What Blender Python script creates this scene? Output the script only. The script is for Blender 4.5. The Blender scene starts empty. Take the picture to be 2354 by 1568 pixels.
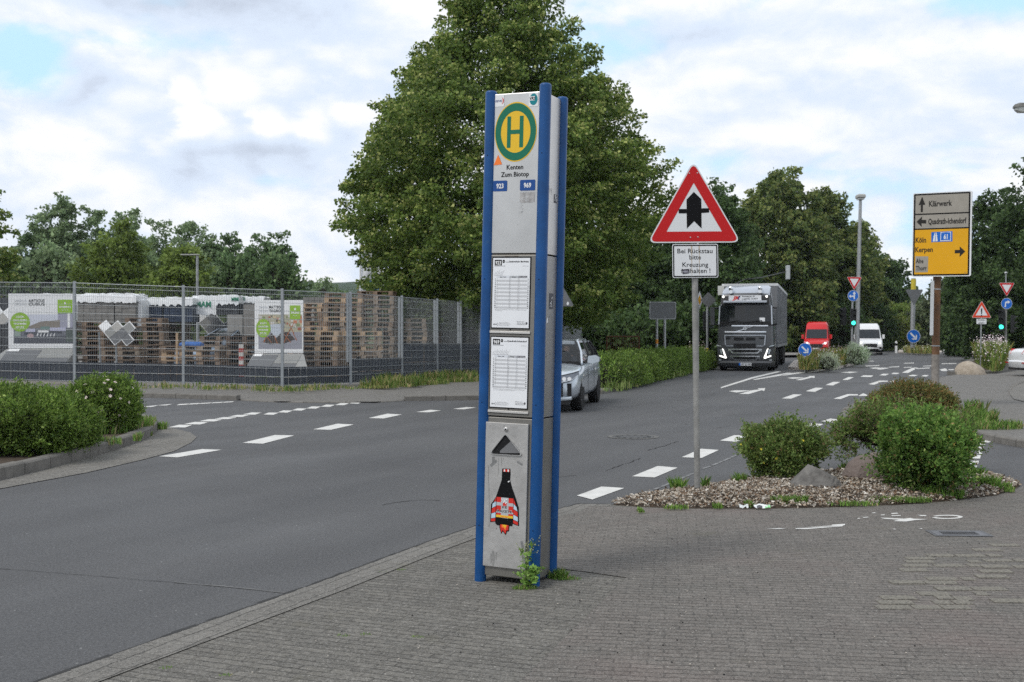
import bpy, math, random
import numpy as np
from mathutils import Vector, Matrix
rad = math.radians
scene = bpy.context.scene
COL = scene.collection
random.seed(7)

# ------------------------------------------------------------------ camera
FPX, CX, CY, CAMZ = 2600.0, 1177.0, 784.0, 1.57      # focal length and centre in a 2354 px wide frame
PITCH = math.atan(13 / FPX)
cam_data = bpy.data.cameras.new("camera")
cam = bpy.data.objects.new("camera", cam_data)
COL.objects.link(cam)
cam.location = (0, 0, CAMZ)
cam.rotation_euler = (rad(90) - PITCH, 0, 0)
cam_data.sensor_width = 36
cam_data.lens = FPX / 2354 * 36
cam_data.clip_end = 6000
cam_data.dof.use_dof = True
cam_data.dof.focus_distance = 7.05
cam_data.dof.aperture_fstop = 8
scene.camera = cam

# ------------------------------------------------------------------ world and sun
SUN_DIR = Vector((-0.50, -0.42, 0.80)).normalized()
world = bpy.data.worlds.new("World")
scene.world = world
world.use_nodes = True
wn, wl = world.node_tree.nodes, world.node_tree.links
wn.clear()


def wnode(t, **kw):
    n = wn.new(t)
    for k, v in kw.items():
        setattr(n, k, v)
    return n


def wmath(op, a, b=None, c=None, clamp=False):
    n = wnode('ShaderNodeMath', operation=op)
    n.use_clamp = clamp
    for i, v in enumerate((a, b, c)):
        if v is None:
            continue
        if isinstance(v, (int, float)):
            n.inputs[i].default_value = v
        else:
            wl.new(v, n.inputs[i])
    return n.outputs[0]


def wmix(f, a, b):
    n = wnode('ShaderNodeMix', data_type='RGBA')
    for s, v in ((n.inputs[0], f), (n.inputs[6], a), (n.inputs[7], b)):
        if isinstance(v, (int, float)):
            s.default_value = v
        elif isinstance(v, tuple):
            s.default_value = v + (1,)
        else:
            wl.new(v, s)
    return n.outputs[2]


sky = wnode('ShaderNodeTexSky', sky_type='NISHITA')
sky.sun_disc = False
sky.sun_elevation = math.asin(SUN_DIR.z)
sky.sun_rotation = math.atan2(SUN_DIR.x, SUN_DIR.y)
sky.air_density, sky.dust_density = 1.0, 1.2
tc = wnode('ShaderNodeTexCoord')
sp = wnode('ShaderNodeSeparateXYZ')
wl.new(tc.outputs['Generated'], sp.inputs[0])
az = wmath('ARCTAN2', sp.outputs[0], sp.outputs[1])
el = wmath('ARCSINE', sp.outputs[2])


def wnoise(su, sv, off, detail=8, rough=.55, dist=0.0, da=0.0, de=0.0):
    c = wnode('ShaderNodeCombineXYZ')
    wl.new(wmath('MULTIPLY', wmath('ADD', az, da), su), c.inputs[0])
    wl.new(wmath('MULTIPLY', wmath('ADD', el, de), sv), c.inputs[1])
    c.inputs[2].default_value = off
    n = wnode('ShaderNodeTexNoise')
    n.inputs['Scale'].default_value = 1
    n.inputs['Detail'].default_value = detail
    n.inputs['Roughness'].default_value = rough
    n.inputs['Distortion'].default_value = dist
    wl.new(c.outputs[0], n.inputs['Vector'])
    return n.outputs['Fac']


def blob(a0, e0, ra, re):      # soft mass of cloud (or gap) round one direction of the sky
    a = wmath('DIVIDE', wmath('SUBTRACT', az, a0), ra)
    e = wmath('DIVIDE', wmath('SUBTRACT', el, e0), re)
    r2 = wmath('ADD', wmath('MULTIPLY', a, a), wmath('MULTIPLY', e, e))
    return wmath('POWER', 2.718, wmath('MULTIPLY', r2, -1.0))


def AE(x, y):
    return math.atan((x - CX) / FPX), math.atan((771 - y) / FPX)


n_big = wnoise(4.5, 11, 3.1, 9, .5, .15)
n_puff = wnoise(11, 19, 8.7, 10, .58, .25)
cover = wmath('ADD', wmath('MULTIPLY', n_big, .75), wmath('MULTIPLY', n_puff, .35))
for x, y, rx, ry, k in ((500, 290, 340, 130, .20), (50, 180, 120, 70, -.17), (2290, 50, 200, 80, -.26), (1700, 520, 250, 22, -.10), (260, 140, 200, 30, -.08),
                        (2030, 510, 60, 60, .1), (650, 425, 200, 30, -.09), (800, 60, 260, 70, .16), (1900, 250, 420, 120, .14), (2200, 360, 200, 20, -.10)):
    a0, e0 = AE(x, y)
    cover = wmath('ADD', cover, wmath('MULTIPLY', blob(a0, e0, rx / FPX, ry / FPX), k))
mask = wnode('ShaderNodeMapRange', interpolation_type='SMOOTHSTEP')
wl.new(cover, mask.inputs[0])
mask.inputs[1].default_value, mask.inputs[2].default_value = .38, .52
# lit tops and grey undersides: compare the cloud with the cloud a little higher up
up1 = wmath('SUBTRACT', wnoise(11, 19, 8.7, 10, .58, .25, .004, .012), n_puff)
up2 = wmath('SUBTRACT', wnoise(4.5, 11, 3.1, 9, .5, .15, .01, .035), n_big)
shade = wmath('ADD', wmath('ADD', wmath('MULTIPLY', up1, 1.5), wmath('MULTIPLY', up2, 1.6)), .30)
shade = wmath('ADD', shade, wmath('MULTIPLY', wmath('SUBTRACT', wnoise(5, 20, 21.0, 6, .5), .5), .8))
for x, y, rx, ry, k in ((470, 30, 330, 60, .75), (600, 405, 240, 42, .42), (500, 255, 260, 80, -.28), (2050, 70, 380, 60, .34), (1700, 330, 300, 60, -.25), (1650, 90, 300, 60, .30), (150, 330, 120, 40, .2)):
    a0, e0 = AE(x, y)
    shade = wmath('ADD', shade, wmath('MULTIPLY', blob(a0, e0, rx / FPX, ry / FPX), k))
# rounded heads of the cumulus on the left
vc = wnode('ShaderNodeCombineXYZ')
wl.new(wmath('ADD', wmath('MULTIPLY', az, 26), wmath('MULTIPLY', n_puff, 2.4)), vc.inputs[0])
wl.new(wmath('ADD', wmath('MULTIPLY', el, 38), wmath('MULTIPLY', n_big, 2.0)), vc.inputs[1])
vo = wnode('ShaderNodeTexVoronoi', feature='SMOOTH_F1')
vo.inputs['Scale'].default_value = 1
vo.inputs['Smoothness'].default_value = .5
wl.new(vc.outputs[0], vo.inputs['Vector'])
a0, e0 = AE(520, 290)
shade = wmath('ADD', shade, wmath('MULTIPLY', wmath('MULTIPLY', wmath('SUBTRACT', vo.outputs['Distance'], .42), blob(a0, e0, 420 / FPX, 130 / FPX)), 2.3))
smap = wnode('ShaderNodeMapRange', interpolation_type='SMOOTHSTEP')
wl.new(shade, smap.inputs[0])
smap.inputs[1].default_value, smap.inputs[2].default_value = -.05, .70
smap2 = wnode('ShaderNodeMapRange', interpolation_type='SMOOTHSTEP')
wl.new(shade, smap2.inputs[0])
smap2.inputs[1].default_value, smap2.inputs[2].default_value = .62, 1.35
cloud = wmix(smap2.outputs[0], wmix(smap.outputs[0], (9.3, 9.35, 9.5), (6.8, 7.7, 9.1)), (5.0, 5.6, 6.7))
blue = wmix(.9, sky.outputs[0], (5.5, 8.3, 10.5))
skycol = wmix(mask.outputs[0], blue, cloud)
bg = wnode('ShaderNodeBackground')
bg.inputs['Strength'].default_value = 0.1
wl.new(skycol, bg.inputs['Color'])
wo = wnode('ShaderNodeOutputWorld')
wl.new(bg.outputs[0], wo.inputs['Surface'])

sun_data = bpy.data.lights.new("sun", 'SUN')
sun_data.energy = 1.5
sun_data.angle = rad(16)
sun_data.color = (1, .96, .9)
sun = bpy.data.objects.new("sun", sun_data)
COL.objects.link(sun)
sun.rotation_euler = (-SUN_DIR).to_track_quat('-Z', 'Y').to_euler()
sun.location = (0, 0, 60)

scene.view_settings.view_transform = 'Standard'
scene.view_settings.look = 'None'
scene.view_settings.exposure = 0.18
scene.view_settings.gamma = 1
scene.render.engine = 'CYCLES'
scene.cycles.max_bounces = 6
scene.cycles.transparent_max_bounces = 12
scene.cycles.use_denoising = False
scene.cycles.use_adaptive_sampling = True
scene.cycles.adaptive_threshold = .008
scene.cycles.sample_clamp_indirect = 4


# ------------------------------------------------------------------ where a point of the place lies
def ray(x, y):
    a, b = (x - CX) / FPX, (CY - y) / FPX
    return Vector((a, math.cos(PITCH) + b * math.sin(PITCH), -math.sin(PITCH) + b * math.cos(PITCH)))


def at(x, y, z=0.0):           # point on the level z
    r = ray(x, y)
    t = (z - CAMZ) / r.z
    return Vector((r.x * t, r.y * t, z))


def atd(x, y, Y):              # point at the distance Y
    r = ray(x, y)
    t = Y / r.y
    return Vector((r.x * t, Y, CAMZ + r.z * t))


# ------------------------------------------------------------------ materials
MATS = {}


def mat(name, col, rough=.6, metal=0.0, var=0.0, scale=8.0, bump=0.0, bscale=60.0, spec=.25, col2=None, detail=6, emit=0.0, coat=0.0, alpha=None, specks=None):
    if name in MATS:
        return MATS[name]
    m = bpy.data.materials.new(name)
    m.use_nodes = True
    n, l = m.node_tree.nodes, m.node_tree.links
    p = n['Principled BSDF']
    p.inputs['Roughness'].default_value = rough
    p.inputs['Metallic'].default_value = metal
    p.inputs['Specular IOR Level'].default_value = spec
    p.inputs['Coat Weight'].default_value = coat
    p.inputs['Base Color'].default_value = tuple(col) + (1,)
    t = n.new('ShaderNodeTexCoord')
    if var or col2:
        no = n.new('ShaderNodeTexNoise')
        no.inputs['Scale'].default_value = scale
        no.inputs['Detail'].default_value = detail
        no.inputs['Roughness'].default_value = .6
        l.new(t.outputs['Object'], no.inputs['Vector'])
        r = n.new('ShaderNodeMapRange')
        r.inputs[1].default_value, r.inputs[2].default_value = .3, .7
        l.new(no.outputs['Fac'], r.inputs[0])
        mx = n.new('ShaderNodeMix')
        mx.data_type = 'RGBA'
        l.new(r.outputs[0], mx.inputs[0])
        c2 = col2 or tuple(c * (1 + var) for c in col)
        c1 = col if col2 else tuple(c * (1 - var) for c in col)
        mx.inputs[6].default_value = tuple(c1) + (1,)
        mx.inputs[7].default_value = tuple(c2) + (1,)
        l.new(mx.outputs[2], p.inputs['Base Color'])
    if specks:
        prev = p.inputs['Base Color'].links[0].from_socket
        for sc_, th_, c_ in specks:
            ns = n.new('ShaderNodeTexNoise')
            ns.inputs['Scale'].default_value = sc_
            ns.inputs['Detail'].default_value = 6
            ns.inputs['Roughness'].default_value = .7
            l.new(t.outputs['Object'], ns.inputs['Vector'])
            rs = n.new('ShaderNodeMapRange')
            rs.inputs[1].default_value, rs.inputs[2].default_value = th_, th_ + .04
            l.new(ns.outputs['Fac'], rs.inputs[0])
            ms = n.new('ShaderNodeMix')
            ms.data_type = 'RGBA'
            l.new(rs.outputs[0], ms.inputs[0])
            l.new(prev, ms.inputs[6])
            ms.inputs[7].default_value = tuple(c_) + (1,)
            prev = ms.outputs[2]
        l.new(prev, p.inputs['Base Color'])
    if bump:
        nb = n.new('ShaderNodeTexNoise')
        nb.inputs['Scale'].default_value = bscale
        nb.inputs['Detail'].default_value = 5
        l.new(t.outputs['Object'], nb.inputs['Vector'])
        b = n.new('ShaderNodeBump')
        b.inputs['Strength'].default_value = bump
        b.inputs['Distance'].default_value = .02
        l.new(nb.outputs['Fac'], b.inputs['Height'])
        l.new(b.outputs[0], p.inputs['Normal'])
    if emit:
        p.inputs['Emission Color'].default_value = tuple(col) + (1,)
        p.inputs['Emission Strength'].default_value = emit
    if alpha is not None:
        p.inputs['Alpha'].default_value = alpha
    MATS[name] = m
    return m


def leaf_mat(name, trans=.42, rough=.55):     # colour of each leaf comes from its own attribute
    if name in MATS:
        return MATS[name]
    m = bpy.data.materials.new(name)
    m.use_nodes = True
    n, l = m.node_tree.nodes, m.node_tree.links
    p = n['Principled BSDF']
    p.inputs['Roughness'].default_value = rough
    p.inputs['Specular IOR Level'].default_value = .25
    a = n.new('ShaderNodeAttribute')
    a.attribute_name = 'tint'
    l.new(a.outputs['Color'], p.inputs['Base Color'])
    tr = n.new('ShaderNodeBsdfTranslucent')
    l.new(a.outputs['Color'], tr.inputs['Color'])
    mx = n.new('ShaderNodeMixShader')
    mx.inputs[0].default_value = trans
    l.new(p.outputs[0], mx.inputs[1])
    l.new(tr.outputs[0], mx.inputs[2])
    l.new(mx.outputs[0], n['Material Output'].inputs['Surface'])
    MATS[name] = m
    return m


def ground_mat(name, kind):
    """asphalt, pavers and the like, in metres of the object's own space"""
    m = bpy.data.materials.new(name)
    m.use_nodes = True
    n, l = m.node_tree.nodes, m.node_tree.links
    p = n['Principled BSDF']
    p.inputs['Specular IOR Level'].default_value = .3
    t = n.new('ShaderNodeTexCoord')

    def noise(scale, detail=5, rough=.6, vec=None):
        q = n.new('ShaderNodeTexNoise')
        q.inputs['Scale'].default_value = scale
        q.inputs['Detail'].default_value = detail
        q.inputs['Roughness'].default_value = rough
        l.new(vec or t.outputs['Object'], q.inputs['Vector'])
        return q.outputs['Fac']

    def rng(f, a, b, c=0.0, d=1.0):
        q = n.new('ShaderNodeMapRange')
        q.inputs[1].default_value, q.inputs[2].default_value = a, b
        q.inputs[3].default_value, q.inputs[4].default_value = c, d
        l.new(f, q.inputs[0])
        return q.outputs[0]

    def mix(f, a, b, mode='MIX'):
        q = n.new('ShaderNodeMix')
        q.data_type = 'RGBA'
        q.blend_type = mode
        for s, v in ((q.inputs[0], f), (q.inputs[6], a), (q.inputs[7], b)):
            if isinstance(v, (int, float)):
                s.default_value = v
            elif isinstance(v, tuple):
                s.default_value = v + (1,)
            else:
                l.new(v, s)
        return q.outputs[2]

    def bump(h, st, dist=.01, prev=None):
        q = n.new('ShaderNodeBump')
        q.inputs['Strength'].default_value = st
        q.inputs['Distance'].default_value = dist
        l.new(h, q.inputs['Height'])
        if prev:
            l.new(prev, q.inputs['Normal'])
        return q.outputs[0]
    if kind == 'asphalt':
        mp = n.new('ShaderNodeMapping')
        mp.vector_type = 'TEXTURE'
        mp.inputs['Rotation'].default_value = (0, 0, rad(64))
        mp.inputs['Scale'].default_value = (7, 1.0, 1)
        l.new(t.outputs['Object'], mp.inputs['Vector'])
        c = mix(rng(noise(1.0, 4, .5, mp.outputs[0]), .30, .72), (.058, .0575, .0578), (.104, .1025, .102))
        c = mix(rng(noise(.35, 3), .35, .7), c, mix(.35, c, (.05, .05, .053)))
        c = mix(rng(noise(30, 4, .9), .50, .70, 0, .6), c, mix(.5, c, (.18, .18, .18)))
        c = mix(rng(noise(24, 4, .9), .50, .70, 0, .6), c, (.045, .045, .046))
        c = mix(rng(noise(70, 5, 1.0), .50, .68), c, mix(.7, c, (.29, .29, .30)))
        c = mix(rng(noise(52, 5, 1.0), .49, .66), c, (.026, .026, .028))
        v = n.new('ShaderNodeTexVoronoi')
        v.inputs['Scale'].default_value = 7
        l.new(t.outputs['Object'], v.inputs['Vector'])
        c = mix(rng(v.outputs['Distance'], .035, .055, .8, 0), c, (.33, .33, .32))
        # repaired cracks and faint seams
        w = n.new('ShaderNodeTexVoronoi')
        w.feature = 'DISTANCE_TO_EDGE'
        w.inputs['Scale'].default_value = .16
        wv = n.new('ShaderNodeMapping')
        l.new(t.outputs['Object'], wv.inputs['Vector'])
        ad = n.new('ShaderNodeVectorMath')
        ad.operation = 'ADD'
        nv = n.new('ShaderNodeTexNoise')
        nv.inputs['Scale'].default_value = 1.3
        nv.inputs['Detail'].default_value = 6
        l.new(t.outputs['Object'], nv.inputs['Vector'])
        l.new(wv.outputs[0], ad.inputs[0])
        l.new(nv.outputs['Color'], ad.inputs[1])
        l.new(ad.outputs[0], w.inputs['Vector'])
        crack = rng(w.outputs['Distance'], .0, .002, .22, 0)
        c = mix(crack, c, (.03, .03, .03))
        l.new(c, p.inputs['Base Color'])
        l.new(rng(noise(.5, 3), .3, .7, .62, .8), p.inputs['Roughness'])
        l.new(bump(noise(170, 3, .8), .5, .006), p.inputs['Normal'])
    elif kind.startswith('pavers'):
        _, rot, bw, bh, pal = kind.split('|')
        bw, bh = float(bw), float(bh)
        mp = n.new('ShaderNodeMapping')
        mp.inputs['Rotation'].default_value = (0, 0, rad(float(rot)))
        l.new(t.outputs['Object'], mp.inputs['Vector'])
        wob = n.new('ShaderNodeVectorMath')
        wob.operation = 'MULTIPLY_ADD'
        nz = n.new('ShaderNodeTexNoise')
        nz.inputs['Scale'].default_value = 3.2
        nz.inputs['Detail'].default_value = 7
        nz.inputs['Roughness'].default_value = .65
        l.new(t.outputs['Object'], nz.inputs['Vector'])
        l.new(nz.outputs['Color'], wob.inputs[0])
        wob.inputs[1].default_value = (bh * .9, bh * .6, 0)
        l.new(mp.outputs[0], wob.inputs[2])

        def brick(w, h, vec):
            b = n.new('ShaderNodeTexBrick')
            b.offset = .5
            b.inputs['Scale'].default_value = 1
            b.inputs['Brick Width'].default_value = w
            b.inputs['Row Height'].default_value = h
            b.inputs['Mortar Size'].default_value = .0042
            b.inputs['Mortar Smooth'].default_value = .5
            b.inputs['Bias'].default_value = -.1
            l.new(vec, b.inputs['Vector'])
            return b
        b = brick(bw, bh, wob.outputs[0])
        pals = {'grey': ((.118, .110, .094), (.185, .172, .147), (.026, .023, .019)),
                'red': ((.132, .115, .100), (.184, .161, .141), (.028, .025, .021)),
                'kerb': ((.16, .15, .133), (.22, .207, .185), (.05, .045, .04)),
                'far': ((.152, .143, .131), (.185, .174, .16), (.07, .066, .06))}
        a, c2, mo = pals[pal]
        b.inputs['Color1'].default_value = a + (1,)
        b.inputs['Color2'].default_value = c2 + (1,)
        b.inputs['Mortar'].default_value = tuple((p_ + q_) / 2 for p_, q_ in zip(a, c2)) + (1,)
        # joints open in places, filled with sand in others
        worn = rng(noise(4.5, 6, .75), .36, .62, .12, .95)
        jf = n.new('ShaderNodeMath')
        jf.operation = 'MULTIPLY'
        l.new(b.outputs['Fac'], jf.inputs[0])
        l.new(worn, jf.inputs[1])
        # course lines run on where cross joints are often filled
        sy = n.new('ShaderNodeSeparateXYZ')
        l.new(wob.outputs[0], sy.inputs[0])
        fr = n.new('ShaderNodeMath')
        fr.operation = 'PINGPONG'
        l.new(sy.outputs[1], fr.inputs[0])
        fr.inputs[1].default_value = bh / 2
        # PINGPONG peaks at bh/2 and is 0 on every course line
        line = rng(fr.outputs[0], .0025, .0065, 1, 0)
        lw = n.new('ShaderNodeMath')
        lw.operation = 'MULTIPLY'
        l.new(line, lw.inputs[0])
        l.new(rng(noise(4.6, 8, .85), .42, .66, .0, .62), lw.inputs[1])
        jx = n.new('ShaderNodeMath')
        jx.operation = 'MULTIPLY_ADD'
        l.new(jf.outputs[0], jx.inputs[0])
        jx.inputs[1].default_value = .72
        l.new(lw.outputs[0], jx.inputs[2])
        jx.use_clamp = True
        c = mix(jx.outputs[0], b.outputs['Color'], mo)
        c = mix(rng(noise(.7, 5, .65), .35, .7, 0, .6), c, mix(.5, c, (.07, .067, .06)))
        c = mix(rng(noise(3.0, 6, .7), .45, .75, 0, .35), c, (.20, .19, .17))
        c = mix(rng(noise(32, 4, .9), .50, .68, 0, .7), c, mix(.5, c, (.33, .31, .28)))
        c = mix(rng(noise(26, 4, .9), .50, .68, 0, .75), c, (.05, .047, .042))
        c = mix(rng(noise(85, 5, 1.0), .50, .66), c, mix(.72, c, (.46, .44, .41)))
        c = mix(rng(noise(62, 5, 1.0), .49, .64, 0, .9), c, (.026, .025, .023))
        v = n.new('ShaderNodeTexVoronoi')
        v.inputs['Scale'].default_value = 16
        l.new(t.outputs['Object'], v.inputs['Vector'])
        c = mix(rng(v.outputs['Distance'], .05, .09, .8, 0), c, (.5, .48, .44))
        c = mix(rng(noise(1.6, 5), .62, .75, 0, .45), c, (.13, .12, .075))
        if pal == 'red':
            c = mix(rng(noise(.55, 4), .52, .72, 0, .42), c, mix(.5, c, (.24, .15, .135)))
            c = mix(rng(noise(.4, 3), .5, .7, 0, .5), c, mix(.5, c, (.10, .105, .095)))
        l.new(c, p.inputs['Base Color'])
        p.inputs['Roughness'].default_value = .85
        nb = bump(jx.outputs[0], .9, -.014)
        l.new(bump(noise(90, 4, .9), .55, .008, nb), p.inputs['Normal'])
    elif kind == 'grass':
        c = mix(rng(noise(.8, 6), .3, .7), (.035, .055, .015), (.075, .10, .028))
        c = mix(rng(noise(6, 5), .55, .75), c, (.12, .11, .05))
        l.new(c, p.inputs['Base Color'])
        p.inputs['Roughness'].default_value = .9
        l.new(bump(noise(14, 5), .8, .1), p.inputs['Normal'])
    elif kind == 'soil':
        c = mix(rng(noise(9, 6, .7), .3, .7), (.035, .025, .018), (.10, .075, .055))
        c = mix(rng(noise(60, 3, .8), .58, .7), c, (.2, .16, .12))
        l.new(c, p.inputs['Base Color'])
        p.inputs['Roughness'].default_value = .95
        l.new(bump(noise(40, 5), .8, .03), p.inputs['Normal'])
    elif kind == 'paint':
        c = mix(rng(noise(5, 6), .35, .7), (.66, .65, .62), (.52, .51, .48))
        c = mix(rng(noise(14, 8, .8), .60, .70, 0, .6), c, (.22, .22, .22))
        c = mix(rng(noise(90, 4, .8), .62, .72, 0, .7), c, (.25, .25, .25))
        l.new(c, p.inputs['Base Color'])
        p.inputs['Roughness'].default_value = .7
        l.new(bump(noise(120, 3, .8), .3, .004), p.inputs['Normal'])
    MATS[name] = m
    return m


# ------------------------------------------------------------------ mesh helpers
def frame(o, u=(1, 0, 0), v=(0, 0, 1)):
    u, v = Vector(u).normalized(), Vector(v).normalized()
    w = u.cross(v)
    M = Matrix((u, v, w)).transposed().to_4x4()
    M.translation = Vector(o)
    return M


TXT = {}


def text_geo(s, bold=0.0):
    k = (s, bold)
    if k not in TXT:
        c = bpy.data.curves.new('lettering', 'FONT')
        c.body = s
        c.resolution_u = 2
        c.offset = bold
        o = bpy.data.objects.new('lettering', c)
        me = bpy.data.meshes.new_from_object(o)
        TXT[k] = ([tuple(v.co[:2]) for v in me.vertices], [tuple(p.vertices) for p in me.polygons])
        bpy.data.objects.remove(o)
        bpy.data.meshes.remove(me)
        bpy.data.curves.remove(c)
    return TXT[k]


def rnd_poly(pts, r, n=5):
    out, N = [], len(pts)
    for i in range(N):
        p, a, b = (Vector(pts[i]).to_2d(), Vector(pts[i - 1]).to_2d(), Vector(pts[(i + 1) % N]).to_2d())
        da, db = (a - p), (b - p)
        la, lb = da.length, db.length
        da, db = da / la, db / lb
        ang = da.angle(db)
        t = min(r / math.tan(ang / 2), la * .49, lb * .49)
        p0, p1 = p + da * t, p + db * t
        for k in range(n + 1):
            s = k / n
            q = p0 * (1 - s) ** 2 + p * 2 * s * (1 - s) + p1 * s ** 2
            out.append((q.x, q.y))
    return out


def ell(cx, cy, rx, ry=None, n=36):
    ry = ry or rx
    return [(cx + rx * math.cos(2 * math.pi * i / n), cy + ry * math.sin(2 * math.pi * i / n)) for i in range(n)]


def rect(x0, y0, x1, y1):
    return [(x0, y0), (x1, y0), (x1, y1), (x0, y1)]


class MB:
    def __init__(s):
        s.v, s.f, s.m, s.mats = [], [], [], []

    def mi(s, m):
        if m not in s.mats:
            s.mats.append(m)
        return s.mats.index(m)

    def add(s, vs, fs, m, M=None):
        b, k = len(s.v), s.mi(m)
        s.v += [tuple(M @ Vector(v)) for v in vs] if M else [tuple(v) for v in vs]
        s.f += [tuple(b + i for i in f) for f in fs]
        s.m += [k] * len(fs)
        return s

    def bb(s, x0, x1, y0, y1, z0, z1, m, M=None):
        vs = [(x, y, z) for z in (z0, z1) for y in (y0, y1) for x in (x0, x1)]
        return s.add(vs, [(0, 2, 3, 1), (4, 5, 7, 6), (0, 1, 5, 4), (2, 6, 7, 3), (0, 4, 6, 2), (1, 3, 7, 5)], m, M)

    def tube(s, p0, p1, r0, m, r1=None, n=12, caps=True):
        p0, p1 = Vector(p0), Vector(p1)
        r1 = r0 if r1 is None else r1
        d = (p1 - p0).normalized()
        a = d.orthogonal().normalized()
        b = d.cross(a)
        vs = []
        for p, r in ((p0, r0), (p1, r1)):
            for i in range(n):
                t = 2 * math.pi * i / n
                vs.append(p + (a * math.cos(t) + b * math.sin(t)) * r)
        fs = [(i, (i + 1) % n, n + (i + 1) % n, n + i) for i in range(n)]
        if caps:
            fs += [tuple(range(n - 1, -1, -1)), tuple(range(n, 2 * n))]
        return s.add(vs, fs, m)

    def path(s, pts, r, m, n=8):
        for a, b in zip(pts, pts[1:]):
            s.tube(a, b, r, m, n=n)
        return s

    def lathe(s, prof, m, o=(0, 0, 0), axis='z', n=20):
        vs, fs = [], []
        for r, h in prof:
            for i in range(n):
                t = 2 * math.pi * i / n
                c, q = r * math.cos(t), r * math.sin(t)
                p = (c, q, h) if axis == 'z' else ((h, c, q) if axis == 'x' else (c, h, q))
                vs.append((p[0] + o[0], p[1] + o[1], p[2] + o[2]))
        for j in range(len(prof) - 1):
            for i in range(n):
                fs.append((j * n + i, j * n + (i + 1) % n, (j + 1) * n + (i + 1) % n, (j + 1) * n + i))
        fs += [tuple(range(n - 1, -1, -1)), tuple(range((len(prof) - 1) * n, len(prof) * n))]
        return s.add(vs, fs, m)

    def poly(s, pts, m, F, d=0.0):
        return s.add([(p[0], p[1], d) for p in pts], [tuple(range(len(pts)))], m, F)

    def prism(s, pts, d0, d1, m, F, side=None):
        N = len(pts)
        vs = [(p[0], p[1], d0) for p in pts] + [(p[0], p[1], d1) for p in pts]
        s.add(vs, [tuple(range(N - 1, -1, -1)), tuple(range(N, 2 * N))], m, F)
        return s.add(vs, [(i, (i + 1) % N, N + (i + 1) % N, N + i) for i in range(N)], side or m, F)

    def ring(s, outer, inner, m, F, d=0.0):
        N = len(outer)
        return s.add([(p[0], p[1], d) for p in outer] + [(p[0], p[1], d) for p in inner],
                     [(i, (i + 1) % N, N + (i + 1) % N, N + i) for i in range(N)], m, F)

    def text(s, t, x, y, h, m, F, d=0.0, w=None, bold=0.0, align='l', shear=0.0):
        vs, fs = text_geo(t, bold)
        if not vs:
            return s
        x0, x1 = min(v[0] for v in vs), max(v[0] for v in vs)
        cap = .729
        sy = h / cap
        sx = w / (x1 - x0) if w else sy
        W = (x1 - x0) * sx
        ox = x - (0 if align == 'l' else W / 2 if align == 'c' else W)
        return s.add([(ox + (v[0] - x0) * sx + v[1] * sy * shear, y + v[1] * sy, d) for v in vs], fs, m, F)

    def loft(s, secs, m, close=True, caps=True):
        n = len(secs[0])
        vs = [p for q in secs for p in q]
        fs = []
        for j in range(len(secs) - 1):
            for i in range(n if close else n - 1):
                k = (i + 1) % n
                fs.append((j * n + i, j * n + k, (j + 1) * n + k, (j + 1) * n + i))
        if caps:
            fs += [tuple(range(n - 1, -1, -1)), tuple(range((len(secs) - 1) * n, len(secs) * n))]
        return s.add(vs, fs, m)

    def build(s, name, parent=None, smooth=None, bevel=0.0, subsurf=0, loc=None):
        me = bpy.data.meshes.new(name)
        me.from_pydata(s.v, [], s.f)
        for m in s.mats:
            me.materials.append(m)
        me.polygons.foreach_set('material_index', s.m)
        if smooth:
            me.polygons.foreach_set('use_smooth', [True] * len(me.polygons))
            if smooth != 1:
                me.set_sharp_from_angle(angle=rad(smooth))
        me.update()
        o = bpy.data.objects.new(name, me)
        COL.objects.link(o)
        if parent:
            o.parent = parent
        if loc:
            o.location = loc
        if bevel:
            b = o.modifiers.new('bevel', 'BEVEL')
            b.width, b.segments, b.limit_method, b.angle_limit = bevel, 2, 'ANGLE', rad(40)
        if subsurf:
            u = o.modifiers.new('subsurf', 'SUBSURF')
            u.levels = u.render_levels = subsurf
        return o


def tag(o, label=None, cat=None, group=None, kind=None):
    for k, v in (('label', label), ('category', cat), ('group', group), ('kind', kind)):
        if v:
            o[k] = v
    return o


def thing(name, label, cat, loc=(0, 0, 0), rz=0.0, tilt=0.0, group=None):
    o = bpy.data.objects.new(name, None)
    o.empty_display_size = .2
    COL.objects.link(o)
    o.location = loc
    o.rotation_euler = (0, rad(tilt), rad(rz))
    return tag(o, label, cat, group)


def clone(o, loc=None, rz=None, parent=None, label=None, group=None):
    c = o.copy()
    COL.objects.link(c)
    if parent:
        c.parent = parent
    if loc is not None:
        c.location = loc
    if rz is not None:
        c.rotation_euler.z = rad(rz)
    if label:
        c['label'] = label
    if group:
        c['group'] = group
    for ch in [q for q in bpy.data.objects if q.parent == o]:
        clone(ch, parent=c)
    return c


# ------------------------------------------------------------------ foliage
RNG = np.random.default_rng(11)


def np_mesh(name, V, F4, tint, m, parent=None, extra=None):
    """V n x 3, faces k x 4, tint n x 3"""
    me = bpy.data.meshes.new(name)
    V = np.asarray(V, np.float32)
    F = np.asarray(F4, np.int32)
    k, w = F.shape
    me.vertices.add(len(V))
    me.vertices.foreach_set('co', V.ravel())
    me.loops.add(k * w)
    me.loops.foreach_set('vertex_index', F.ravel())
    me.polygons.add(k)
    me.polygons.foreach_set('loop_start', np.arange(0, k * w, w, dtype=np.int32))
    me.update(calc_edges=True)
    a = me.color_attributes.new('tint', 'FLOAT_COLOR', 'POINT')
    T = np.ones((len(V), 4), np.float32)
    T[:, :3] = tint
    a.data.foreach_set('color', T.ravel())
    me.materials.append(m)
    o = bpy.data.objects.new(name, me)
    COL.objects.link(o)
    if parent:
        o.parent = parent
    return o


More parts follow.
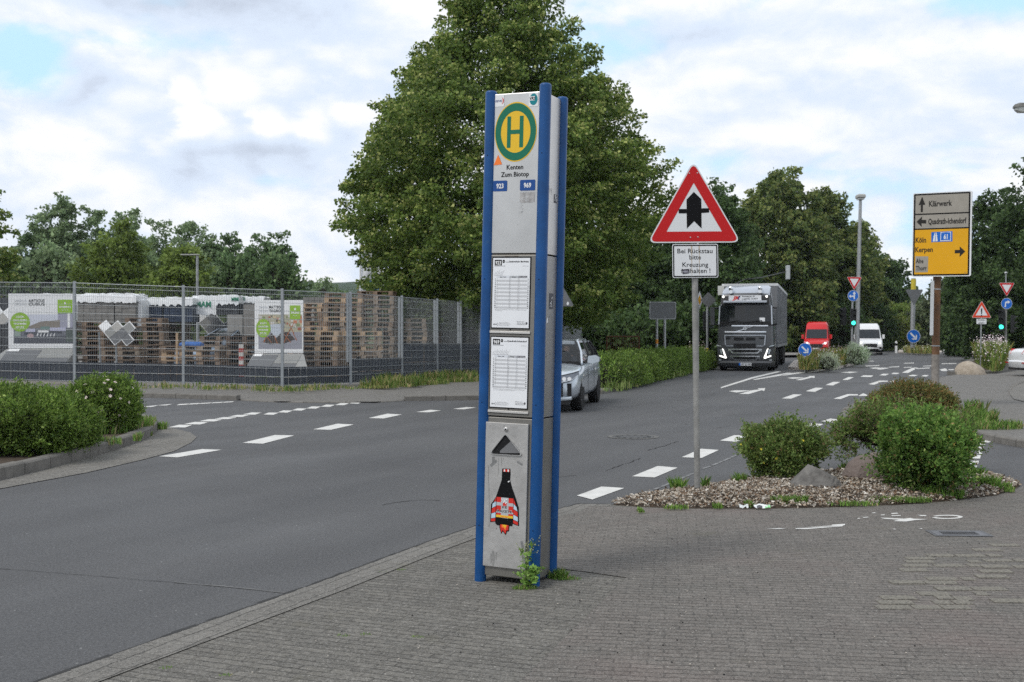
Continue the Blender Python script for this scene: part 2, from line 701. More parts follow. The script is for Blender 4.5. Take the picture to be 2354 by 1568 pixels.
def leaf_quads(P, D, S, W=.55, fold=.18):
    """leaves at P, pointing along D (n x 3), length S"""
    n = len(P)
    D = D / (np.linalg.norm(D, axis=1, keepdims=True) + 1e-9)
    A = RNG.normal(size=(n, 3))
    side = np.cross(D, A)
    side /= np.linalg.norm(side, axis=1, keepdims=True) + 1e-9
    nor = np.cross(D, side)
    S = np.broadcast_to(np.asarray(S, float).reshape(-1, 1), (n, 1))
    V = np.empty((n, 4, 3))
    V[:, 0] = P
    V[:, 1] = P + D * S * .45 + side * S * W * .5 + nor * S * fold
    V[:, 2] = P + D * S
    V[:, 3] = P + D * S * .45 - side * S * W * .5 + nor * S * fold
    F = np.arange(n * 4).reshape(n, 4)
    return V.reshape(-1, 3), F


def blade_quads(P, H, lean=.35, w=.012):
    n = len(P)
    az_ = RNG.uniform(0, 2 * np.pi, n)
    H = np.broadcast_to(H, (n,))
    L = RNG.uniform(.1, 1, n) * lean * H
    top = P + np.stack([np.cos(az_) * L, np.sin(az_) * L, H], 1)
    mid = P + np.stack([np.cos(az_) * L * .3, np.sin(az_) * L * .3, H * .6], 1)
    s = np.stack([-np.sin(az_ + RNG.uniform(-1, 1, n)), np.cos(az_), np.zeros(n)], 1) * w
    V = np.stack([P - s * .6, P + s * .6, mid + s, top, mid - s], 1)
    F = np.arange(n * 5).reshape(n, 5)
    return V.reshape(-1, 3), F


LEAFK = 2.25


def tints(n, pal, per, jit=.22):
    """pal: list of (rgb, weight); one pick per leaf, spread over its `per` vertices"""
    c = np.array([p[0] for p in pal], float)
    w = np.array([p[1] for p in pal], float)
    i = RNG.choice(len(pal), n, p=w / w.sum())
    t = c[i] * LEAFK * RNG.uniform(1 - jit, 1 + jit, (n, 1))
    return np.repeat(t, per, axis=0)


def crown_points(prof, height, base, nclump, lump=.18, inner=.45, seed=0):
    """clump centres in a crown whose radius at relative height t is prof(t)"""
    r = np.random.default_rng(seed)
    ph = r.uniform(0, 6.28, 8)
    out = []
    tt = np.linspace(0.0, 1, 60)
    wgt = np.array([max(prof(t), .05) for t in tt])
    wgt = wgt / wgt.sum()
    for _ in range(nclump):
        t = min(1, max(0, r.choice(tt, p=wgt) + r.uniform(-.01, .01)))
        a = r.uniform(0, 6.283)
        k = 1 + lump * (math.sin(3 * a + ph[0] + 5 * t) * .5 + math.sin(5 * a + ph[1] - 9 * t) * .35 + math.sin(2 * a + 17 * t + ph[2]) * .4)
        rr = max(prof(t), .05) * k * (inner + (1 - inner) * math.sqrt(r.uniform(0, 1)))
        out.append((rr * math.cos(a), rr * math.sin(a), base + t * height, a, rr / max(prof(t) * k, .05)))
    return np.array(out)


def make_tree(label, x, y, Y, prof, height, base, nclump, nleaf, rc, leaf, pal, trunk_r, seed, name='tree', zb=0.0, lump=.18, droop=.35, group=None, trunk_mat=None, outer_pal=None, inner=.45, sx=1.0):
    p = atd(x, y, Y)
    root = thing(name, label, 'tree', (p.x, Y, zb), group=group)
    C = crown_points(prof, height, base, nclump, lump, inner, seed)
    C[:, 0] *= sx
    n = nclump * nleaf
    idx = np.repeat(np.arange(nclump), nleaf)
    cs = RNG.uniform(.7, 1.35, nclump)[idx][:, None]
    out = np.stack([np.cos(C[idx, 3]), np.sin(C[idx, 3]), np.zeros(n)], 1)
    ta = RNG.normal(0, .45, nclump)
    up_ = RNG.uniform(-.15, .75, nclump) * (1 if droop > .3 else .8) + .25 * (C[:, 2] - base) / height
    dirn = np.stack([np.cos(C[:, 3] + ta), np.sin(C[:, 3] + ta), up_], 1)
    dirn /= np.linalg.norm(dirn, axis=1, keepdims=True)
    dirn = dirn[idx]
    u = RNG.uniform(-.6, 1, n)[:, None]
    rad_ = np.where(u < 0, 1.0, 1 - .72 * u)
    off = dirn * u * rc * 1.25 * cs + np.clip(RNG.normal(size=(n, 3)), -1.9, 1.9) * np.array([1, 1, .7]) * rc * .42 * cs * rad_
    ahead = (off * out).sum(1, keepdims=True)
    off[:, 2:3] -= droop * .35 * np.maximum(ahead, 0)
    P = C[idx, :3] + off
    D = RNG.normal(size=(n, 3)) * .8 + out * .7 + np.array([0, 0, -.45])
    V, F = leaf_quads(P, D, leaf * RNG.uniform(.65, 1.25, n), W=.75)
    tint = tints(n, pal, 4)
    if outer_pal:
        lit = (off[:, 2] - droop * 0 > rc * .05) & (C[idx, 4] > .6) & (RNG.uniform(size=n) < .52)  # upper outer leaves recoloured: bracts on the linden, painted lit tops elsewhere
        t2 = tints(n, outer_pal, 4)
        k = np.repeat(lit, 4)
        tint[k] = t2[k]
    clump = np.repeat(RNG.uniform(.78, 1.2, nclump)[idx], 4)[:, None]
    np_mesh('crown', V, F, tint * clump, leaf_mat('leaf'), root)
    b = MB()
    tm = trunk_mat or mat('bark', (.06, .047, .036), .9, var=.4, scale=12, bump=.6)
    top = base + height * .72
    pts = [Vector((0, 0, -.1))]
    rr = random.Random(seed)
    for k in range(1, 7):
        pts.append(Vector((rr.uniform(-.12, .12) * k * .4, rr.uniform(-.12, .12) * k * .4, top * k / 6)))
    for k in range(6):
        b.tube(pts[k], pts[k + 1], trunk_r * (1 - k / 7), tm, r1=trunk_r * (1 - (k + 1) / 7), n=9)
    for i in rr.sample(range(nclump), min(26, nclump)):
        e = Vector(C[i, :3])
        z0 = max(base * .7, e.z - Vector((e.x, e.y, 0)).length * .7)
        z0 = min(z0, top * .95)
        k = min(5, int(z0 / top * 6))
        s = pts[k].lerp(pts[k + 1], z0 / top * 6 - k)
        r0 = trunk_r * (1 - z0 / top * 6 / 7) * .4
        md = s.lerp(e, .5) + Vector((0, 0, .12 * (e - s).length))
        b.tube(s, md, r0, tm, r1=r0 * .6, n=6)
        b.tube(md, e, r0 * .6, tm, r1=.012, n=5)
    b.build('trunk', root, smooth=1)
    return root


def bush_mesh(name, parent, shape, n, leaf, pal, up=.5, spread=.12, core=None, jit=.25, W=.5):
    """shape(k) -> points, outward normals (n x 3)"""
    per = 14
    P, N = shape(n // per)
    m_ = len(P)
    P = P - N * RNG.exponential(spread, (m_, 1)) * .55 + N * RNG.normal(0, spread * .35, (m_, 1))
    tuft = np.repeat(RNG.uniform(.72, 1.22, (m_, 1)), per, axis=0)
    P, N = np.repeat(P, per, axis=0), np.repeat(N, per, axis=0)
    n = len(P)
    P = P + RNG.normal(size=(n, 3)) * leaf * .55 + (N + np.array([0, 0, up])) * RNG.uniform(-.9, .9, (n, 1)) * leaf
    D = N * .7 + RNG.normal(size=(n, 3)) * .75 + np.array([0, 0, up])
    V, F = leaf_quads(P, D, leaf * RNG.uniform(.6, 1.3, n), W=W)
    ph = RNG.uniform(0, 6, 6)
    q = P / (leaf * 7)
    patch = 1 + .22 * np.sin(q[:, 0] + ph[0] + 1.7 * np.sin(q[:, 2] + ph[1])) * np.sin(q[:, 1] * 1.2 + ph[2])
    T = tints(n, pal, 4, jit) * np.repeat(patch[:, None] * tuft, 4, axis=0)
    return np_mesh(name, V, F, T, leaf_mat('leaf'), parent)


def blob_shape(rx, ry, rz, zc, power=2.4, lump=.10, seed=0, zmin=0.02):
    r = np.random.default_rng(seed)
    ph = r.uniform(0, 6.28, 6)

    def f(n):
        d = RNG.normal(size=(int(n * 1.6) + 50, 3))
        d /= np.linalg.norm(d, axis=1, keepdims=True)
        k = (np.abs(d) ** power).sum(1) ** (-1 / power)
        l_ = 1 + lump * (np.sin(4 * d[:, 0] + ph[0] + 3 * d[:, 2]) + np.sin(6 * d[:, 1] + ph[1] - 4 * d[:, 0]) * .7 + np.sin(9 * d[:, 2] + 7 * d[:, 0] + ph[2]) * .5) * .6
        P = d * (k * l_)[:, None] * np.array([rx, ry, rz]) + np.array([0, 0, zc])
        ok = P[:, 2] > zmin
        P, d = P[ok][:n], d[ok][:n]
        while len(P) < n:
            P, d = np.concatenate([P, P])[:n], np.concatenate([d, d])[:n]
        N = d / np.array([rx, ry, rz])
        N /= np.linalg.norm(N, axis=1, keepdims=True)
        return P, N
    return f


def core_blob(name, parent, rx, ry, rz, zc, m, power=2.4, seed=0, k=.86, lump=.1):  # dark solid inside a bush, imitating the shade between its leaves
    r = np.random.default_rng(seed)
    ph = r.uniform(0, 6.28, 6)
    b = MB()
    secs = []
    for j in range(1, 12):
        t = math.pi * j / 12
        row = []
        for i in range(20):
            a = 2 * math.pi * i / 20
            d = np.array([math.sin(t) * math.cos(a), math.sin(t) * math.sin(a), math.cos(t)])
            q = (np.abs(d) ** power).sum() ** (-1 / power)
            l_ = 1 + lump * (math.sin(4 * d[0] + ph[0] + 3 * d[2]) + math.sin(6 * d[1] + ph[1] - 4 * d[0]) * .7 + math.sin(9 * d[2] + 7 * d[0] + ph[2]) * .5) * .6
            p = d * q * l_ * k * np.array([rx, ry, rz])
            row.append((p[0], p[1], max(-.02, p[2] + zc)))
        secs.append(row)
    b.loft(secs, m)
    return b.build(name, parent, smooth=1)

# ================================================================== THE SETTING
ASPH = ground_mat('asphalt', 'asphalt')
GREYP = ground_mat('grey_pavers', 'pavers|22|.16|.066|grey')
REDP = ground_mat('reddish_pavers', 'pavers|8|.16|.066|red')
KERBP = ground_mat('gutter_blocks', 'pavers|-67|.24|.125|kerb')
FARP = ground_mat('far_pavers', 'pavers|-20|.3|.15|far')
GRASSM = ground_mat('turf', 'grass')
SOILM = ground_mat('bed_soil', 'soil')
PAINT = ground_mat('road_paint', 'paint')
KERBM = mat('kerb_concrete', (.17, .16, .145), .9, var=.22, scale=7, bump=.5, bscale=120)
KERBL = mat('kerb_pale', (.62, .56, .51), .9, var=.22, scale=7, bump=.5, bscale=120)


def sheet(name, pts, z, m, structure=True, thick=None):
    b = MB()
    V = [at(p[0], p[1], z) if not isinstance(p, Vector) else Vector((p.x, p.y, z)) for p in pts]
    b.add(V, [tuple(range(len(V)))], m)
    if sum(a.x * c.y - c.x * a.y for a, c in zip(V, V[1:] + V[:1])) < 0:
        b.f = [tuple(reversed(f)) for f in b.f]
    o = b.build(name)
    return tag(o, kind='structure') if structure else o


def inset(P, d):
    """closed outline of ground points moved inwards by d"""
    A_ = sum(a.x * c.y - c.x * a.y for a, c in zip(P, P[1:] + P[:1]))
    o = []
    for i in range(len(P)):
        t_ = (P[(i + 1) % len(P)] - P[i - 1]).normalized()
        o.append(P[i] + Vector((-t_.y, t_.x, 0)) * (d if A_ > 0 else -d))
    return o


def strip(name, A, B, za, zb_, m, zs=None):
    """surface between two rows of points"""
    b = MB()
    VA = [at(p[0], p[1], zs[i] if zs else za) for i, p in enumerate(A)]
    VB = [at(p[0], p[1], zb_) for p in B]
    n = len(VA)
    b.add(VA + VB, [(i, i + 1, n + i + 1, n + i) for i in range(n - 1)], m)
    return tag(b.build(name), kind='structure')


def resample(P, step):
    out, acc = [P[0]], 0.0
    for a, c in zip(P, P[1:]):
        L = (c - a).length
        d = step - acc
        while d <= L:
            out.append(a.lerp(c, d / L))
            d += step
        acc = L - (d - step)
    if (out[-1] - P[-1]).length > step * .3:
        out.append(P[-1])
    return out


def kerb(name, pts, h, w, m, step=.6, side=1, z0=-.05, heights=None):
    P = [Vector((v.x, v.y, 0)) for v in (at(p[0], p[1], 0) for p in pts)]
    Q = resample(P, step)
    b = MB()
    rr = random.Random(len(pts))
    nrm = []
    for i in range(len(Q)):
        t = (Q[min(i + 1, len(Q) - 1)] - Q[max(i - 1, 0)]).normalized()
        nrm.append(Vector((-t.y, t.x, 0)) * side)
    for i in range(len(Q) - 1):
        a, c = Q[i], Q[i + 1]
        t = (c - a).normalized() * .007
        na, nc = nrm[i] * w, nrm[i + 1] * w
        hh = h + rr.uniform(-.006, .006)
        ch = .02
        va = [a + t, a + t + nrm[i] * ch, a + t + na]
        vc = [c - t, c - t + nrm[i + 1] * ch, c - t + nc]
        vs = []
        for q in (va, vc):
            vs += [(q[0].x, q[0].y, z0), (q[0].x, q[0].y, hh - ch), (q[1].x, q[1].y, hh), (q[2].x, q[2].y, hh), (q[2].x, q[2].y, z0)]
        fs = [(k, (k + 1) % 5, 5 + (k + 1) % 5, 5 + k) for k in range(5)] + [(4, 3, 2, 1, 0), (5, 6, 7, 8, 9)]
        b.add(vs, fs, m)
    return tag(b.build(name), kind='structure')


# ground and road
b = MB()
b.add([(-2500, -300, -.06), (2500, -300, -.06), (2500, 4000, -.06), (-2500, 4000, -.06)], [(0, 1, 2, 3)], GRASSM)
tag(b.build('ground'), kind='structure')
b = MB()
b.add([(-90, -12, 0), (90, -12, 0), (90, 140, 0), (-90, 140, 0)], [(0, 1, 2, 3)], ASPH)
tag(b.build('road'), kind='structure')

# near pavement: gutter blocks, grey pavers, reddish cycle path
e0, e1 = at(453, 1442), at(702, 1354)
back = e0 + (e0 - e1) * 5
EDGE = [back, e0, e1, at(978, 1251), at(1100, 1210), at(1277, 1174), at(1332, 1161), at(1405, 1162)]
ISL = [(1405, 1163), (1480, 1168), (1560, 1171), (1740, 1172), (1900, 1169), (2060, 1163), (2180, 1154), (2290, 1141), (2338, 1124)]
front = [at(*p) for p in ISL] + [at(2354, 1118), at(2700, 1110), at(3600, 1100)]
sheet('pavement', EDGE + front + [Vector((40, -8, 0)), Vector((back.x, -8, 0))], .008, GREYP)
off = []
for i, p in enumerate(EDGE):
    t = (EDGE[min(i + 1, len(EDGE) - 1)] - EDGE[max(i - 1, 0)]).normalized()
    off.append(p + Vector((t.y, -t.x, 0)) * (.26 if i < 6 else .16))
sheet('gutter', EDGE + off[::-1], .013, KERBP)
r0, r1 = at(1440, 1332), at(1200, 1568)
rb = r1 + (r1 - r0) * 1.3
sheet('cycle_path', [rb, r1, r0, at(1345, 1318), at(1240, 1306), off[4]] + [off[5], off[6]] + [at(p[0], p[1] + 3) for p in ISL[1:]] + [at(2354, 1121), at(2700, 1113), at(3600, 1103), Vector((30, 2.2, 0)), Vector((rb.x, 2.2, 0))], .0125, REDP)
# dark border course between the two pavings and pale blocks laid in the path
pb = MB()
ZC = .0165
PALEP = mat('pale_paver', (.30, .278, .232), .9, scale=60, bump=.5, bscale=150, col2=(.08, .076, .068), detail=5)
ROWS = ((352, (2175, 2325)), (377, (2083, 2233)), (408, (1838, 1980), (1990, 2145), (2160, 2232)), (423, (1727, 1880)), (440, (1723, 1880), (2057, 2125)),
        (434, (2140, 2290), (2300, 2354)), (461, (1710, 1860), (1878, 2033), (2055, 2120)), (468, (2130, 2285), (2300, 2390)), (485, (1695, 1845)),
        (493, (2118, 2290)), (521, (2100, 2270)), (532, (1835, 2000), (2020, 2090)), (552, (1643, 1823), (1828, 2000)), (586, (1885, 2070), (2080, 2260)),
        (611, (1790, 1960), (2090, 2165)), (633, (1593, 1780), (1885, 1975)), (638, (1985, 2080)), (650, (2180, 2400)), (659, (1578, 1765), (1872, 1970), (1978, 2075)), (684, (1567, 1757), (1763, 2065)))
for r in ROWS:
    for x0, x1 in r[1:]:
        yy = (1700 + r[0] / 1.4975) / 1.5387
        a = at((2050 + x0 / 1.4975) / 1.5387, yy, 0)
        c = at((2050 + x1 / 1.4975) / 1.5387, yy, 0)
        n = max(1, round((c.x - a.x) / .21))
        for k in range(n):
            w_ = (c.x - a.x) / n
            pb.bb(a.x + k * w_ + .004, a.x + (k + 1) * w_ - .004, a.y - .046, a.y + .046, .0, ZC + random.uniform(0, .003), PALEP)
tag(pb.build('pale_pavers'), kind='structure')

# side road beyond the near bed, second pavement on the right
P2 = [(3300, 1130), (2360, 1031), (2300, 1021), (2250, 1009), (2219, 1000), (2160, 994), (2080, 992), (2000, 988), (1950, 982), (1931, 967), (1936, 950), (1975, 931), (2040, 911), (2110, 891), (2166, 872), (2196, 867), (2290, 865), (2332, 857), (2420, 851), (3300, 855)]
sheet('far_pavement', inset([at(*p) for p in P2], .07), .10, FARP)
kerb('far_kerb', [(2219, 1001), (2250, 1009), (2300, 1021), (2360, 1031), (3300, 1130)], .105, .14, KERBM, side=1)
kerb('island_kerb', [(2219, 999), (2160, 994), (2080, 992), (2000, 988), (1950, 982), (1931, 967), (1936, 950), (1975, 931), (2040, 911), (2110, 891), (2166, 872)], .104, .12, KERBM, step=.4, side=-1)
sheet('parking_bay', [(2321, 905), (2330, 890), (2350, 880), (2420, 868), (2420, 930), (2354, 923), (2330, 917)], .115, ground_mat('bay_pavers', 'pavers|30|.2|.1|kerb'))
kerb('bay_kerb', [(2420, 945), (2354, 929), (2325, 921), (2316, 908), (2325, 893), (2350, 882)], .112, .15, KERBM, step=.3, side=-1)

# pavement across the road with its kerb, yard behind the fence
KX = [(-300, 901), (0, 905), (150, 909), (285, 913), (420, 916), (552, 921), (640, 926), (860, 927), (930, 922), (1000, 921), (1105, 920), (1250, 917), (1330, 912), (1383, 903)]
FENCE = [(-330, 646, 868), (-80, 646, 876), (172, 648, 882), (422, 657, 885), (649, 665, 892), (806, 672, 886), (924, 681, 878), (1005, 688, 872), (1059, 692, 868), (1108, 696, 865), (1200, 704, 856), (1292, 716, 842), (1383, 728, 826)]
FB = [(f[0], f[2]) for f in FENCE]
FBX = [(-330, 868), (-60, 876), (130, 881), (285, 884), (422, 885), (560, 889), (649, 892), (806, 886), (924, 878), (990, 873), (1059, 868), (1200, 856), (1292, 842), (1383, 826)]
b = MB()
VA = []
for i, p in enumerate(KX):
    q = at(*p)
    VA.append(Vector((q.x, q.y + .09, .112 if i < 4 or i > 9 else .10 if i in (4, 9) else .03)))
VB = [at(x, y + 1, .19) for x, y in FBX]
b.add(VA + VB, [(i, i + 1, 15 - 1 + i + 1, 14 + i) for i in range(13)], FARP)
tag(b.build('opposite_pavement'), kind='structure')
kerb('opposite_kerb', KX[:6], .12, .14, KERBM, step=1.0, side=1)
kerb('lowered_kerb', KX[5:9], .035, .14, KERBM, step=1.0, side=1)
kerb('opposite_kerb', KX[8:], .12, .14, KERBM, step=1.0, side=1)
base_line = [at(x, y, .2) for x, y in FB]
sheet('storage_yard', base_line + [Vector((30, 90, 0)), Vector((-120, 90, 0))], .2, mat('yard_concrete', (.20, .19, .175), .9, var=.25, scale=.7, bump=.4))

# left hedge island
KL = [(-300, 1167), (0, 1105), (110, 1078), (190, 1055), (265, 1035), (330, 1012), (352, 1000), (364, 988), (358, 978), (335, 970), (290, 963), (150, 950), (-200, 942)]
sheet('hedge_bed', inset([at(*p) for p in KL + [(-300, 950)]], .08), .115, SOILM)
kerb('hedge_kerb', KL, .145, .14, KERBM, step=.62, side=1)
sheet('hedge_gutter', [(-300, 1194), (0, 1123), (200, 1086), (330, 1056), (400, 1037), (440, 1017), (452, 1005), (438, 994), (400, 985), (362, 976)] + KL[7::-1], .007, ground_mat('tip_blocks', 'pavers|-40|.24|.125|kerb'))

# verge along the middle hedge and grass beyond the junction
KM = [(1383, 906), (1480, 881), (1590, 857), (1622, 850)]
kerb('verge_kerb', KM, .12, .14, KERBM, step=1.0, side=1)
sheet('verge', [at(1383, 905), at(1480, 880), at(1590, 856.5), at(1622, 849.5), (1650, 836), (1700, 822), (1760, 810), (1830, 800), (1830, 792), (1500, 788), (1200, 800), (1200, 870), (1300, 880)], .09, GRASSM)
sheet('far_verge', [(2030, 801), (2075, 806), (2165, 809), (2280, 807), (2700, 806), (2700, 787), (1990, 787)], .03, GRASSM)

# beds with kerbs: middle of the junction, right side, far side
BED_M = [(1811, 850), (1862, 852), (1918, 849), (1955, 841), (1974, 836), (1998, 832), (1990, 824), (1900, 827), (1825, 834)]
BED_R = [(2196, 863), (2240, 862), (2290, 861), (2332, 853), (2335, 838), (2310, 828), (2230, 830), (2198, 845)]
BED_F = [(2064, 811), (2112, 814), (2163, 813), (2170, 806), (2110, 804), (2068, 806)]
BED_T = [(1560, 862), (1622, 850), (1650, 838), (1655, 828), (1600, 822), (1560, 826)]
for nm, B in (('median', BED_M), ('right_island', BED_R), ('far_island', BED_F)):
    sheet(nm, inset([at(*p) for p in B], .12), .135, SOILM)
    kerb(nm + '_kerb', B + B[:1], .15, .42, KERBL if nm != 'right_island' else KERBM, step=.8, side=1)

# painted markings
mk = MB()
ZM = .005


def quad(pts, z=ZM):
    V = [at(p[0], p[1], z) for p in pts]
    if sum(a.x * c.y - c.x * a.y for a, c in zip(V, V[1:] + V[:1])) < 0:
        V.reverse()
    mk.add(V, [tuple(range(len(V)))], PAINT)


def P5(x, y):       # from enlarged crops
    return ((2050 + x / 2.769) / 1.5387, (1450 + y / 2.769) / 1.5387)


def P6(x, y):
    return ((2550 + x / 2.196) / 1.5387, (1250 + y / 2.196) / 1.5387)


def P7(x, y):
    return ((2050 + x / 1.4975) / 1.5387, (1700 + y / 1.4975) / 1.5387)


def P8(x, y):
    return ((x / 2.6156) / 1.5387, (1250 + y / 2.6156) / 1.5387)


for q in (((-26, 838), (215, 750), (440, 765), (125, 877)), ((515, 650), (765, 549), (962, 565), (735, 661)), ((1000, 463), (1190, 380), (1365, 392), (1195, 470)), ((1376, 300), (1515, 247), (1678, 250), (1545, 313))):
    quad([P5(*p) for p in q])
for q in (((250, 604), (290, 585), (375, 585), (340, 604)), ((650, 566), (690, 543), (797, 548), (752, 571)), ((778, 528), (850, 506), (930, 516), (862, 536)),
          ((472, 350), (563, 318), (630, 320), (545, 352)), ((658, 294), (735, 266), (795, 268), (730, 299)), ((812, 246), (872, 221), (928, 222), (872, 249)), ((942, 206), (990, 184), (1033, 186), (985, 207)),
          ((1082, 182), (1110, 170), (1187, 172), (1165, 184)), ((1230, 171), (1260, 158), (1305, 160), (1280, 172)), ((1325, 160), (1340, 150), (1388, 152), (1370, 161)),
          ((1405, 150), (1490, 111), (1532, 111), (1455, 152)), ((1450, 176), (1480, 166), (1530, 168), (1505, 178)), ((1555, 178), (1580, 168), (1615, 170), (1595, 180)),
          ((0, 262), (240, 185), (400, 148), (440, 140), (470, 142), (400, 158), (240, 198), (0, 272)), ((245, 203), (440, 165), (520, 150), (560, 152), (450, 176), (262, 206)), ((470, 168), (600, 146), (650, 144), (650, 150), (480, 174)),
          ((670, 147), (780, 128), (830, 126), (770, 138), (680, 150)), ((920, 148), (1010, 142), (1070, 145), (1000, 153)), ((1120, 96), (1230, 92), (1232, 97), (1125, 101)), ((1300, 106), (1385, 100), (1385, 106), (1310, 110)),
          ((1500, 118), (1620, 110), (1625, 116), (1510, 122)), ((1715, 78), (1830, 76), (1830, 81), (1715, 83)), ((1420, 108), (1480, 105), (1480, 110), (1420, 112)), ((1570, 97), (1660, 94), (1660, 99), (1570, 101)),
          ((1700, 125), (1740, 117), (1770, 128), (1750, 138), (1715, 137)), ((1750, 124), (1810, 123), (1810, 130), (1760, 130)), ((1130, 60), (1190, 58), (1190, 62), (1130, 63)), ((1420, 75), (1500, 72), (1500, 77), (1420, 79)),
          # arrows: straight on and left
          ((140, 315), (240, 287), (300, 280), (282, 272), (345, 270), (335, 293), (318, 286), (215, 316)), ((60, 294), (110, 287), (240, 288), (178, 296), (120, 304)),
          ((580, 207), (660, 187), (690, 182), (672, 177), (728, 175), (728, 191), (706, 188), (625, 208)), ((512, 191), (555, 186), (650, 187), (610, 194), (560, 198)),
          ((1205, 123), (1250, 112), (1285, 112), (1310, 114), (1240, 126)), ((1155, 113), (1190, 110), (1260, 111), (1230, 118), (1180, 119)),
          # arrows: right
          ((873, 352), (985, 316), (1065, 318), (1063, 327), (1000, 328), (930, 355)), ((1065, 331), (1105, 310), (1160, 330)),
          ((1142, 240), (1235, 211), (1297, 213), (1295, 220), (1245, 222), (1190, 243)), ((1297, 226), (1335, 208), (1355, 225))):
    quad([P6(*p) for p in q])
# row of blocks by the side road on the right
for q in (((1990, 690), (1998, 668), (2105, 678), (2085, 693)), ((2000, 712), (2003, 698), (2055, 700), (2050, 713)), ((2000, 740), (2004, 724), (2042, 726), (2038, 741)), ((1990, 780), (1996, 756), (2032, 756), (2028, 780)),
          ((1900, 812), (1915, 788), (2020, 790), (2012, 818)), ((1870, 858), (1885, 836), (2005, 834), (1997, 860)), ((1868, 898), (1872, 872), (1992, 872), (1983, 898)), ((1870, 932), (1875, 910), (1978, 912), (1972, 938)), ((1860, 975), (1868, 952), (1957, 954), (1950, 984))):
    quad([P6(*p) for p in q])
# far carriageway markings on the left
for x0, y0, x1, y1 in ((1470, 950, 2050, 890), (2235, 828, 2660, 770)):
    pass
for q in (((1470, 952), (1640, 962), (2052, 892), (1870, 885)),):
    quad([P8(*p) for p in q])
for q in (((557, 1018), (604, 1020), (677, 1001), (632, 1000)), ((720, 987), (760, 988), (814, 976), (776, 974)), ((847, 961), (882, 962), (924, 953), (890, 951)), ((957, 947), (984, 948), (1014, 944), (990, 942)), ((1041, 940), (1066, 941), (1095, 937), (1072, 936))):
    quad(q)
for q in (((1560, 684), (1715, 685), (1780, 662), (1655, 660)), ((1700, 655), (1855, 657), (1930, 636), (1800, 634)), ((1840, 628), (1985, 630), (2060, 611), (1930, 609)), ((1980, 606), (2115, 608), (2195, 592), (2070, 590)), ((2110, 586), (2240, 588), (2310, 570), (2195, 569)), ((2240, 566), (2360, 567), (2420, 548), (2330, 546)),
          ((1165, 518), (1175, 498), (1340, 492), (1270, 506)), ((1310, 494), (1430, 482), (1470, 481), (1400, 496)), ((1440, 482), (1560, 470), (1600, 468), (1540, 481))):
    quad([P8(*p) for p in q])
x, y = 605, 953
for k in range(9):          # the rest of the give way blocks, closing up with distance
    w_ = 24 - k * .6
    quad([(x, y), (x + w_, y + .6), (x + w_ + 12, y - 4.2), (x + 13, y - 4.6)])
    x, y = x + 33, y - max(3.0, 5.0 - k * .3)
for x0 in (410, 436, 462, 488, 514):
    quad([(x0 - 5, 931.5 - (x0 - 410) * .055), (x0 + 20, 930.3 - (x0 - 410) * .055), (x0 + 25, 927.8 - (x0 - 410) * .05), (x0 + 2, 929 - (x0 - 410) * .05)])
# worn cycle sign on the path
bz = .0155
for q in (((1058, 1281), (1075, 1278), (1083, 1283), (1065, 1285)), ((1098, 1273), (1140, 1269), (1152, 1273), (1110, 1277)), ((1170, 1238), (1195, 1235), (1208, 1240), (1180, 1242)), ((1240, 1253), (1270, 1251), (1275, 1256), (1245, 1257)),
          ((1318, 1241), (1370, 1238), (1378, 1244), (1330, 1248)), ((1320, 1259), (1398, 1256), (1395, 1262), (1330, 1264)), ((1520, 1254), (1590, 1256), (1600, 1263), (1560, 1264)),
          ((1238, 1276), (1300, 1278), (1420, 1284), (1470, 1279), (1500, 1284), (1610, 1288), (1500, 1296), (1440, 1306), (1340, 1303), (1380, 1292), (1270, 1285))):
    quad([P6(*p) for p in q], bz)
og = [P6(1757 + 122 * math.cos(t), 1270 + 16 * math.sin(t)) for t in np.linspace(-2.75, 2.9, 26)]
ig = [P6(1757 + 88 * math.cos(t), 1270 + 9 * math.sin(t)) for t in np.linspace(-2.75, 2.9, 26)]
for i in range(25):
    quad([og[i], og[i + 1], ig[i + 1], ig[i]], bz)
for q in (((985, 254), (1060, 252), (1095, 255), (1050, 257)), ((1140, 252), (1210, 250), (1290, 250), (1205, 257), (1150, 256)), ((1205, 247), (1280, 243), (1385, 243), (1290, 250)), ((1280, 240), (1400, 236), (1390, 243)), ((1340, 233), (1408, 229), (1405, 236), (1330, 239)), ((1655, 257), (1672, 255), (1675, 259)), ((1795, 253), (1815, 252), (1815, 256))):
    quad([P7(*p) for p in q], bz)
tag(mk.build('road_markings'), kind='structure')
# thin worn line
wm = MB()
WORN = mat('worn_paint', (.18, .18, .18), .9, var=.6, scale=9)
for a, c in (((500, 860), (720, 782)), ((725, 780), (900, 712)), ((905, 708), (1110, 622)), ((1200, 577), (1290, 548)), ((1295, 545), (1480, 468)), ((1484, 465), (1590, 418))):
    A_, C_ = at(*P5(*a), .004), at(*P5(*c), .004)
    t = (C_ - A_).normalized()
    s_ = Vector((-t.y, t.x, 0)) * .02
    wm.add([A_ - s_, C_ - s_, C_ + s_, A_ + s_], [(0, 1, 2, 3)], WORN)
tag(wm.build('road_markings'), kind='structure')

# sealed seam across the lane, a few cracks and the dark joint along the gutter
sm = MB()
TAR = mat('tar_joint', (.028, .027, .026), .7, var=.3, scale=20)
PALES = mat('pale_seam', (.15, .148, .145), .9, var=.5, scale=12)


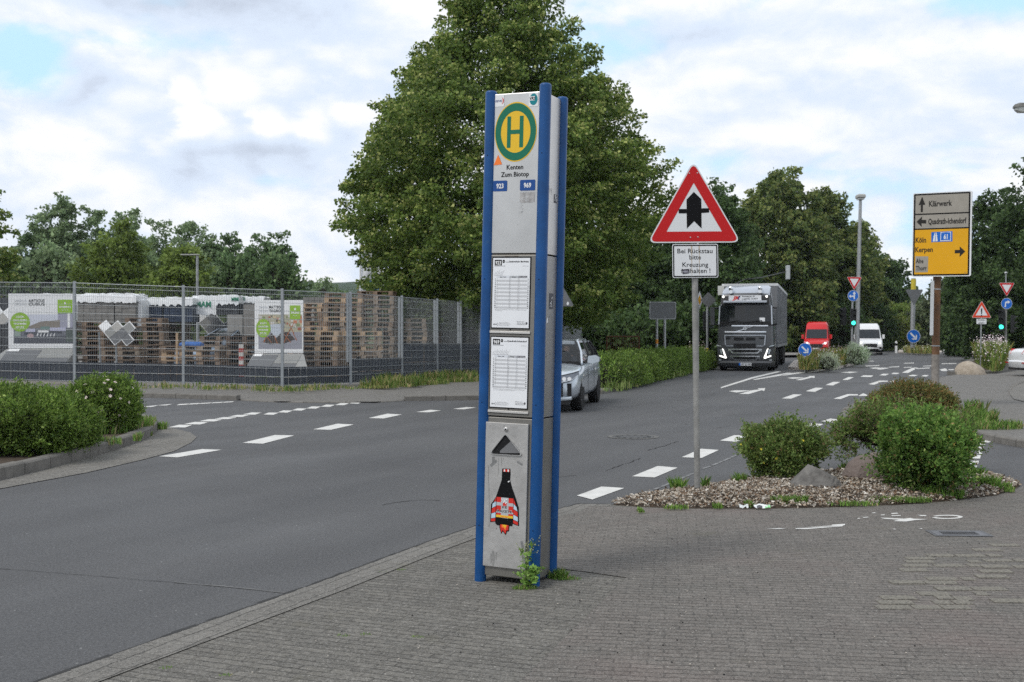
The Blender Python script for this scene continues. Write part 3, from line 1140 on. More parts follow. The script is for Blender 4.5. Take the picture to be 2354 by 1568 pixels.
def crackline(pts, w, m, z=.004, jit=0.0):
    P_ = [at(p_[0], p_[1], z) for p_ in pts]
    Q_ = resample(P_, .12)
    Q_ = [q_ + Vector((rr0.uniform(-jit, jit), rr0.uniform(-jit, jit), 0)) for q_ in Q_]
    for a_, c_ in zip(Q_, Q_[1:]):
        t_ = (c_ - a_).normalized()
        n_ = Vector((-t_.y, t_.x, 0)) * w * rr0.uniform(.4, 1.2)
        sm.add([a_ - n_, c_ - n_, c_ + n_, a_ + n_], [(0, 1, 2, 3)], m)


rr0 = random.Random(12)
crackline([(-40, 1303), (200, 1322), (420, 1340)], .0035, TAR, jit=.008)
crackline([(400, 1338), (560, 1352), (690, 1366)], .009, PALES, jit=.006)
for q in (((1390, 1082), (1430, 1068), (1475, 1052)), ((1490, 1035), (1530, 1024), (1560, 1014)), ((1640, 985), (1680, 978)), ((1250, 1100), (1330, 1092)), ((880, 1160), (960, 1148), (1010, 1150))):
    crackline(q, .007, TAR, jit=.02)
for a_, c_ in zip(EDGE, EDGE[1:]):
    Q_ = resample([Vector((a_.x, a_.y, .014)), Vector((c_.x, c_.y, .014))], .09)
    for u_, v_ in zip(Q_, Q_[1:]):
        t_ = (v_ - u_).normalized()
        n_ = Vector((-t_.y, t_.x, 0))
        w0, w1 = rr0.uniform(.002, .022), rr0.uniform(.002, .014)
        sm.add([u_ - n_ * w1, v_ - n_ * w1, v_ + n_ * w0, u_ + n_ * w0], [(0, 1, 2, 3)], TAR)
tag(sm.build('road_seams'), kind='structure')

# iron covers
IRON = mat('cast_iron', (.10, .10, .10), .7, metal=.3, var=.3, scale=30, bump=.4)
c = at(*P5(525, 265))
t = thing('manhole_cover', 'round iron manhole cover in the asphalt, behind the triangular sign pole', 'manhole cover', (c.x, c.y, 0))
mb = MB()
mb.ring([(v[0], v[1]) for v in ell(0, 0, .40)], ell(0, 0, .325), mat('manhole_ring', (.14, .137, .13), .9, var=.3, scale=20), Matrix.Identity(4), .006)
mb.build('frame_ring', t)
mb = MB()
mb.poly(ell(0, 0, .318), IRON, Matrix.Identity(4), .007)
for k in range(14):
    a = 2 * math.pi * k / 14
    mb.poly([(p[0] + .25 * math.cos(a), p[1] + .25 * math.sin(a)) for p in ell(0, 0, .03, n=8)], mat('iron_dark', (.03, .03, .03), .8), Matrix.Identity(4), .009)
mb.build('lid', t)
c = at(*P7(2010, 290))
t = thing('service_hatch', 'rectangular metal hatch cover let into the paving beyond the pale blocks', 'hatch cover', (c.x, c.y, 0), rz=-3)
mb = MB()
I4 = Matrix.Identity(4)
mb.ring(rect(-.225, -.13, .225, .13), rect(-.20, -.105, .20, .105), mat('hatch_frame', (.13, .13, .135), .6, metal=.4), I4, .017)
mb.build('frame_ring', t)
mb = MB()
mb.poly(rect(-.198, -.103, .198, .103), mat('hatch_lid', (.17, .17, .18), .55, metal=.4, var=.2, scale=20), I4, .0175)
for k in range(5):
    mb.poly(rect(-.14, -.06 + k * .027, .14, -.05 + k * .027), mat('iron_dark', (.03, .03, .03), .8), I4, .019)
mb.build('lid', t)

# ------------------------------------------------------------------ near bed: mound, chips, shrubs, rocks
BACK = [(2345, 1116), (2290, 1098), (2240, 1088), (2100, 1083), (1900, 1090), (1760, 1097), (1690, 1112), (1600, 1129), (1520, 1137), (1450, 1148)]
outline = [at(*p) for p in ISL] + [at(*p) for p in BACK]
cx = sum(p.x for p in outline) / len(outline)
cy = sum(p.y for p in outline) / len(outline)
MOUND = [(p.x, p.y) for p in outline]


def inside(x, y, poly=MOUND):
    r, n = False, len(poly)
    for i in range(n):
        (x1, y1), (x2, y2) = poly[i], poly[i - 1]
        if (y1 > y) != (y2 > y) and x < (x2 - x1) * (y - y1) / (y2 - y1) + x1:
            r = not r
    return r


def edge_dist(x, y, poly=MOUND):
    best = 9
    for i in range(len(poly)):
        a, c_ = Vector(poly[i - 1]), Vector(poly[i])
        d = c_ - a
        t_ = max(0, min(1, (Vector((x, y)) - a).dot(d) / d.length_squared))
        best = min(best, (Vector((x, y)) - a - d * t_).length)
    return best


def mound_z(x, y):
    return .015 + .065 * min(1, edge_dist(x, y) / .5) ** .7


b = MB()
inner = [(cx + (p.x - cx) * .55, cy + (p.y - cy) * .55) for p in outline]
mid_ = [(cx + (p.x - cx) * .86, cy + (p.y - cy) * .80) for p in outline]
rows = [[(p.x, p.y, .006) for p in outline], [(x, y, mound_z(x, y) - .01) for x, y in mid_], [(x, y, mound_z(x, y)) for x, y in inner]]
b.loft(rows, SOILM, caps=False)
b.add(rows[2], [tuple(range(len(inner)))], SOILM)
tag(b.build('planting_bed', smooth=1), kind='structure')
xs = [p[0] for p in MOUND]
ys = [p[1] for p in MOUND]
pts = []
rr = random.Random(3)
while len(pts) < 30000:
    x, y = rr.uniform(min(xs), max(xs)), rr.uniform(min(ys), max(ys))
    if inside(x, y):
        pts.append((x, y, mound_z(x, y)))
P = np.array(pts)
n = len(P)
P[:, 2] += RNG.uniform(0, .03, n)
D = RNG.normal(size=(n, 3)) * np.array([1, 1, .35])
V, F = leaf_quads(P, D, RNG.uniform(.014, .046, n), W=.5, fold=.10)
T = tints(n, [(tuple(v / LEAFK for v in c_), w_) for c_, w_ in (((.45, .40, .335), 4), ((.33, .265, .20), 3.4), ((.19, .125, .08), 2.2), ((.58, .54, .48), 2), ((.09, .062, .042), 1.2))], 4)
tag(np_mesh('wood_chips', V, F, T, leaf_mat('chip', 0, .9)), 'pale bark chips covering the planting bed', 'bark mulch', kind='stuff')

TWIG = mat('twig', (.075, .055, .04), .9)
SHADE_CORE = mat('inner_twigs', (.022, .022, .012), 1.0, var=.5, scale=20)  # near-black colour standing in for the shade inside the foliage


def shrub(label, x, y, rx, ry, rz, zc, n, leaf, pal, seed, name='shrub', core=.8, z=0.0, lump=.1, power=2.2, spread=.07, up=.4, W=.5, group=None, zmin=.04, flowers=None, shoots=0):
    p = at(x, y, z)
    root = thing(name, label, name, (p.x, p.y + ry * .8, z), group=group)
    bush_mesh('foliage', root, blob_shape(rx, ry, rz, zc, power, lump, seed, zmin), n, leaf, pal, up, spread, W=W)
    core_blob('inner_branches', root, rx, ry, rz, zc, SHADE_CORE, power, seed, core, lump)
    b_ = MB()
    q = random.Random(seed)
    for k in range(14):
        a = q.uniform(0, 6.28)
        r_ = q.uniform(.0, .25) * rx
        b_.tube((r_ * math.cos(a), r_ * math.sin(a), -.02), (rx * .7 * math.cos(a), ry * .7 * math.sin(a), zc * q.uniform(.5, 1)), .012, TWIG, r1=.006, n=5)
    b_.build('stems', root)
    if shoots:
        Pn, Nn = blob_shape(rx, ry, rz, zc, power, lump, seed, zc)(shoots)
        Vs, Fs, Ts = [], [], []
        for i in range(shoots):
            L = q.uniform(.06, .2)
            d = np.array([Nn[i][0] * .3, Nn[i][1] * .3, 1.0])
            m_ = 14
            Pp = Pn[i] + d * np.linspace(-.05, L, m_)[:, None]
            Dd = RNG.normal(size=(m_, 3)) * .8 + np.array([0, 0, .5])
            v_, f_ = leaf_quads(Pp, Dd, .045)
            Fs.append(f_ + sum(len(k_) for k_ in Vs))
            Vs.append(v_)
        Vs = np.concatenate(Vs)
        np_mesh('shoots', Vs, np.concatenate(Fs), tints(len(Vs) // 4, pal[:2], 4), leaf_mat('leaf'), root)['kind'] = 'stuff'
    if flowers:
        fb, fp, fr, fcol = MB(), *flowers
        m_ = mat('petal_%s' % name + str(seed), fcol, .6)
        Pn, Nn = blob_shape(rx * 1.02, ry * 1.02, rz * 1.02, zc, power, lump, seed, zc * .6)(400)
        cand = [i for i in range(400) if Pn[i][1] < .1 * ry]
        for i in q.sample(cand, min(fp, len(cand))):
            o_ = Vector(Pn[i])
            w_ = Vector(Nn[i]).normalized()
            u_ = w_.orthogonal()
            F_ = frame(o_ + w_ * .02, u_, w_.cross(u_))
            for k in range(5):
                a = k * 1.2566
                fb.add([(0, 0, 0), (fr * math.cos(a - .5), fr * math.sin(a - .5), .006), (fr * 1.25 * math.cos(a), fr * 1.25 * math.sin(a), .01), (fr * math.cos(a + .5), fr * math.sin(a + .5), .006)], [(0, 1, 2, 3)], m_, F_)
        fb.build('blossom', root)
    return root


GRN = [((.055, .105, .022), 3), ((.085, .14, .03), 3), ((.035, .07, .016), 2), ((.13, .16, .05), .8)]
GRN_O = [((.080, .118, .030), 3), ((.105, .14, .040), 3), ((.045, .075, .020), 2), ((.15, .175, .065), .8), ((.11, .08, .035), .5)]
GRN_B = [((.075, .085, .028), 3), ((.11, .10, .035), 3), ((.13, .075, .03), 2.4), ((.05, .065, .02), 2)]
shrub('rounded dense green shrub with small yellow blossoms behind the grey rock', 1812, 1106, .385, .40, .28, .28, 30000, .034, GRN_O, 1, flowers=(11, .012, (.85, .70, .08)), spread=.12, z=.06, lump=.20, power=2.1, shoots=18, core=.72)
shrub('tall bright green shrub with upright shoots at the front of the bed', 2154, 1138, .40, .40, .33, .37, 32000, .040, GRN + [((.12, .085, .035), .5)], 2, spread=.17, z=.05, lump=.27, power=2.1, core=.64, shoots=190, flowers=(5, .014, (.85, .75, .10)))
shrub('straggly shrub with bare brown twigs, behind the tall bright shrub', 2102, 1082, .80, .40, .30, .42, 24000, .036, GRN_O[:3] + [((.11, .075, .05), 1.6)], 3, spread=.17, z=.05, lump=.24, core=.6, zmin=.16)
shrub('low rounded olive and rust coloured shrub round the brown sign post', 2122, 966, .68, .50, .32, .28, 26000, .042, GRN_B, 4, spread=.10, z=.10, lump=.13, power=2.5)

# bare twigs at the right of the straggly shrub
p = at(2240, 1090, .05)


def rock(label, x, y, w, d, h, col, seed, z=0.05, rz=0, peak=.4, col2=None, dx=0.0, sharp=True):
    p_ = at(x, y, z)
    t_ = thing('rock', label, 'rock', (p_.x, p_.y + d * .4, z - .02), rz=rz)
    q = np.random.default_rng(seed)
    b_ = MB()
    secs = []
    N = 11
    ph = q.uniform(0, 6, 6)
    for hz, k in ((-.1, 1.04), (.10, 1.0), (.30, .86), (.55, .62), (.78, .38), (.94, .18), (1.0, .05)) if sharp else ((-.1, 1.02), (.15, 1.0), (.38, .93), (.60, .80), (.80, .60), (.94, .34), (1.0, .06)):
        row = []
        for i in range(N):
            a = 2 * math.pi * (i + .3 * math.sin(i * 2.7)) / N
            fac = 1 + .14 * math.sin(2 * a + ph[0]) + .10 * math.sin(3 * a + ph[1] + hz * 2) + q.uniform(-.06, .06)
            sx_ = (peak - .5) * max(0, hz) * 1.5 + dx * hz
            row.append((w * .5 * (math.cos(a) * k * fac + sx_), d * .5 * math.sin(a) * k * fac, h * (hz + q.uniform(-.04, .04) * (0 < hz < .9))))
        secs.append(row)
    b_.loft(secs, mat('rock%d' % seed, col, .9, var=.35, scale=9, bump=.9, bscale=26, col2=col2))
    b_.build('boulder', t_, smooth=22 if sharp else 34)
    return t_


import bmesh
p_ = at(1882, 1130, .06)
t_ = thing('rock', 'angular dark grey rock lying on the bark chips between two green shrubs', 'rock', (p_.x, p_.y + .2, .03))
bm_ = bmesh.new()
for v_ in ((-.31, -.12, 0), (-.1, -.22, -.02), (.15, -.22, -.02), (.31, -.1, 0), (.33, .1, 0), (0, .22, 0), (-.29, .1, 0), (.21, -.09, .15), (.25, .08, .13), (-.16, -.11, .12), (-.13, .1, .14), (-.05, .02, .27), (.02, -.06, .245), (.02, .09, .23), (.12, -.13, .17), (-.22, -.06, .06)):
    bm_.verts.new(v_)
bmesh.ops.convex_hull(bm_, input=bm_.verts)
for _ in range(2):
    bmesh.ops.subdivide_edges(bm_, edges=bm_.edges[:], cuts=1, use_grid_fill=True)
q_ = random.Random(5)
for v_ in bm_.verts:
    v_.co += Vector((q_.uniform(-1, 1), q_.uniform(-1, 1), q_.uniform(-1, 1))) * .006
me_ = bpy.data.meshes.new('boulder')
bm_.to_mesh(me_)
bm_.free()
me_.materials.append(mat('rock21', (.085, .08, .075), .9, scale=9, bump=.9, bscale=26, col2=(.20, .19, .175)))
o_ = bpy.data.objects.new('boulder', me_)
COL.objects.link(o_)
o_.parent = t_
rock('smooth brownish rock leaning beside the tall bright shrub', 2012, 1106, .62, .40, .30, (.16, .125, .11), 22, z=.07, peak=.62, col2=(.20, .165, .15), sharp=False)
rock('long pale boulder on the planted island in front of the exclamation warning sign', 2240, 860, 1.15, .8, .50, (.30, .25, .19), 23, z=.12, peak=.36, col2=(.46, .40, .33), sharp=False)


def grass(name, label, areas, pal, lean=.4, cat='grass', kind='stuff'):
    """areas: (x, y, rx, ry, n, h, z) in world metres"""
    Vs, Fs, Ts, o_ = [], [], [], 0
    for (x, y, rx, ry, n_, h, z, w) in areas:
        r_ = np.sqrt(RNG.uniform(0, 1, n_))
        a = RNG.uniform(0, 2 * np.pi, n_)
        Pp = np.stack([x + rx * r_ * np.cos(a), y + ry * r_ * np.sin(a), np.full(n_, z - .01)], 1)
        v_, f_ = blade_quads(Pp, h * RNG.uniform(.4, 1.1, n_), lean, w)
        Vs.append(v_)
        Fs.append(f_ + o_)
        o_ += len(v_)
        Ts.append(tints(n_, pal, 5))
    o = np_mesh(name, np.concatenate(Vs), np.concatenate(Fs), np.concatenate(Ts), leaf_mat('leaf'))
    return tag(o, label, cat, kind=kind)


GP = [((.09, .16, .03), 3), ((.13, .20, .05), 2), ((.06, .11, .025), 2), ((.22, .19, .09), .5)]
ar = []
for x, y, rx, ry, n_, h in ((2395, 1124, .08, .05, 110, .14), (2560, 1113, .04, .03, 50, .12), (2570, 1112, .06, .04, 60, .12), (1818, 1157, .17, .05, 330, .09), (1720, 1163, .04, .03, 60, .07), (1555, 1168, .11, .03, 90, .05), (1650, 1166, .05, .03, 60, .06), (1960, 1160, .25, .04, 160, .05), (2070, 1152, .3, .05, 420, .06), (2170, 1142, .22, .07, 400, .09),
                            (2262, 1120, .14, .10, 320, .14), (2240, 1100, .10, .08, 200, .14), (2300, 1124, .10, .06, 160, .09), (2320, 1128, .05, .05, 90, .06), (2140, 1140, .12, .06, 220, .13), (1558, 1126, .05, .04, 90, .12), (1620, 1126, .05, .03, 40, .16), (1705, 1112, .05, .04, 60, .13), (1760, 1108, .02, .02, 12, .08), (1470, 1172, .03, .02, 30, .04), (1475, 1176, .03, .02, 25, .04), (1980, 1098, .14, .08, 220, .08), (1950, 1080, .10, .06, 160, .10)):
    x = min(x, 2338) if x < 2350 else {2395: 1558, 2560: 1696, 2570: 1704}[x]
    q = at(x, y, .03)
    ar.append((q.x, q.y, rx, ry, n_, h, .03, .0045))
grass('grass', 'grass tufts growing along the edges of the bark bed', ar, GP, .7)
ar = []
for x, y, rx, ry, n_, h in ((2262, 985, .6, .30, 700, .16), (2250, 968, .30, .35, 380, .24), (2285, 980, .4, .2, 240, .10), (2225, 975, .3, .3, 300, .20), (1985, 955, .12, .4, 200, .18), (1998, 968, .2, .2, 160, .12), (2225, 986, .2, .2, 160, .12), (2240, 950, .2, .3, 160, .28)):
    q = at(x, y, .10)
    ar.append((q.x, q.y, rx, ry, n_, h, .10, .008))
grass('grass', 'long grass round the olive shrub on the far pavement island', ar, GP + [((.17, .17, .07), 2), ((.05, .09, .02), 2)], .6)
# weeds by the left hedge and along the fence
ar = []
for x, y, rx, ry, n_, h in ((300, 985, .35, .4, 600, .18), (265, 990, .4, .35, 500, .25), (230, 998, .4, .3, 400, .18), (330, 975, .2, .3, 250, .16), (200, 1020, .5, .2, 300, .12), (370, 985, .10, .12, 120, .14), (315, 1012, .06, .06, 60, .14), (345, 1000, .05, .05, 40, .08)):
    q = at(x, y, .1 if x < 340 else .02)
    ar.append((q.x, q.y, rx, ry, n_, h, .1 if x < 340 else .02, .008))
grass('grass', 'weedy grass at the foot of the rounded left hedges', ar, GP + [((.20, .18, .10), 2)], .5)
ar = []
for i in range(90):
    x = rr.uniform(850, 1105)
    y = float(np.interp(x, [f[0] for f in FENCE], [f[2] for f in FENCE])) + rr.uniform(0, 10)
    q = at(x, y, .18)
    ar.append((q.x, q.y, .35, .12, 60, rr.uniform(.1, .4), .17, .014))
for i in range(60):
    x = rr.uniform(300, 860)
    y = float(np.interp(x, [f[0] for f in FENCE], [f[2] for f in FENCE])) + rr.uniform(1, 8)
    q = at(x, y, .18)
    ar.append((q.x, q.y, .2, .08, 18, rr.uniform(.06, .2), .17, .012))
for x, y, h in ((1045, 867, 1.0), (1062, 866, .8), (1092, 864, .9), (1100, 864, .8), (596, 889, .35), (610, 889, .3), (640, 890, .45)):
    q = at(x, y, .18)
    ar.append((q.x, q.y, .12, .08, 60, h, .17, .03))
grass('grass', 'unmown grass and weeds along the foot of the mesh fence', ar, [((.09, .13, .03), 3), ((.16, .16, .06), 2), ((.24, .20, .10), 1.5), ((.05, .09, .02), 2)], .4)
ar = []
for i in range(160):
    x = rr.uniform(1390, 1640)
    q = at(x, float(np.interp(x, [1383, 1480, 1590, 1640], [900, 876, 853, 842])) - rr.uniform(0, 25), .1)
    ar.append((q.x, q.y, .5, .3, 30, rr.uniform(.1, .35), .08, .015))
for i in range(150):
    x = rr.uniform(2030, 2420)
    q = at(x, rr.uniform(789, 806), .05)
    ar.append((q.x, q.y, 2.5, 1, 40, rr.uniform(.2, .6), .02, .05))
grass('grass', 'rough grass on the verges beyond the junction', ar, [((.08, .12, .03), 3), ((.12, .15, .05), 2), ((.16, .16, .07), 1)], .4)


def wild(name, label, box, n_, h, pal, dots, dotcol, dn, z=.14, w=.014):
    """dense flowering plants of a bed; box = outline in the picture's ground points"""
    poly = [(v.x, v.y) for v in (at(p_[0], p_[1], z) for p_ in box)]
    x0, x1 = min(p_[0] for p_ in poly), max(p_[0] for p_ in poly)
    y0, y1 = min(p_[1] for p_ in poly), max(p_[1] for p_ in poly)
    Q = []
    while len(Q) < n_:
        x, y = rr.uniform(x0, x1), rr.uniform(y0, y1)
        if inside(x, y, poly) and edge_dist(x, y, poly) > .45:
            Q.append((x, y, z))
    Q = np.array(Q)
    hh = h * (.55 + .45 * np.sin(Q[:, 0] * 2.1 + Q[:, 1] * .9) ** 2) * RNG.uniform(.5, 1.15, n_)
    v1, f1 = blade_quads(Q, hh, .45, w)
    t1 = tints(n_, pal, 5)
    V_, F_ = v1, f1
    o = np_mesh(name, V_, F_, t1, leaf_mat('leaf'))
    tag(o, label, 'flower bed', kind='stuff')
    i = RNG.choice(n_, dn)
    Pd = Q[i] + np.stack([RNG.normal(0, .12, dn), RNG.normal(0, .12, dn), hh[i] * RNG.uniform(.8, 1.25, dn)], 1)
    V2, F2 = leaf_quads(Pd, RNG.normal(size=(dn, 3)), dots * RNG.uniform(.5, 1.2, dn), W=.8)
    o2 = np_mesh('flower_heads', V2, F2, tints(dn, dotcol, 4), leaf_mat('leaf'), o)
    o2['kind'] = 'stuff'
    return o


YG = [((.15, .15, .045), 3), ((.10, .13, .035), 3), ((.20, .16, .06), 2), ((.12, .09, .05), 1.2), ((.07, .10, .03), 2)]
wild('flower_bed', 'wild flowers and dry grasses filling the kerbed median in front of the vans', BED_M, 9000, .75, YG, .07, [((.28, .20, .24), 3), ((.10, .07, .09), 3), ((.55, .50, .5), 1)], 900, w=.022)
wild('flower_bed', 'tall pink and white flowers on the right island round the exclamation sign', [(2262, 859), (2332, 853), (2336, 838), (2305, 828), (2220, 831), (2232, 843)], 9000, 1.1, [((.10, .15, .035), 3), ((.15, .18, .05), 3), ((.22, .20, .07), 1)], .075, [((.62, .55, .55), 3), ((.45, .35, .38), 2), ((.13, .09, .10), 1.5)], 2600, w=.014)
wild('flower_bed', 'low grasses on the far traffic island with the blue arrow sign', BED_F, 3000, .55, YG, .09, [((.6, .58, .5), 2)], 200, w=.04)
wild('flower_bed', 'pink flowering weeds at the end of the middle hedge beside the lorry', BED_T, 5000, 1.0, [((.10, .15, .035), 3), ((.18, .19, .08), 2)], .08, [((.55, .48, .45), 3), ((.35, .25, .27), 2)], 800, z=.1, w=.02)
shrub('silvery grey lavender bush at the right end of the planted median', 1974, 838, .52, .5, .46, .38, 4500, .11, [((.19, .23, .16), 3), ((.13, .17, .10), 2), ((.25, .28, .22), 1)], 41, name='lavender', z=.14, up=1.4, W=.25, spread=.15)
shrub('pale silvery tuft in the middle of the planted median', 1905, 849, .42, .3, .34, .25, 2200, .09, [((.26, .29, .22), 3), ((.17, .20, .14), 2)], 42, name='lavender', z=.14, up=1.0, W=.25, spread=.1)

# ------------------------------------------------------------------ hedges
HP = [((.065, .105, .02), 3), ((.095, .145, .028), 3), ((.04, .07, .015), 2), ((.13, .17, .045), 1)]
shrub('big rounded hedge at the left edge, nearest the road', -75, 1052, 1.18, .9, .44, .36, 60000, .044, HP, 51, name='hedge', z=.10, power=2.5, lump=.09, spread=.10, core=.86)
shrub('smaller rounded hedge with whitish pink blossoms, behind the big left hedge', 208, 1000, .49, .55, .41, .38, 26000, .046, HP, 52, name='hedge', z=.10, power=2.6, lump=.07, spread=.10, core=.86, flowers=(34, .022, (.75, .62, .58)))


def hedge_along(label, pts, hw, h, n_, leaf, pal, seed, z=.09):
    P_ = [Vector((v.x, v.y, 0)) for v in (at(p_[0], p_[1], z) for p_ in pts)]
    Q = resample(P_, .5)
    o0 = Q[0]
    root = thing('hedge', label, 'hedge', (o0.x, o0.y, z))
    q = np.array([[v.x - o0.x, v.y - o0.y] for v in Q])
    tg = np.gradient(q, axis=0)
    tg /= np.linalg.norm(tg, axis=1, keepdims=True)
    nr = np.stack([-tg[:, 1], tg[:, 0]], 1)
    hs = np.array([h[0] + (h[1] - h[0]) * i / (len(Q) - 1) for i in range(len(Q))])

    def shp(k):
        s_ = RNG.uniform(0, len(Q) - 1.001, k)
        i = s_.astype(int)
        f_ = (s_ - i)[:, None]
        c_ = q[i] * (1 - f_) + q[i + 1] * f_
        a = RNG.uniform(-.15, np.pi + .15, k)
        ca, sa = np.cos(a), np.sin(a)
        pw = (np.abs(ca) ** 3 + np.abs(sa) ** 3) ** (-1 / 3)
        lm = 1 + .07 * np.sin(s_ * 1.1 + seed) + .06 * np.sin(s_ * 2.7 + a * 2)
        X = ca * pw * hw * lm
        Z = np.maximum(.02, sa * pw * hs[i] * lm)
        endk = np.minimum(1, np.minimum(s_, len(Q) - 1 - s_) * .5 + .55)
        P__ = np.stack([c_[:, 0] + nr[i, 0] * X * endk, c_[:, 1] + nr[i, 1] * X * endk, Z * endk], 1)
        N__ = np.stack([nr[i, 0] * ca, nr[i, 1] * ca, sa], 1)
        return P__, N__
    bush_mesh('foliage', root, shp, n_, leaf, pal, .4, .12)
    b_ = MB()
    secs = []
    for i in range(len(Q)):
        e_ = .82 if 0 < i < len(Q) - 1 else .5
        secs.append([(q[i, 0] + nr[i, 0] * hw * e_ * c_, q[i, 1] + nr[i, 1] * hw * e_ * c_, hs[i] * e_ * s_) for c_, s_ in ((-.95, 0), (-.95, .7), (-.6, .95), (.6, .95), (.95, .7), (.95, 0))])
    b_.loft(secs, SHADE_CORE)  # solid core coloured as the hedge's inner shade
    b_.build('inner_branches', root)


hedge_along('long clipped hedge running along the kerb behind the silver estate car', [(1330, 893), (1400, 886), (1480, 868), (1560, 852), (1612, 843)], .75, (.86, .74), 60000, .075, HP, 5)

# ------------------------------------------------------------------ trees
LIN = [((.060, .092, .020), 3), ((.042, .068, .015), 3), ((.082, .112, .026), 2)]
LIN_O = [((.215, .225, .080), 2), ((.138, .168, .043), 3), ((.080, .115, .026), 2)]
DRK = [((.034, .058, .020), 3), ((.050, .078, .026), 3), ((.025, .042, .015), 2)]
DWD = [((.060, .095, .040), 3), ((.082, .118, .050), 3), ((.045, .072, .030), 2)]  # lifted copy of the dark palette, haze put into the leaf colour
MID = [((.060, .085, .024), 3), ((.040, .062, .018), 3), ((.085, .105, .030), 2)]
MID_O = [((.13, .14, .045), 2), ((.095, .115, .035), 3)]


def prof(*tr):
    ts, rs = zip(*tr)
    return lambda t: float(np.interp(t, ts, rs))


EGG = lambda r: prof((0, r * .62), (.15, r * .9), (.4, r), (.65, r * .86), (.85, r * .52), (1, r * .12))
POPLAR = lambda r: prof((0, r * .55), (.25, r * .9), (.45, r), (.7, r * .82), (.88, r * .5), (1, r * .1))
COLM = lambda r: prof((0, r * .7), (.3, r), (.7, r * .9), (.9, r * .55), (1, r * .15))
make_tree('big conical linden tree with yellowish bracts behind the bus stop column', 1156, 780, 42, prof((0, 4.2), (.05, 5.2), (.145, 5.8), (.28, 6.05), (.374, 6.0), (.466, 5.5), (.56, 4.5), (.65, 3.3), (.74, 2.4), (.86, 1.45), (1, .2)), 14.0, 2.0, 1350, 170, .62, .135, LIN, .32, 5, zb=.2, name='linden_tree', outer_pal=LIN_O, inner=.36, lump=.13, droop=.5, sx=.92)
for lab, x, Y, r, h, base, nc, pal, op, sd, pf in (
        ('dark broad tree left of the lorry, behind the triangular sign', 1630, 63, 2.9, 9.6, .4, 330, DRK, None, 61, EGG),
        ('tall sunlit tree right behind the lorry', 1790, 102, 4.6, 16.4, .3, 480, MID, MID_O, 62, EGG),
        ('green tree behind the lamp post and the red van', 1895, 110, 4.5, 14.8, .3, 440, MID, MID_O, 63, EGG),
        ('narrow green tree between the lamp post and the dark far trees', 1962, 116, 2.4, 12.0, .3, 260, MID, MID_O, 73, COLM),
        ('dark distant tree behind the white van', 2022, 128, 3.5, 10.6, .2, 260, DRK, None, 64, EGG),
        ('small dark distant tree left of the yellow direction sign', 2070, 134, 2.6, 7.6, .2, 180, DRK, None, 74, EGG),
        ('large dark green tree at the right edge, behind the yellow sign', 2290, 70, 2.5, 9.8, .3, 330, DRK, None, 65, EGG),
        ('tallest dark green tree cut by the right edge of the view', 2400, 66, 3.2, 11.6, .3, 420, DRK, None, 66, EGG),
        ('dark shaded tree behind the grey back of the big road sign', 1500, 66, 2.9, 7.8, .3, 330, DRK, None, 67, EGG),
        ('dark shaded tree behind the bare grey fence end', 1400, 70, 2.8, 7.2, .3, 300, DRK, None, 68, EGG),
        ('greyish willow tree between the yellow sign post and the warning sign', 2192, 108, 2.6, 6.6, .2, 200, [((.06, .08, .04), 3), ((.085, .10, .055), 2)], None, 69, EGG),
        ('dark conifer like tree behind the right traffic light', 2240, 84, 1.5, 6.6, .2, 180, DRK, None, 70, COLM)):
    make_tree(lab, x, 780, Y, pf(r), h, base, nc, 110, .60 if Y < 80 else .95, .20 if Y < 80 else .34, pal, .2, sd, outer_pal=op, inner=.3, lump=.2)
# undergrowth closing the view below the crowns
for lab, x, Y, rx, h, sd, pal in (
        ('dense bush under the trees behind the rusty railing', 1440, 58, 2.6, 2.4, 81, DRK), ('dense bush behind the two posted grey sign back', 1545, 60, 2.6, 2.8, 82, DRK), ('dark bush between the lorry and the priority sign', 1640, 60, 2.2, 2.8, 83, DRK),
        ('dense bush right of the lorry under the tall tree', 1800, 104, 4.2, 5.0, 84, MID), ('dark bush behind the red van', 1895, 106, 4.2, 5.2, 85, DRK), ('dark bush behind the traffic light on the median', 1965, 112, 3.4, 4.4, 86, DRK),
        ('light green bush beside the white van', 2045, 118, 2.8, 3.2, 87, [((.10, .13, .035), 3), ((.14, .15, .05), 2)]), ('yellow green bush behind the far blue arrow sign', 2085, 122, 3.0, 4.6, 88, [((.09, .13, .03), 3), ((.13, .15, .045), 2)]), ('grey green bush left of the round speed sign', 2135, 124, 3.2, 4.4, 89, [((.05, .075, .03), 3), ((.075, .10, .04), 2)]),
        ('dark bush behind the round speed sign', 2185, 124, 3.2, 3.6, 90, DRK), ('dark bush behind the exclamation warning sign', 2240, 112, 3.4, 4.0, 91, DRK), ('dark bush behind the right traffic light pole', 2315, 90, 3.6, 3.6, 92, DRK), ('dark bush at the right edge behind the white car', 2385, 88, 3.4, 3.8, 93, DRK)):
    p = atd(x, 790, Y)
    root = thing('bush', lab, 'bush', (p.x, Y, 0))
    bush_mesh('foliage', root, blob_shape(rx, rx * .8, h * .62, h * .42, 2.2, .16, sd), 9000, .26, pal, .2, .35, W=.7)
    core_blob('inner_branches', root, rx, rx * .8, h * .62, h * .42, SHADE_CORE, 2.2, sd, .8, .16)
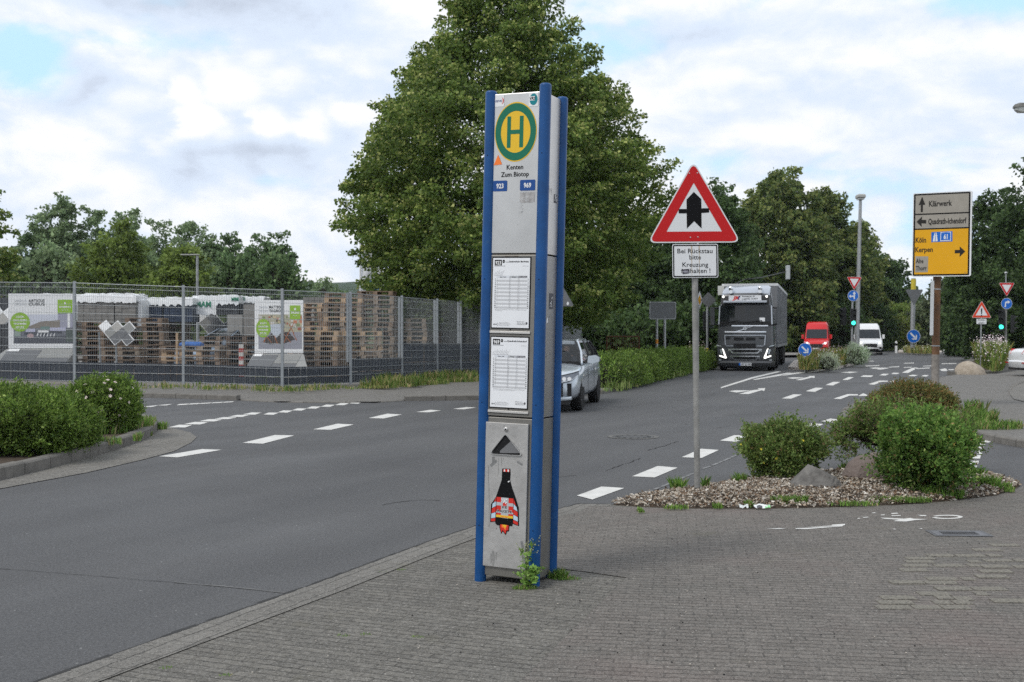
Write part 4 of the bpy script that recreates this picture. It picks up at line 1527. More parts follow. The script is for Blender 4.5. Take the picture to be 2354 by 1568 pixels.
# wood on the left
POP = [((.115, .155, .080), 3), ((.145, .185, .095), 2), ((.085, .12, .060), 2)]  # leaves lightened and blued, distance haze painted into them
BRT = [((.075, .105, .022), 3), ((.10, .13, .03), 2), ((.055, .08, .018), 2)]
for lab, x, Y, r, top, nc, pal, sd, pf in (
        ('slim dark poplar left of the twin poplar crowns', 62, 98, 1.3, 530, 70, DWD, 101, POPLAR), ('tall airy poplar, left half of the double crown', 102, 100, 1.35, 466, 120, POP, 102, POPLAR), ('tall airy poplar, right half of the double crown and the highest of the wood', 150, 101, 1.45, 456, 130, POP, 142, POPLAR), ('thin leaved tall tree right of the double crowned poplar', 210, 102, 1.35, 470, 110, POP, 103, POPLAR),
        ('tall ragged poplar above the bright round tree', 290, 100, 1.6, 480, 150, POP, 104, POPLAR), ('short poplar between the ragged poplar and the broad crown', 365, 104, 1.3, 508, 120, POP, 105, POPLAR), ('broad tall crown left of the yard lamp', 445, 100, 2.4, 506, 190, POP, 106, EGG),
        ('dark slim tree left of the gap in the wood', 528, 100, 1.8, 540, 150, DWD, 107, POPLAR), ('slim dark tree beside the last tree of the wood', 595, 98, 1.3, 540, 110, DWD, 108, POPLAR), ('last dark tree at the right end of the left wood', 640, 96, 1.4, 538, 160, DWD, 109, POPLAR),
        ('low tree at the left edge behind the fence', 10, 92, 2.0, 560, 130, POP, 110, EGG), ('bright green round tree below the ragged poplar', 268, 74, 2.1, 512, 210, BRT, 111, EGG), ('small bright green tree beside the yard lamp', 422, 72, 1.8, 575, 170, BRT, 112, EGG),
        ('lower tree between the double crowned poplar and the thin leaved tree', 165, 106, 2.4, 545, 170, POP, 113, EGG), ('dull green tree behind the bright round tree', 330, 108, 2.5, 550, 170, POP, 114, EGG), ('dark green tree behind the yard lamp', 490, 106, 2.4, 570, 170, DWD, 115, EGG)):
    z1 = CAMZ + (771 - top) * Y / FPX
    make_tree(lab, x, 780, Y, pf(r), z1 - 1.0, 1.0, nc, 75, .62, .27, pal, .14, sd, lump=.16, inner=.2, droop=.2)
make_tree('near tree whose leaves just reach in at the left edge', -120, 780, 46, EGG(2.2), 6.2, 2.4, 260, 70, .5, .18, LIN, .2, 120, outer_pal=LIN_O, inner=.3)
for k, (x, top, pal) in enumerate(((20, 612, DWD), (95, 596, POP), (175, 604, POP), (245, 610, DWD), (330, 600, POP), (390, 608, BRT), (470, 604, POP), (545, 606, DWD), (620, 612, DWD), (655, 640, DWD), (735, 664, POP), (790, 690, DRK), (-60, 610, POP))):
    Y = 86 if x < 700 else 150
    p = atd(x, 700, Y)
    h = CAMZ + (771 - top) * Y / FPX
    rx = 48 * Y / FPX * 1.1
    root = thing('bush', ('%s bush of the left wood, %s' % ({0: 'dark', 1: 'grey green', 2: 'bright'}[0 if pal is DWD or pal is DRK else 1 if pal is POP else 2],
                 ('at the left edge', 'below the double crowned poplar', 'right of the double crowned poplar', 'left of the bright round tree', 'right of the bright round tree', 'below the small bright tree', 'right of the yard lamp', 'below the dark slim tree', 'below the last dark tree', 'at the right end of the wood', 'standing alone in front of the far ridge', 'behind the tall pallet stacks', 'outside the left edge')[k])), 'bush', (p.x, Y, .0))
    bush_mesh('foliage', root, blob_shape(rx, rx * .8, h * .6, h * .42, 2.2, .2, 130 + k), 5000, .36, pal, .2, .4, W=.7)
    core_blob('inner_branches', root, rx, rx * .8, h * .6, h * .42, SHADE_CORE, 2.2, 130 + k, .8, .2)

# far wooded ridge
b = MB()
nx, ny = 200, 10
vs = []
for j in range(ny):
    for i in range(nx):
        x = -900 + 1800 * i / (nx - 1)
        y = 760 + 40 * j
        e_ = math.sin(min(1, j / 5) * math.pi / 2)
        z = (50 + 6 * math.sin(x * .011 + 1) + 3 * math.sin(x * .031 + 2.2) + rr.uniform(0, 3.2)) * e_ * (1.0 if x < 60 else max(.5, 1 - (x - 60) / 900))
        vs.append((x + rr.uniform(-3, 3), y, z - (1 if j == 0 else 0)))
b.add(vs, [(j * nx + i, j * nx + i + 1, (j + 1) * nx + i + 1, (j + 1) * nx + i) for j in range(ny - 1) for i in range(nx - 1)], mat('far_wood', (.030, .050, .022), 1, var=.4, scale=.08, detail=8))
tag(b.build('hills'), kind='structure')

# ================================================================== THE BUS STOP COLUMN
STEEL = mat('brushed_steel', (.58, .57, .555), .38, metal=.88, var=.10, scale=3, detail=8, specks=((70, .72, (.36, .35, .34)),))
STEEL_S = mat('side_steel', (.60, .57, .54), .36, metal=.9, var=.06, scale=4, detail=8)
STEEL_M = mat('side_steel_dull', (.36, .345, .33), .36, metal=.8, var=.08, scale=4)  # darker copy of the side steel, reflected ground put into the colour
STEELD = mat('dull_steel', (.235, .225, .205), .42, metal=.6, var=.12, scale=5, detail=8)  # brown-grey of the reflected ground is painted into this steel
PLATE = mat('worn_plate', (.46, .45, .435), .52, metal=.55, var=.15, scale=7, detail=10, bump=.08, bscale=30, specks=((16, .66, (.33, .325, .31)), (60, .70, (.24, .22, .20))))
BLUE = mat('blue_enamel', (.007, .066, .215), .36, var=.20, scale=6, spec=.3, detail=9, specks=((9, .66, (.02, .085, .22)), (55, .71, (.20, .24, .30)), (30, .74, (.03, .03, .03))))
BLK = mat('black', (.008, .008, .009), .6, spec=.1)
WHT = mat('white', (.80, .80, .80), .5)
PAPER = mat('paper', (.80, .81, .83), .35, var=.02, scale=4)
GAP = mat('dark_gap', (.02, .02, .02), .9)
GRNH = mat('emblem_green', (.012, .16, .095), .4)
YELH = mat('emblem_yellow', (.80, .50, .035), .4)
ORNG = mat('orange', (.95, .22, .04), .5)
BADGE = mat('badge_blue', (.018, .075, .27), .4)
GREYG = mat('print_grey', (.45, .46, .48), .6)
GREYD = mat('print_dark', (.10, .10, .11), .6)
GLUE = mat('glue_residue', (.36, .35, .345), .75, var=.35, scale=40, detail=10)
TAPE = mat('grey_tape', (.20, .20, .20), .7, var=.2, scale=60)
REDS = mat('red_print', (.62, .035, .025), .45)
CYN = mat('pale_blue_print', (.48, .62, .72), .45)

pl, pr_ = at(1104, 1340), at(1227, 1347)
midp = (pl + pr_) / 2
TH = -24.0
stop = thing('bus_stop_column', 'tall four sided steel bus stop column with blue corner posts and timetables', 'bus stop', (midp.x, midp.y, .012), rz=TH, tilt=1.45)
W2, DEP, PR = .185, .285, .037
for sx, sy, top in ((-1, 0, 3.10), (1, 0, 3.125), (1, 1, 3.095), (-1, 1, 3.095)):
    b = MB()
    prf = [(PR, -.02), (PR, top - .016)] + [(PR - .016 + .016 * math.cos(a), top - .016 + .016 * math.sin(a)) for a in np.linspace(.2, 1.5, 6)]
    b.lathe(prf, BLUE, (sx * W2, sy * DEP, 0), n=24)
    for k in range(4):
        b.lathe([(.0035, -.0015), (.0035, .0015)], BLK, (sx * W2, sy * DEP - PR, .35 + k * .78), axis='y', n=8)
    b.build('post', stop, smooth=40)
FY = -.014                       # front face


def SF(x=0.0, z=0.0, d=0.0):     # frame on the front face
    return frame((x, FY - d, z))


def panel(name, x0, x1, z0, z1, m, y=FY, th=.02, bev=.004):
    b = MB()
    b.bb(x0, x1, y, y + th, z0, z1, m)
    return b.build(name, stop, bevel=bev)


panel('upper_panel', -.172, .172, 2.072, 3.075, STEEL)
panel('timetable_frame', -.172, .172, 1.048, 2.064, STEELD)
panel('lower_panel', -.172, .172, .035, 1.040, STEELD, y=FY + .004)
b = MB()
b.bb(-.17, .17, FY + .012, FY + .016, .06, 3.06, GAP)
b.bb(-.15, .15, 0, DEP, 3.03, 3.07, STEELD)
b.bb(-.15, .15, .02, DEP - .02, .05, .07, GAP)
b.build('inner_frame', stop)
for x, nm in ((W2 + .004, 'side_panel'), (-W2 - .004, 'side_panel')):
    s_ = 1 if x > 0 else -1
    for z0, z1, m in ((2.072, 3.072, STEEL_S), (1.045, 2.064, STEEL_M), (.03, 1.037, STEELD)):
        b = MB()
        b.bb(min(x, x - s_ * .02), max(x, x - s_ * .02), .012, DEP - .012, z0, z1, m)
        b.build(nm, stop, bevel=.003)
for z0, z1, m in ((.03, 3.07, STEELD),):
    b = MB()
    b.bb(-.172, .172, DEP - .006, DEP + .012, z0, z1, m)
    b.build('back_panel', stop, bevel=.003)

# ---- upper panel graphics (measured on the enlarged photograph: 1 px = .000885 m across, .000815 m up)


def U1(x, y):
    xl = 235 - (y - 135) * 32 / 1220
    return (-.150 + (x - xl) * .000885, 3.075 - (y - (136 - (x - 235) * .100 * max(0, 1 - (y - 135) / 900))) * .000812)


S1 = SF()
ec = U1(392, 427)
ec = (ec[0], 2.832)
b = MB()
b.poly(ell(ec[0], ec[1], .144, .187, 56), YELH, S1, .0015)
b.ring(ell(ec[0], ec[1], .139, .179, 56), ell(ec[0], ec[1], .101, .131, 56), GRNH, S1, .0025)
for x0, x1, z0, z1 in ((-.058, -.033, -.098, .098), (.027, .053, -.098, .098), (-.0335, .0275, -.013, .013)):
    b.poly(rect(ec[0] + x0, ec[1] + z0, ec[0] + x1, ec[1] + z1), GRNH, S1, .0026)
b.build('stop_emblem', stop)
b = MB()
b.text('Kenten', -.004, 2.598, .031, BLK, S1, .002, w=.113, bold=.012, align='c')
b.text('Zum Biotop', -.003, 2.553, .031, BLK, S1, .002, w=.190, bold=.012, align='c')
b.build('stop_name', stop)
b = MB()
b.poly([(-.150, 2.628), (-.093, 2.632), (-.121, 2.693)], ORNG, S1, .003)
b.build('orange_triangle', stop)
for tx, x0, x1, z0, z1 in (('923', -.152, -.054, 2.463, 2.530), ('969', .034, .137, 2.463, 2.530)):
    b = MB()
    b.poly(rnd_poly(rect(x0, z0, x1, z1), .008), BADGE, S1, .002)
    b.text(tx, (x0 + x1) / 2, z0 + .019, .030, WHT, S1, .0032, w=.050, bold=.03, align='c')
    b.build('line_badge', stop)
b = MB()
b.poly(rect(-.1505, 2.995, -.088, 3.070), WHT, S1, .002)
b.text('REVG', -.148, 3.024, .014, mat('logo_blue', (.06, .09, .25), .5), S1, .003, w=.044, bold=.02, shear=.15)
for k in range(10):
    a0, a1 = -1.3 + k * .26, -1.3 + (k + 1) * .26
    t0, t1 = .004 + .003 * math.sin(k / 9 * 3.1), .004 + .003 * math.sin((k + 1) / 9 * 3.1)
    c_ = (-.108, 3.031)
    b.poly([(c_[0] + .018 * math.cos(a0), c_[1] + .022 * math.sin(a0)), (c_[0] + .018 * math.cos(a1), c_[1] + .022 * math.sin(a1)), (c_[0] + (.018 - t1) * math.cos(a1), c_[1] + .020 * math.sin(a1)), (c_[0] + (.018 - t0) * math.cos(a0), c_[1] + .020 * math.sin(a0))], REDS, S1, .003)
b.build('operator_sticker', stop)
b = MB()
b.poly(rect(.081, 2.985, .144, 3.070), WHT, S1, .002)
b.poly(ell(.113, 3.028, .027, .036), mat('logo_teal', (.01, .22, .26), .5), S1, .0028)
b.poly(rect(.083, 3.021, .122, 3.047), WHT, S1, .0031)
b.text('VRS', .0825, 3.025, .019, BLK, S1, .0036, w=.042, bold=.03, shear=.2)
b.build('network_sticker', stop)
b = MB()
rr = random.Random(9)
b.poly([(.035, 2.392), (.060, 2.386), (.082, 2.390), (.098, 2.388), (.134, 2.390), (.136, 2.452), (.036, 2.452)], GLUE, S1, .0012)
for k in range(22):
    x, z = rr.uniform(.036, .09), rr.uniform(2.39, 2.45)
    b.poly(rnd_poly([(x, z), (x + rr.uniform(.004, .014), z + rr.uniform(-.004, .006)), (x + rr.uniform(.0, .012), z + rr.uniform(.008, .02))], .002, 2), STEEL, S1, .0018)
for k in range(16):
    x, z = rr.uniform(.035, .06), rr.uniform(2.32, 2.385)
    b.poly(ell(x, z, .0012, .002, 6), GREYD, S1, .0012)
b.build('glue_patch', stop)
b = MB()
for x, z in ((-.142, 2.245), (-.128, 2.37), (-.12, 2.355), (-.09, 2.19), (.02, 2.25), (.10, 2.14), (-.05, 2.1), (-.02, 2.55), (.11, 2.68)):
    b.poly([(x, z), (x + .003, z + .001), (x + .004 * rr.random(), z + .010)], GREYG, S1, .0012)
b.build('scratches', stop)

# ---- timetables


def timetable(z0, z1, line, dest, fan, extra):
    x0, x1 = -.137, .116
    b = MB()
    b.bb(x0 - .007, x1 + .007, FY - .0025, FY, z0 - .008, z1 + .008, GAP)
    b.build('poster_recess', stop)
    b = MB()
    b.bb(x0, x1, FY - .005, FY - .003, z0, z1, PAPER)
    po = b.build('timetable', stop)
    F_ = SF(0, 0, .0055)
    w, h = x1 - x0, z1 - z0
    X = lambda u: x0 + u * w
    Z = lambda v: z1 - v * h
    b = MB()
    b.poly(rect(X(.045), Z(.105), X(.24), Z(.025)), BLK, F_)
    b.text(line, X(.1425), Z(.092), h * .052, WHT, F_, .0006, w=w * .155, bold=.03, align='c')
    b.poly(ell(X(.29), Z(.048), w * .034, w * .042, 20), BLK, F_)
    b.text('Bus', X(.29), Z(.054), h * .012, WHT, F_, .0006, w=w * .045, align='c')
    b.text('Richtung', X(.345), Z(.062), h * .010, BLK, F_, 0, w=w * .085, bold=.02)
    b.text(dest, X(.965), Z(.062), h * .024, BLK, F_, 0, w=w * (.53 if len(dest) > 16 else .45), bold=.03, align='r')
    b.text('Bergheim-Kenten Zum Biotop', X(.045), Z(.118), h * .008, BLK, F_, 0, w=w * .29, bold=.03)
    b.text('gültig ab', X(.96), Z(.118), h * .008, GREYD, F_, 0, w=w * .15, align='r')
    for k in range(fan):
        xx = X(.05 + k * .04)
        L = h * (.035 + .012 * (k % 3))
        b.add([(xx, Z(.235), 0), (xx + .0012, Z(.235), 0), (xx + L * .55 + .0012, Z(.235) + L, 0), (xx + L * .55, Z(.235) + L, 0)], [(0, 1, 2, 3)], GREYD, F_)
        b.poly(rect(xx - .001, Z(.25), xx + .002, Z(.243)), BLK, F_)
    b.poly(rect(X(.05), Z(.2475), X(.05 + fan * .04), Z(.246)), GREYD, F_)
    ty0, ty1 = .255, .285
    b.poly(rect(X(.10), Z(ty1), X(.955 - .02), Z(ty0)), mat('print_light', (.68, .70, .74), .5), F_)
    b.poly(rect(X(.46), Z(ty1), X(.69), Z(ty0)), GREYG, F_, .0003)
    b.poly(rect(X(.70), Z(ty1), X(.935), Z(ty0)), mat('print_mid', (.16, .16, .18), .5), F_, .0003)
    b.text('Montag - Freitag', X(.28), Z(ty1 - .007), h * .013, BLK, F_, .0006, w=w * .17, bold=.03, align='c')
    b.text('Samstag', X(.575), Z(ty1 - .007), h * .013, BLK, F_, .0006, w=w * .10, bold=.02, align='c')
    b.text('Sonn- und Feiertag', X(.82), Z(ty1 - .007), h * .013, WHT, F_, .0006, w=w * .2, bold=.02, align='c')
    n = 16
    rh = (.725 - ty1) / n
    for k in range(n):
        y = ty1 + k * rh
        if k % 2 == 1:
            b.poly(rect(X(.10), Z(y + rh), X(.935), Z(y)), mat('print_row', (.56, .565, .58), .5), F_)
        b.text(str(k + 6), X(.075), Z(y + rh * .85), h * .016, BLK, F_, .0004, bold=.03, align='c')
        b.text(str(k + 6), X(.962), Z(y + rh * .85), h * .016, BLK, F_, .0004, bold=.03, align='c')
        for c_ in (.12, .475, .715):
            if extra and c_ < .6 and (c_ < .2 and k < 14 or c_ > .4 and 4 <= k <= 8):
                b.text(('18', '14', '10')[k % 3], X(c_), Z(y + rh * .8), h * .013, BLK, F_, .0004)
            else:
                b.poly(rect(X(c_), Z(y + rh * .58), X(c_ + .022), Z(y + rh * .47)), BLK, F_, .0004)
    for c_ in (.46, .695):
        b.poly(rect(X(c_ - .002), Z(.725), X(c_ + .002), Z(ty1)), GREYD, F_, .0004)
    b.text('Alle Fahrten mit barrierefreien Niederflurbussen an Schultagen und Ferientagen', X(.08), Z(.745), h * .008, BLK, F_, 0, w=w * .85)
    b.text('18 = nur an Schultagen in Nordrhein-Westfalen', X(.08), Z(.76), h * .007, BLK, F_, 0, w=w * (.6 if extra else .2))
    b.text('REVG', X(.04), Z(.965), h * .020, BLK, F_, 0, w=w * .10, bold=.02, shear=.2)
    for k in range(8):
        a0, a1 = -1.4 + k * .35, -1.4 + (k + 1) * .35
        cc = (X(.145), Z(.955))
        b.poly([(cc[0] + .008 * math.cos(a0), cc[1] + .011 * math.sin(a0)), (cc[0] + .008 * math.cos(a1), cc[1] + .011 * math.sin(a1)), (cc[0] + .006 * math.cos(a1), cc[1] + .009 * math.sin(a1)), (cc[0] + .006 * math.cos(a0), cc[1] + .009 * math.sin(a0))], BLK, F_)
    for k in range(5):
        b.text(('Rhein-Erft-Verkehrsgesellschaft', 'Auskunft zu allen Fahrten hier', 'Telefon und Internet rund um die Uhr', 'Fahrplan im Verbund gültig', 'Haltestelle Kenten Zum Biotop')[k], X(.20), Z(.930 + k * .011), h * .0065, GREYD, F_, 0, w=w * (.26 + .03 * (k % 3)))
    for k in range(3):
        b.text(('Fahrplan online', 'Aktuelle Fahrten', 'Die Schlaue Nummer 0180 6 50 40 30')[k], X(.685), Z(.915 + k * .02), h * (.009 if k < 2 else .010), BLK, F_, 0, w=w * (.2 + .03 * k), bold=.02)
    b.poly(ell(X(.945), Z(.93), w * .025, w * .03, 16), GREYD, F_)
    b.build('timetable_print', po)


timetable(1.606, 2.043, '923', 'Stadtverkehr Bergheim', 6, False)
timetable(1.105, 1.545, '969', 'Quadrath-Ichendorf', 11, True)
for z in (1.577, 1.077):
    b = MB()
    b.bb(-.150, .128, FY - .008, FY, z - .0075, z + .0075, mat('light_strip', (.62, .60, .57), .4, metal=.6))
    b.bb(-.150, .128, FY - .006, FY, z - .011, z - .008, GAP)
    b.build('hinge_strip', stop, bevel=.002)
    b = MB()
    b.lathe([(.0045, 0), (.0045, .003)], BLK, (-.01, FY - .003, z + .018), axis='y', n=12)
    b.build('screw', stop)
b = MB()
for k in range(60):
    x, z = rr.uniform(-.06, .03), 2.052 + rr.uniform(-.005, .006)
    b.poly(ell(x, z, rr.uniform(.001, .005), rr.uniform(.0008, .0025), 6), mat('grime', (.12, .10, .08), .9), S1, .0012 + k * 1e-5)
b.build('grime', stop)

# ---- bin door
b = MB()
PX0, PX1, PZ0, PZ1 = -.160, .133, .095, 1.008
b.bb(PX0, PX1, FY - .012, FY + .003, PZ0, PZ1, PLATE)
door = b.build('bin_door', stop, bevel=.003)
FD = FY - .012


def U3(x, y):
    xl = 187 - (y - 109) * 24 / 1201
    t_ = (x - xl) / 343
    yt = 109 + 18 * t_
    yb = 1310 + 30 * t_
    return (PX0 + t_ * (PX1 - PX0), PZ1 - (y - yt) / (yb - yt) * (PZ1 - PZ0))


S3 = frame((0, FD, 0))
b = MB()
lk = U3(353, 170)
b.lathe([(.013, 0), (.013, -.008), (.009, -.010)], STEEL, (lk[0], FD, lk[1]), axis='y', n=18)
b.lathe([(.0055, -.0102), (.0055, -.0108)], BLK, (lk[0], FD, lk[1]), axis='y', n=12)
b.build('lock', door, smooth=40)
chute = rnd_poly([U3(*p) for p in ((222, 376), (350, 206), (488, 388))], .014, 6)
cc = (sum(p[0] for p in chute) / len(chute), sum(p[1] for p in chute) / len(chute))
shr = lambda k: [(cc[0] + (p[0] - cc[0]) * k, cc[1] + (p[1] - cc[1]) * k) for p in chute]
b = MB()
b.poly(shr(.97), mat('bin_inside', (.012, .012, .013), .8), S3, .0008)
inner_tri = rnd_poly([U3(*p) for p in ((284, 368), (398, 262), (478, 366))], .012, 5)
b.poly(inner_tri, mat('chute_flap', (.20, .20, .205), .5, metal=.4), S3, .0014)
b.build('chute_opening', door)
b = MB()
b.ring(shr(1.04), shr(.97), STEEL, S3, .009)
N = len(chute)
o_, i_ = shr(1.06), shr(.94)
vs = [(p[0], p[1], 0) for p in o_] + [(p[0], p[1], .009) for p in shr(1.04)] + [(p[0], p[1], .009) for p in shr(.97)] + [(p[0], p[1], .001) for p in i_]
b.add(vs, [(r * N + i, r * N + (i + 1) % N, (r + 1) * N + (i + 1) % N, (r + 1) * N + i) for r in (0, 2) for i in range(N)], STEEL, S3)
b.build('chute_rim', door, smooth=50)
# bottle shaped sticker
b = MB()
pol = lambda pts, m, d: b.poly([U3(*p) for p in pts], m, S3, d)
pol(((322, 497), (388, 497), (390, 545), (386, 592), (404, 660), (424, 715), (456, 820), (458, 974), (408, 955), (404, 975), (283, 970), (268, 955), (266, 940), (225, 946), (232, 796), (270, 738), (296, 660), (318, 592), (320, 545)), BLK, .0012)
pol(((302, 958), (300, 985), (315, 1042), (328, 1020), (352, 1052), (362, 1022), (378, 1018), (382, 965)), BLK, .0012)
pol(((331, 503), (381, 503), (382, 524), (331, 522)), REDS, .0022)
pol(((336, 503), (346, 503), (346, 522), (336, 522)), WHT, .0026)
pol(((366, 503), (377, 503), (377, 523), (366, 523)), WHT, .0026)
pol(((278, 733), (414, 745), (411, 910), (275, 902)), REDS, .0022)
pol(((316, 736), (375, 741), (372, 912), (313, 906)), GREYG, .0026)
pol(((277, 775), (413, 786), (412, 812), (276, 803)), GREYG, .0029)
pol(((276, 850), (412, 862), (412, 876), (276, 864)), GREYG, .0029)
pol(((330, 778), (360, 780), (358, 812), (328, 810)), REDS, .0033)
pol(((274, 880), (411, 892), (410, 911), (273, 900)), YELH, .0036)
for q in (((246, 790), (272, 770), (271, 810), (242, 826)), ((236, 873), (270, 862), (268, 906), (234, 912))):
    pol(q, CYN, .0024)
for q in (((270, 745), (274, 742), (272, 766), (256, 780)), ((241, 830), (271, 814), (270, 858), (237, 869)), ((233, 916), (268, 910), (266, 936), (232, 938))):
    pol(q, REDS, .0024)
for q in (((416, 790), (438, 815), (446, 850), (415, 832)), ((414, 878), (448, 898), (449, 935), (413, 918))):
    pol(q, CYN, .0024)
for q in (((417, 752), (436, 808), (416, 786)), ((415, 836), (447, 855), (448, 894), (414, 874)), ((413, 922), (449, 940), (450, 966), (412, 948))):
    pol(q, REDS, .0024)
for q, m in ((((308, 962), (306, 985), (318, 1030), (328, 1008), (350, 1040), (358, 1010), (372, 1010), (375, 968)), REDS), (((318, 962), (322, 990), (333, 985), (350, 1012), (356, 985), (366, 966)), ORNG), (((328, 962), (338, 980), (350, 992), (356, 966)), YELH)):
    pol(q, m, .0024 + (m is ORNG) * .0004 + (m is YELH) * .0008)
for k in range(16):
    x, y = rr.uniform(318, 368), rr.uniform(750, 792)
    pol([(x - 5, y), (x, y - rr.uniform(3, 9)), (x + 5, y), (x, y + rr.uniform(3, 8))], WHT, .0036 + k * 2e-5)
t0 = U3(322, 826)
b.text('KE', t0[0], t0[1], .016, WHT, S3, .0038, w=.036, bold=.05)
b.text('KE', t0[0] + .0008, t0[1] + .0006, .015, BLK, S3, .0042, w=.034, bold=.02)
t0 = U3(283, 858)
b.text('RAKETE', t0[0], t0[1], .017, WHT, S3, .0038, w=.102, bold=.05)
b.text('RAKETE', t0[0] + .001, t0[1] + .0006, .016, BLK, S3, .0042, w=.100, bold=.02)
t0 = U3(315, 901)
b.text('SEIT 2020', t0[0], t0[1], .008, ORNG, S3, .0042, w=.046, bold=.02)
pol(((366, 606), (378, 596), (386, 600), (372, 612)), WHT, .0022)
b.build('bottle_sticker', door)
b = MB()
for q in (((222, 468), (262, 420), (280, 432), (276, 446), (232, 486)), ((442, 430), (486, 456), (480, 470), (440, 444)), ((468, 1096), (486, 1096), (496, 1142), (478, 1148)), ((240, 402), (262, 400), (250, 440), (238, 438))):
    b.poly([U3(*p) for p in q], TAPE, S3, .0012)
for x, y0, y1, w_ in ((291, 400, 555, 2.5), (316, 402, 480, 3), (210, 470, 620, 5), (214, 620, 720, 4), (216, 720, 980, 2.5), (330, 405, 430, 2), (250, 1185, 1310, 16), (232, 1205, 1290, 10), (274, 1190, 1260, 8)):
    pts_ = [(x - w_ * .5, y0), (x + w_ * .5, y0 + 4), (x + w_ * .8, (y0 + y1) / 2), (x + w_ * .3, y1), (x - w_ * .3, y1 - 3), (x - w_ * .6, (y0 + y1) / 2)]
    b.poly([U3(*p) for p in pts_], mat('drip_stain', (.30, .295, .285), .6, metal=.4, var=.15, scale=50), S3, .0009)
for k in range(120):
    x, y = rr.uniform(200, 510), rr.uniform(130, 1300)
    s_ = rr.uniform(.5, 2.2) * (2.2 if rr.random() < .1 else 1)
    b.poly([U3(x - s_, y), U3(x, y - s_ * rr.uniform(.6, 2)), U3(x + s_, y), U3(x, y + s_ * rr.uniform(.6, 2))], mat('dirt_speck', (.20, .18, .16), .8), S3, .001 + k * 1e-6)
b.build('stains', door)
# stickers and scribbles on the right side
SS = frame((W2 + .004, 0, 0), (0, 1, 0), (0, 0, 1))
for z, h, w_, d0 in ((2.405, .055, .05, .17), (1.73, .10, .07, .13)):
    b = MB()
    b.poly(rect(d0, z, d0 + w_, z + h), mat('sticker_dark', (.10, .10, .11), .6), SS, .0012)
    for k in range(9):
        x, q = d0 + rr.uniform(.1, .8) * w_, z + rr.uniform(.1, .8) * h
        b.poly([(x, q), (x + .012, q + .004), (x + .008, q + .014)], WHT, SS, .002 + k * 2e-5)
    b.build('side_sticker', stop)
b = MB()
SCR = mat('scribble', (.25, .24, .23), .7)
for (x, z) in ((.06, 2.46), (.09, 2.47), (.12, 2.46), (.10, 1.66), (.14, 1.665), (.18, 1.67), (.08, 1.27), (.11, 1.28), (.10, 1.42), (.16, 1.44)):
    for k in range(5):
        a = rr.uniform(0, 3.1)
        q = (x + rr.uniform(-.012, .012), z + rr.uniform(-.012, .012))
        b.add([(q[0], q[1], 0), (q[0] + .002, q[1], 0), (q[0] + .014 * math.cos(a) + .002, q[1] + .02 * math.sin(a), 0), (q[0] + .014 * math.cos(a), q[1] + .02 * math.sin(a), 0)], [(0, 1, 2, 3)], SCR, SS @ Matrix.Translation((0, 0, .0012)))
b.poly([(.09, 1.64), (.115, 1.645), (.11, 1.675), (.092, 1.67)], WHT, SS, .0016)
b.build('scribbles', stop)

# weeds at the foot of the column
M_ = Matrix.Translation((midp.x, midp.y, 0)) @ Matrix.Rotation(rad(TH), 4, 'Z')
q = M_ @ Vector((W2 - .01, -.075, .012))
weed = thing('weed', 'leafy green weed with fine seed heads at the foot of the bus stop column', 'weed', q)
sb = MB()
STEMG = mat('stem_green', (.10, .14, .04), .8)
Vs, Fs, Ts, o_ = [], [], [], 0
for k in range(15):
    a = rr.uniform(0, 6.28)
    L = rr.uniform(.08, .17) if k > 4 else rr.uniform(.22, .31)
    lx, ly = rr.uniform(-.09, .05), rr.uniform(-.05, .03)
    p0 = Vector((lx * .3, ly * .3, 0))
    p1 = Vector((lx * .8 + .02, ly, L * .6))
    p2 = Vector((lx * 1.4 + .03 * math.cos(a) + (.05 if k <= 4 else 0), ly * 1.3, L))
    sb.path([p0, p1, p2], .0016, STEMG, n=5)
    if k <= 4:
        for j in range(7):
            e_ = p2 + Vector((rr.uniform(-.03, .04), rr.uniform(-.03, .03), rr.uniform(-.03, .04)))
            sb.tube(p1.lerp(p2, .8), e_, .0007, STEMG, n=4)
            sb.lathe([(.0025, -.003), (.0035, 0), (.002, .003)], mat('seed_head', (.35, .36, .20), .8), e_, n=5)
    m_ = 16 if k > 4 else 9
    tt = RNG.uniform(.15, 1, m_)
    Pp = np.array([(p0.lerp(p1, t * 2) if t < .5 else p1.lerp(p2, t * 2 - 1)) for t in tt])
    Dd = RNG.normal(size=(m_, 3)) * np.array([1, 1, .4]) + np.array([0, 0, .15])
    v_, f_ = leaf_quads(Pp, Dd, RNG.uniform(.02, .045, m_), W=.7)
    Vs.append(v_)
    Fs.append(f_ + o_)
    o_ += len(v_)
    Ts.append(tints(m_, [((.13, .22, .05), 3), ((.19, .27, .08), 2), ((.08, .14, .03), 2)], 4))
np_mesh('leaves', np.concatenate(Vs), np.concatenate(Fs), np.concatenate(Ts), leaf_mat('leaf'), weed)
sb.build('stems', weed)
q2 = M_ @ Vector((W2 + .06, DEP - .02, .012))
q3 = M_ @ Vector((W2 - .02, -.10, .012))
grass('grass', 'grass growing round the foot of the bus stop column', [(q2.x, q2.y, .07, .04, 260, .07, .012, .0022), (q2.x + .05, q2.y - .03, .09, .05, 130, .03, .012, .0022), (q3.x, q3.y, .08, .03, 160, .035, .012, .0022)]
      + [(at(*p).x, at(*p).y, .035, .02, 40, .015, .012, .002) for p in ((923, 1313), (880, 1319), (380, 1540), (520, 1556), (790, 1465), (840, 1462), (960, 1468))], GP, .7)
b = MB()
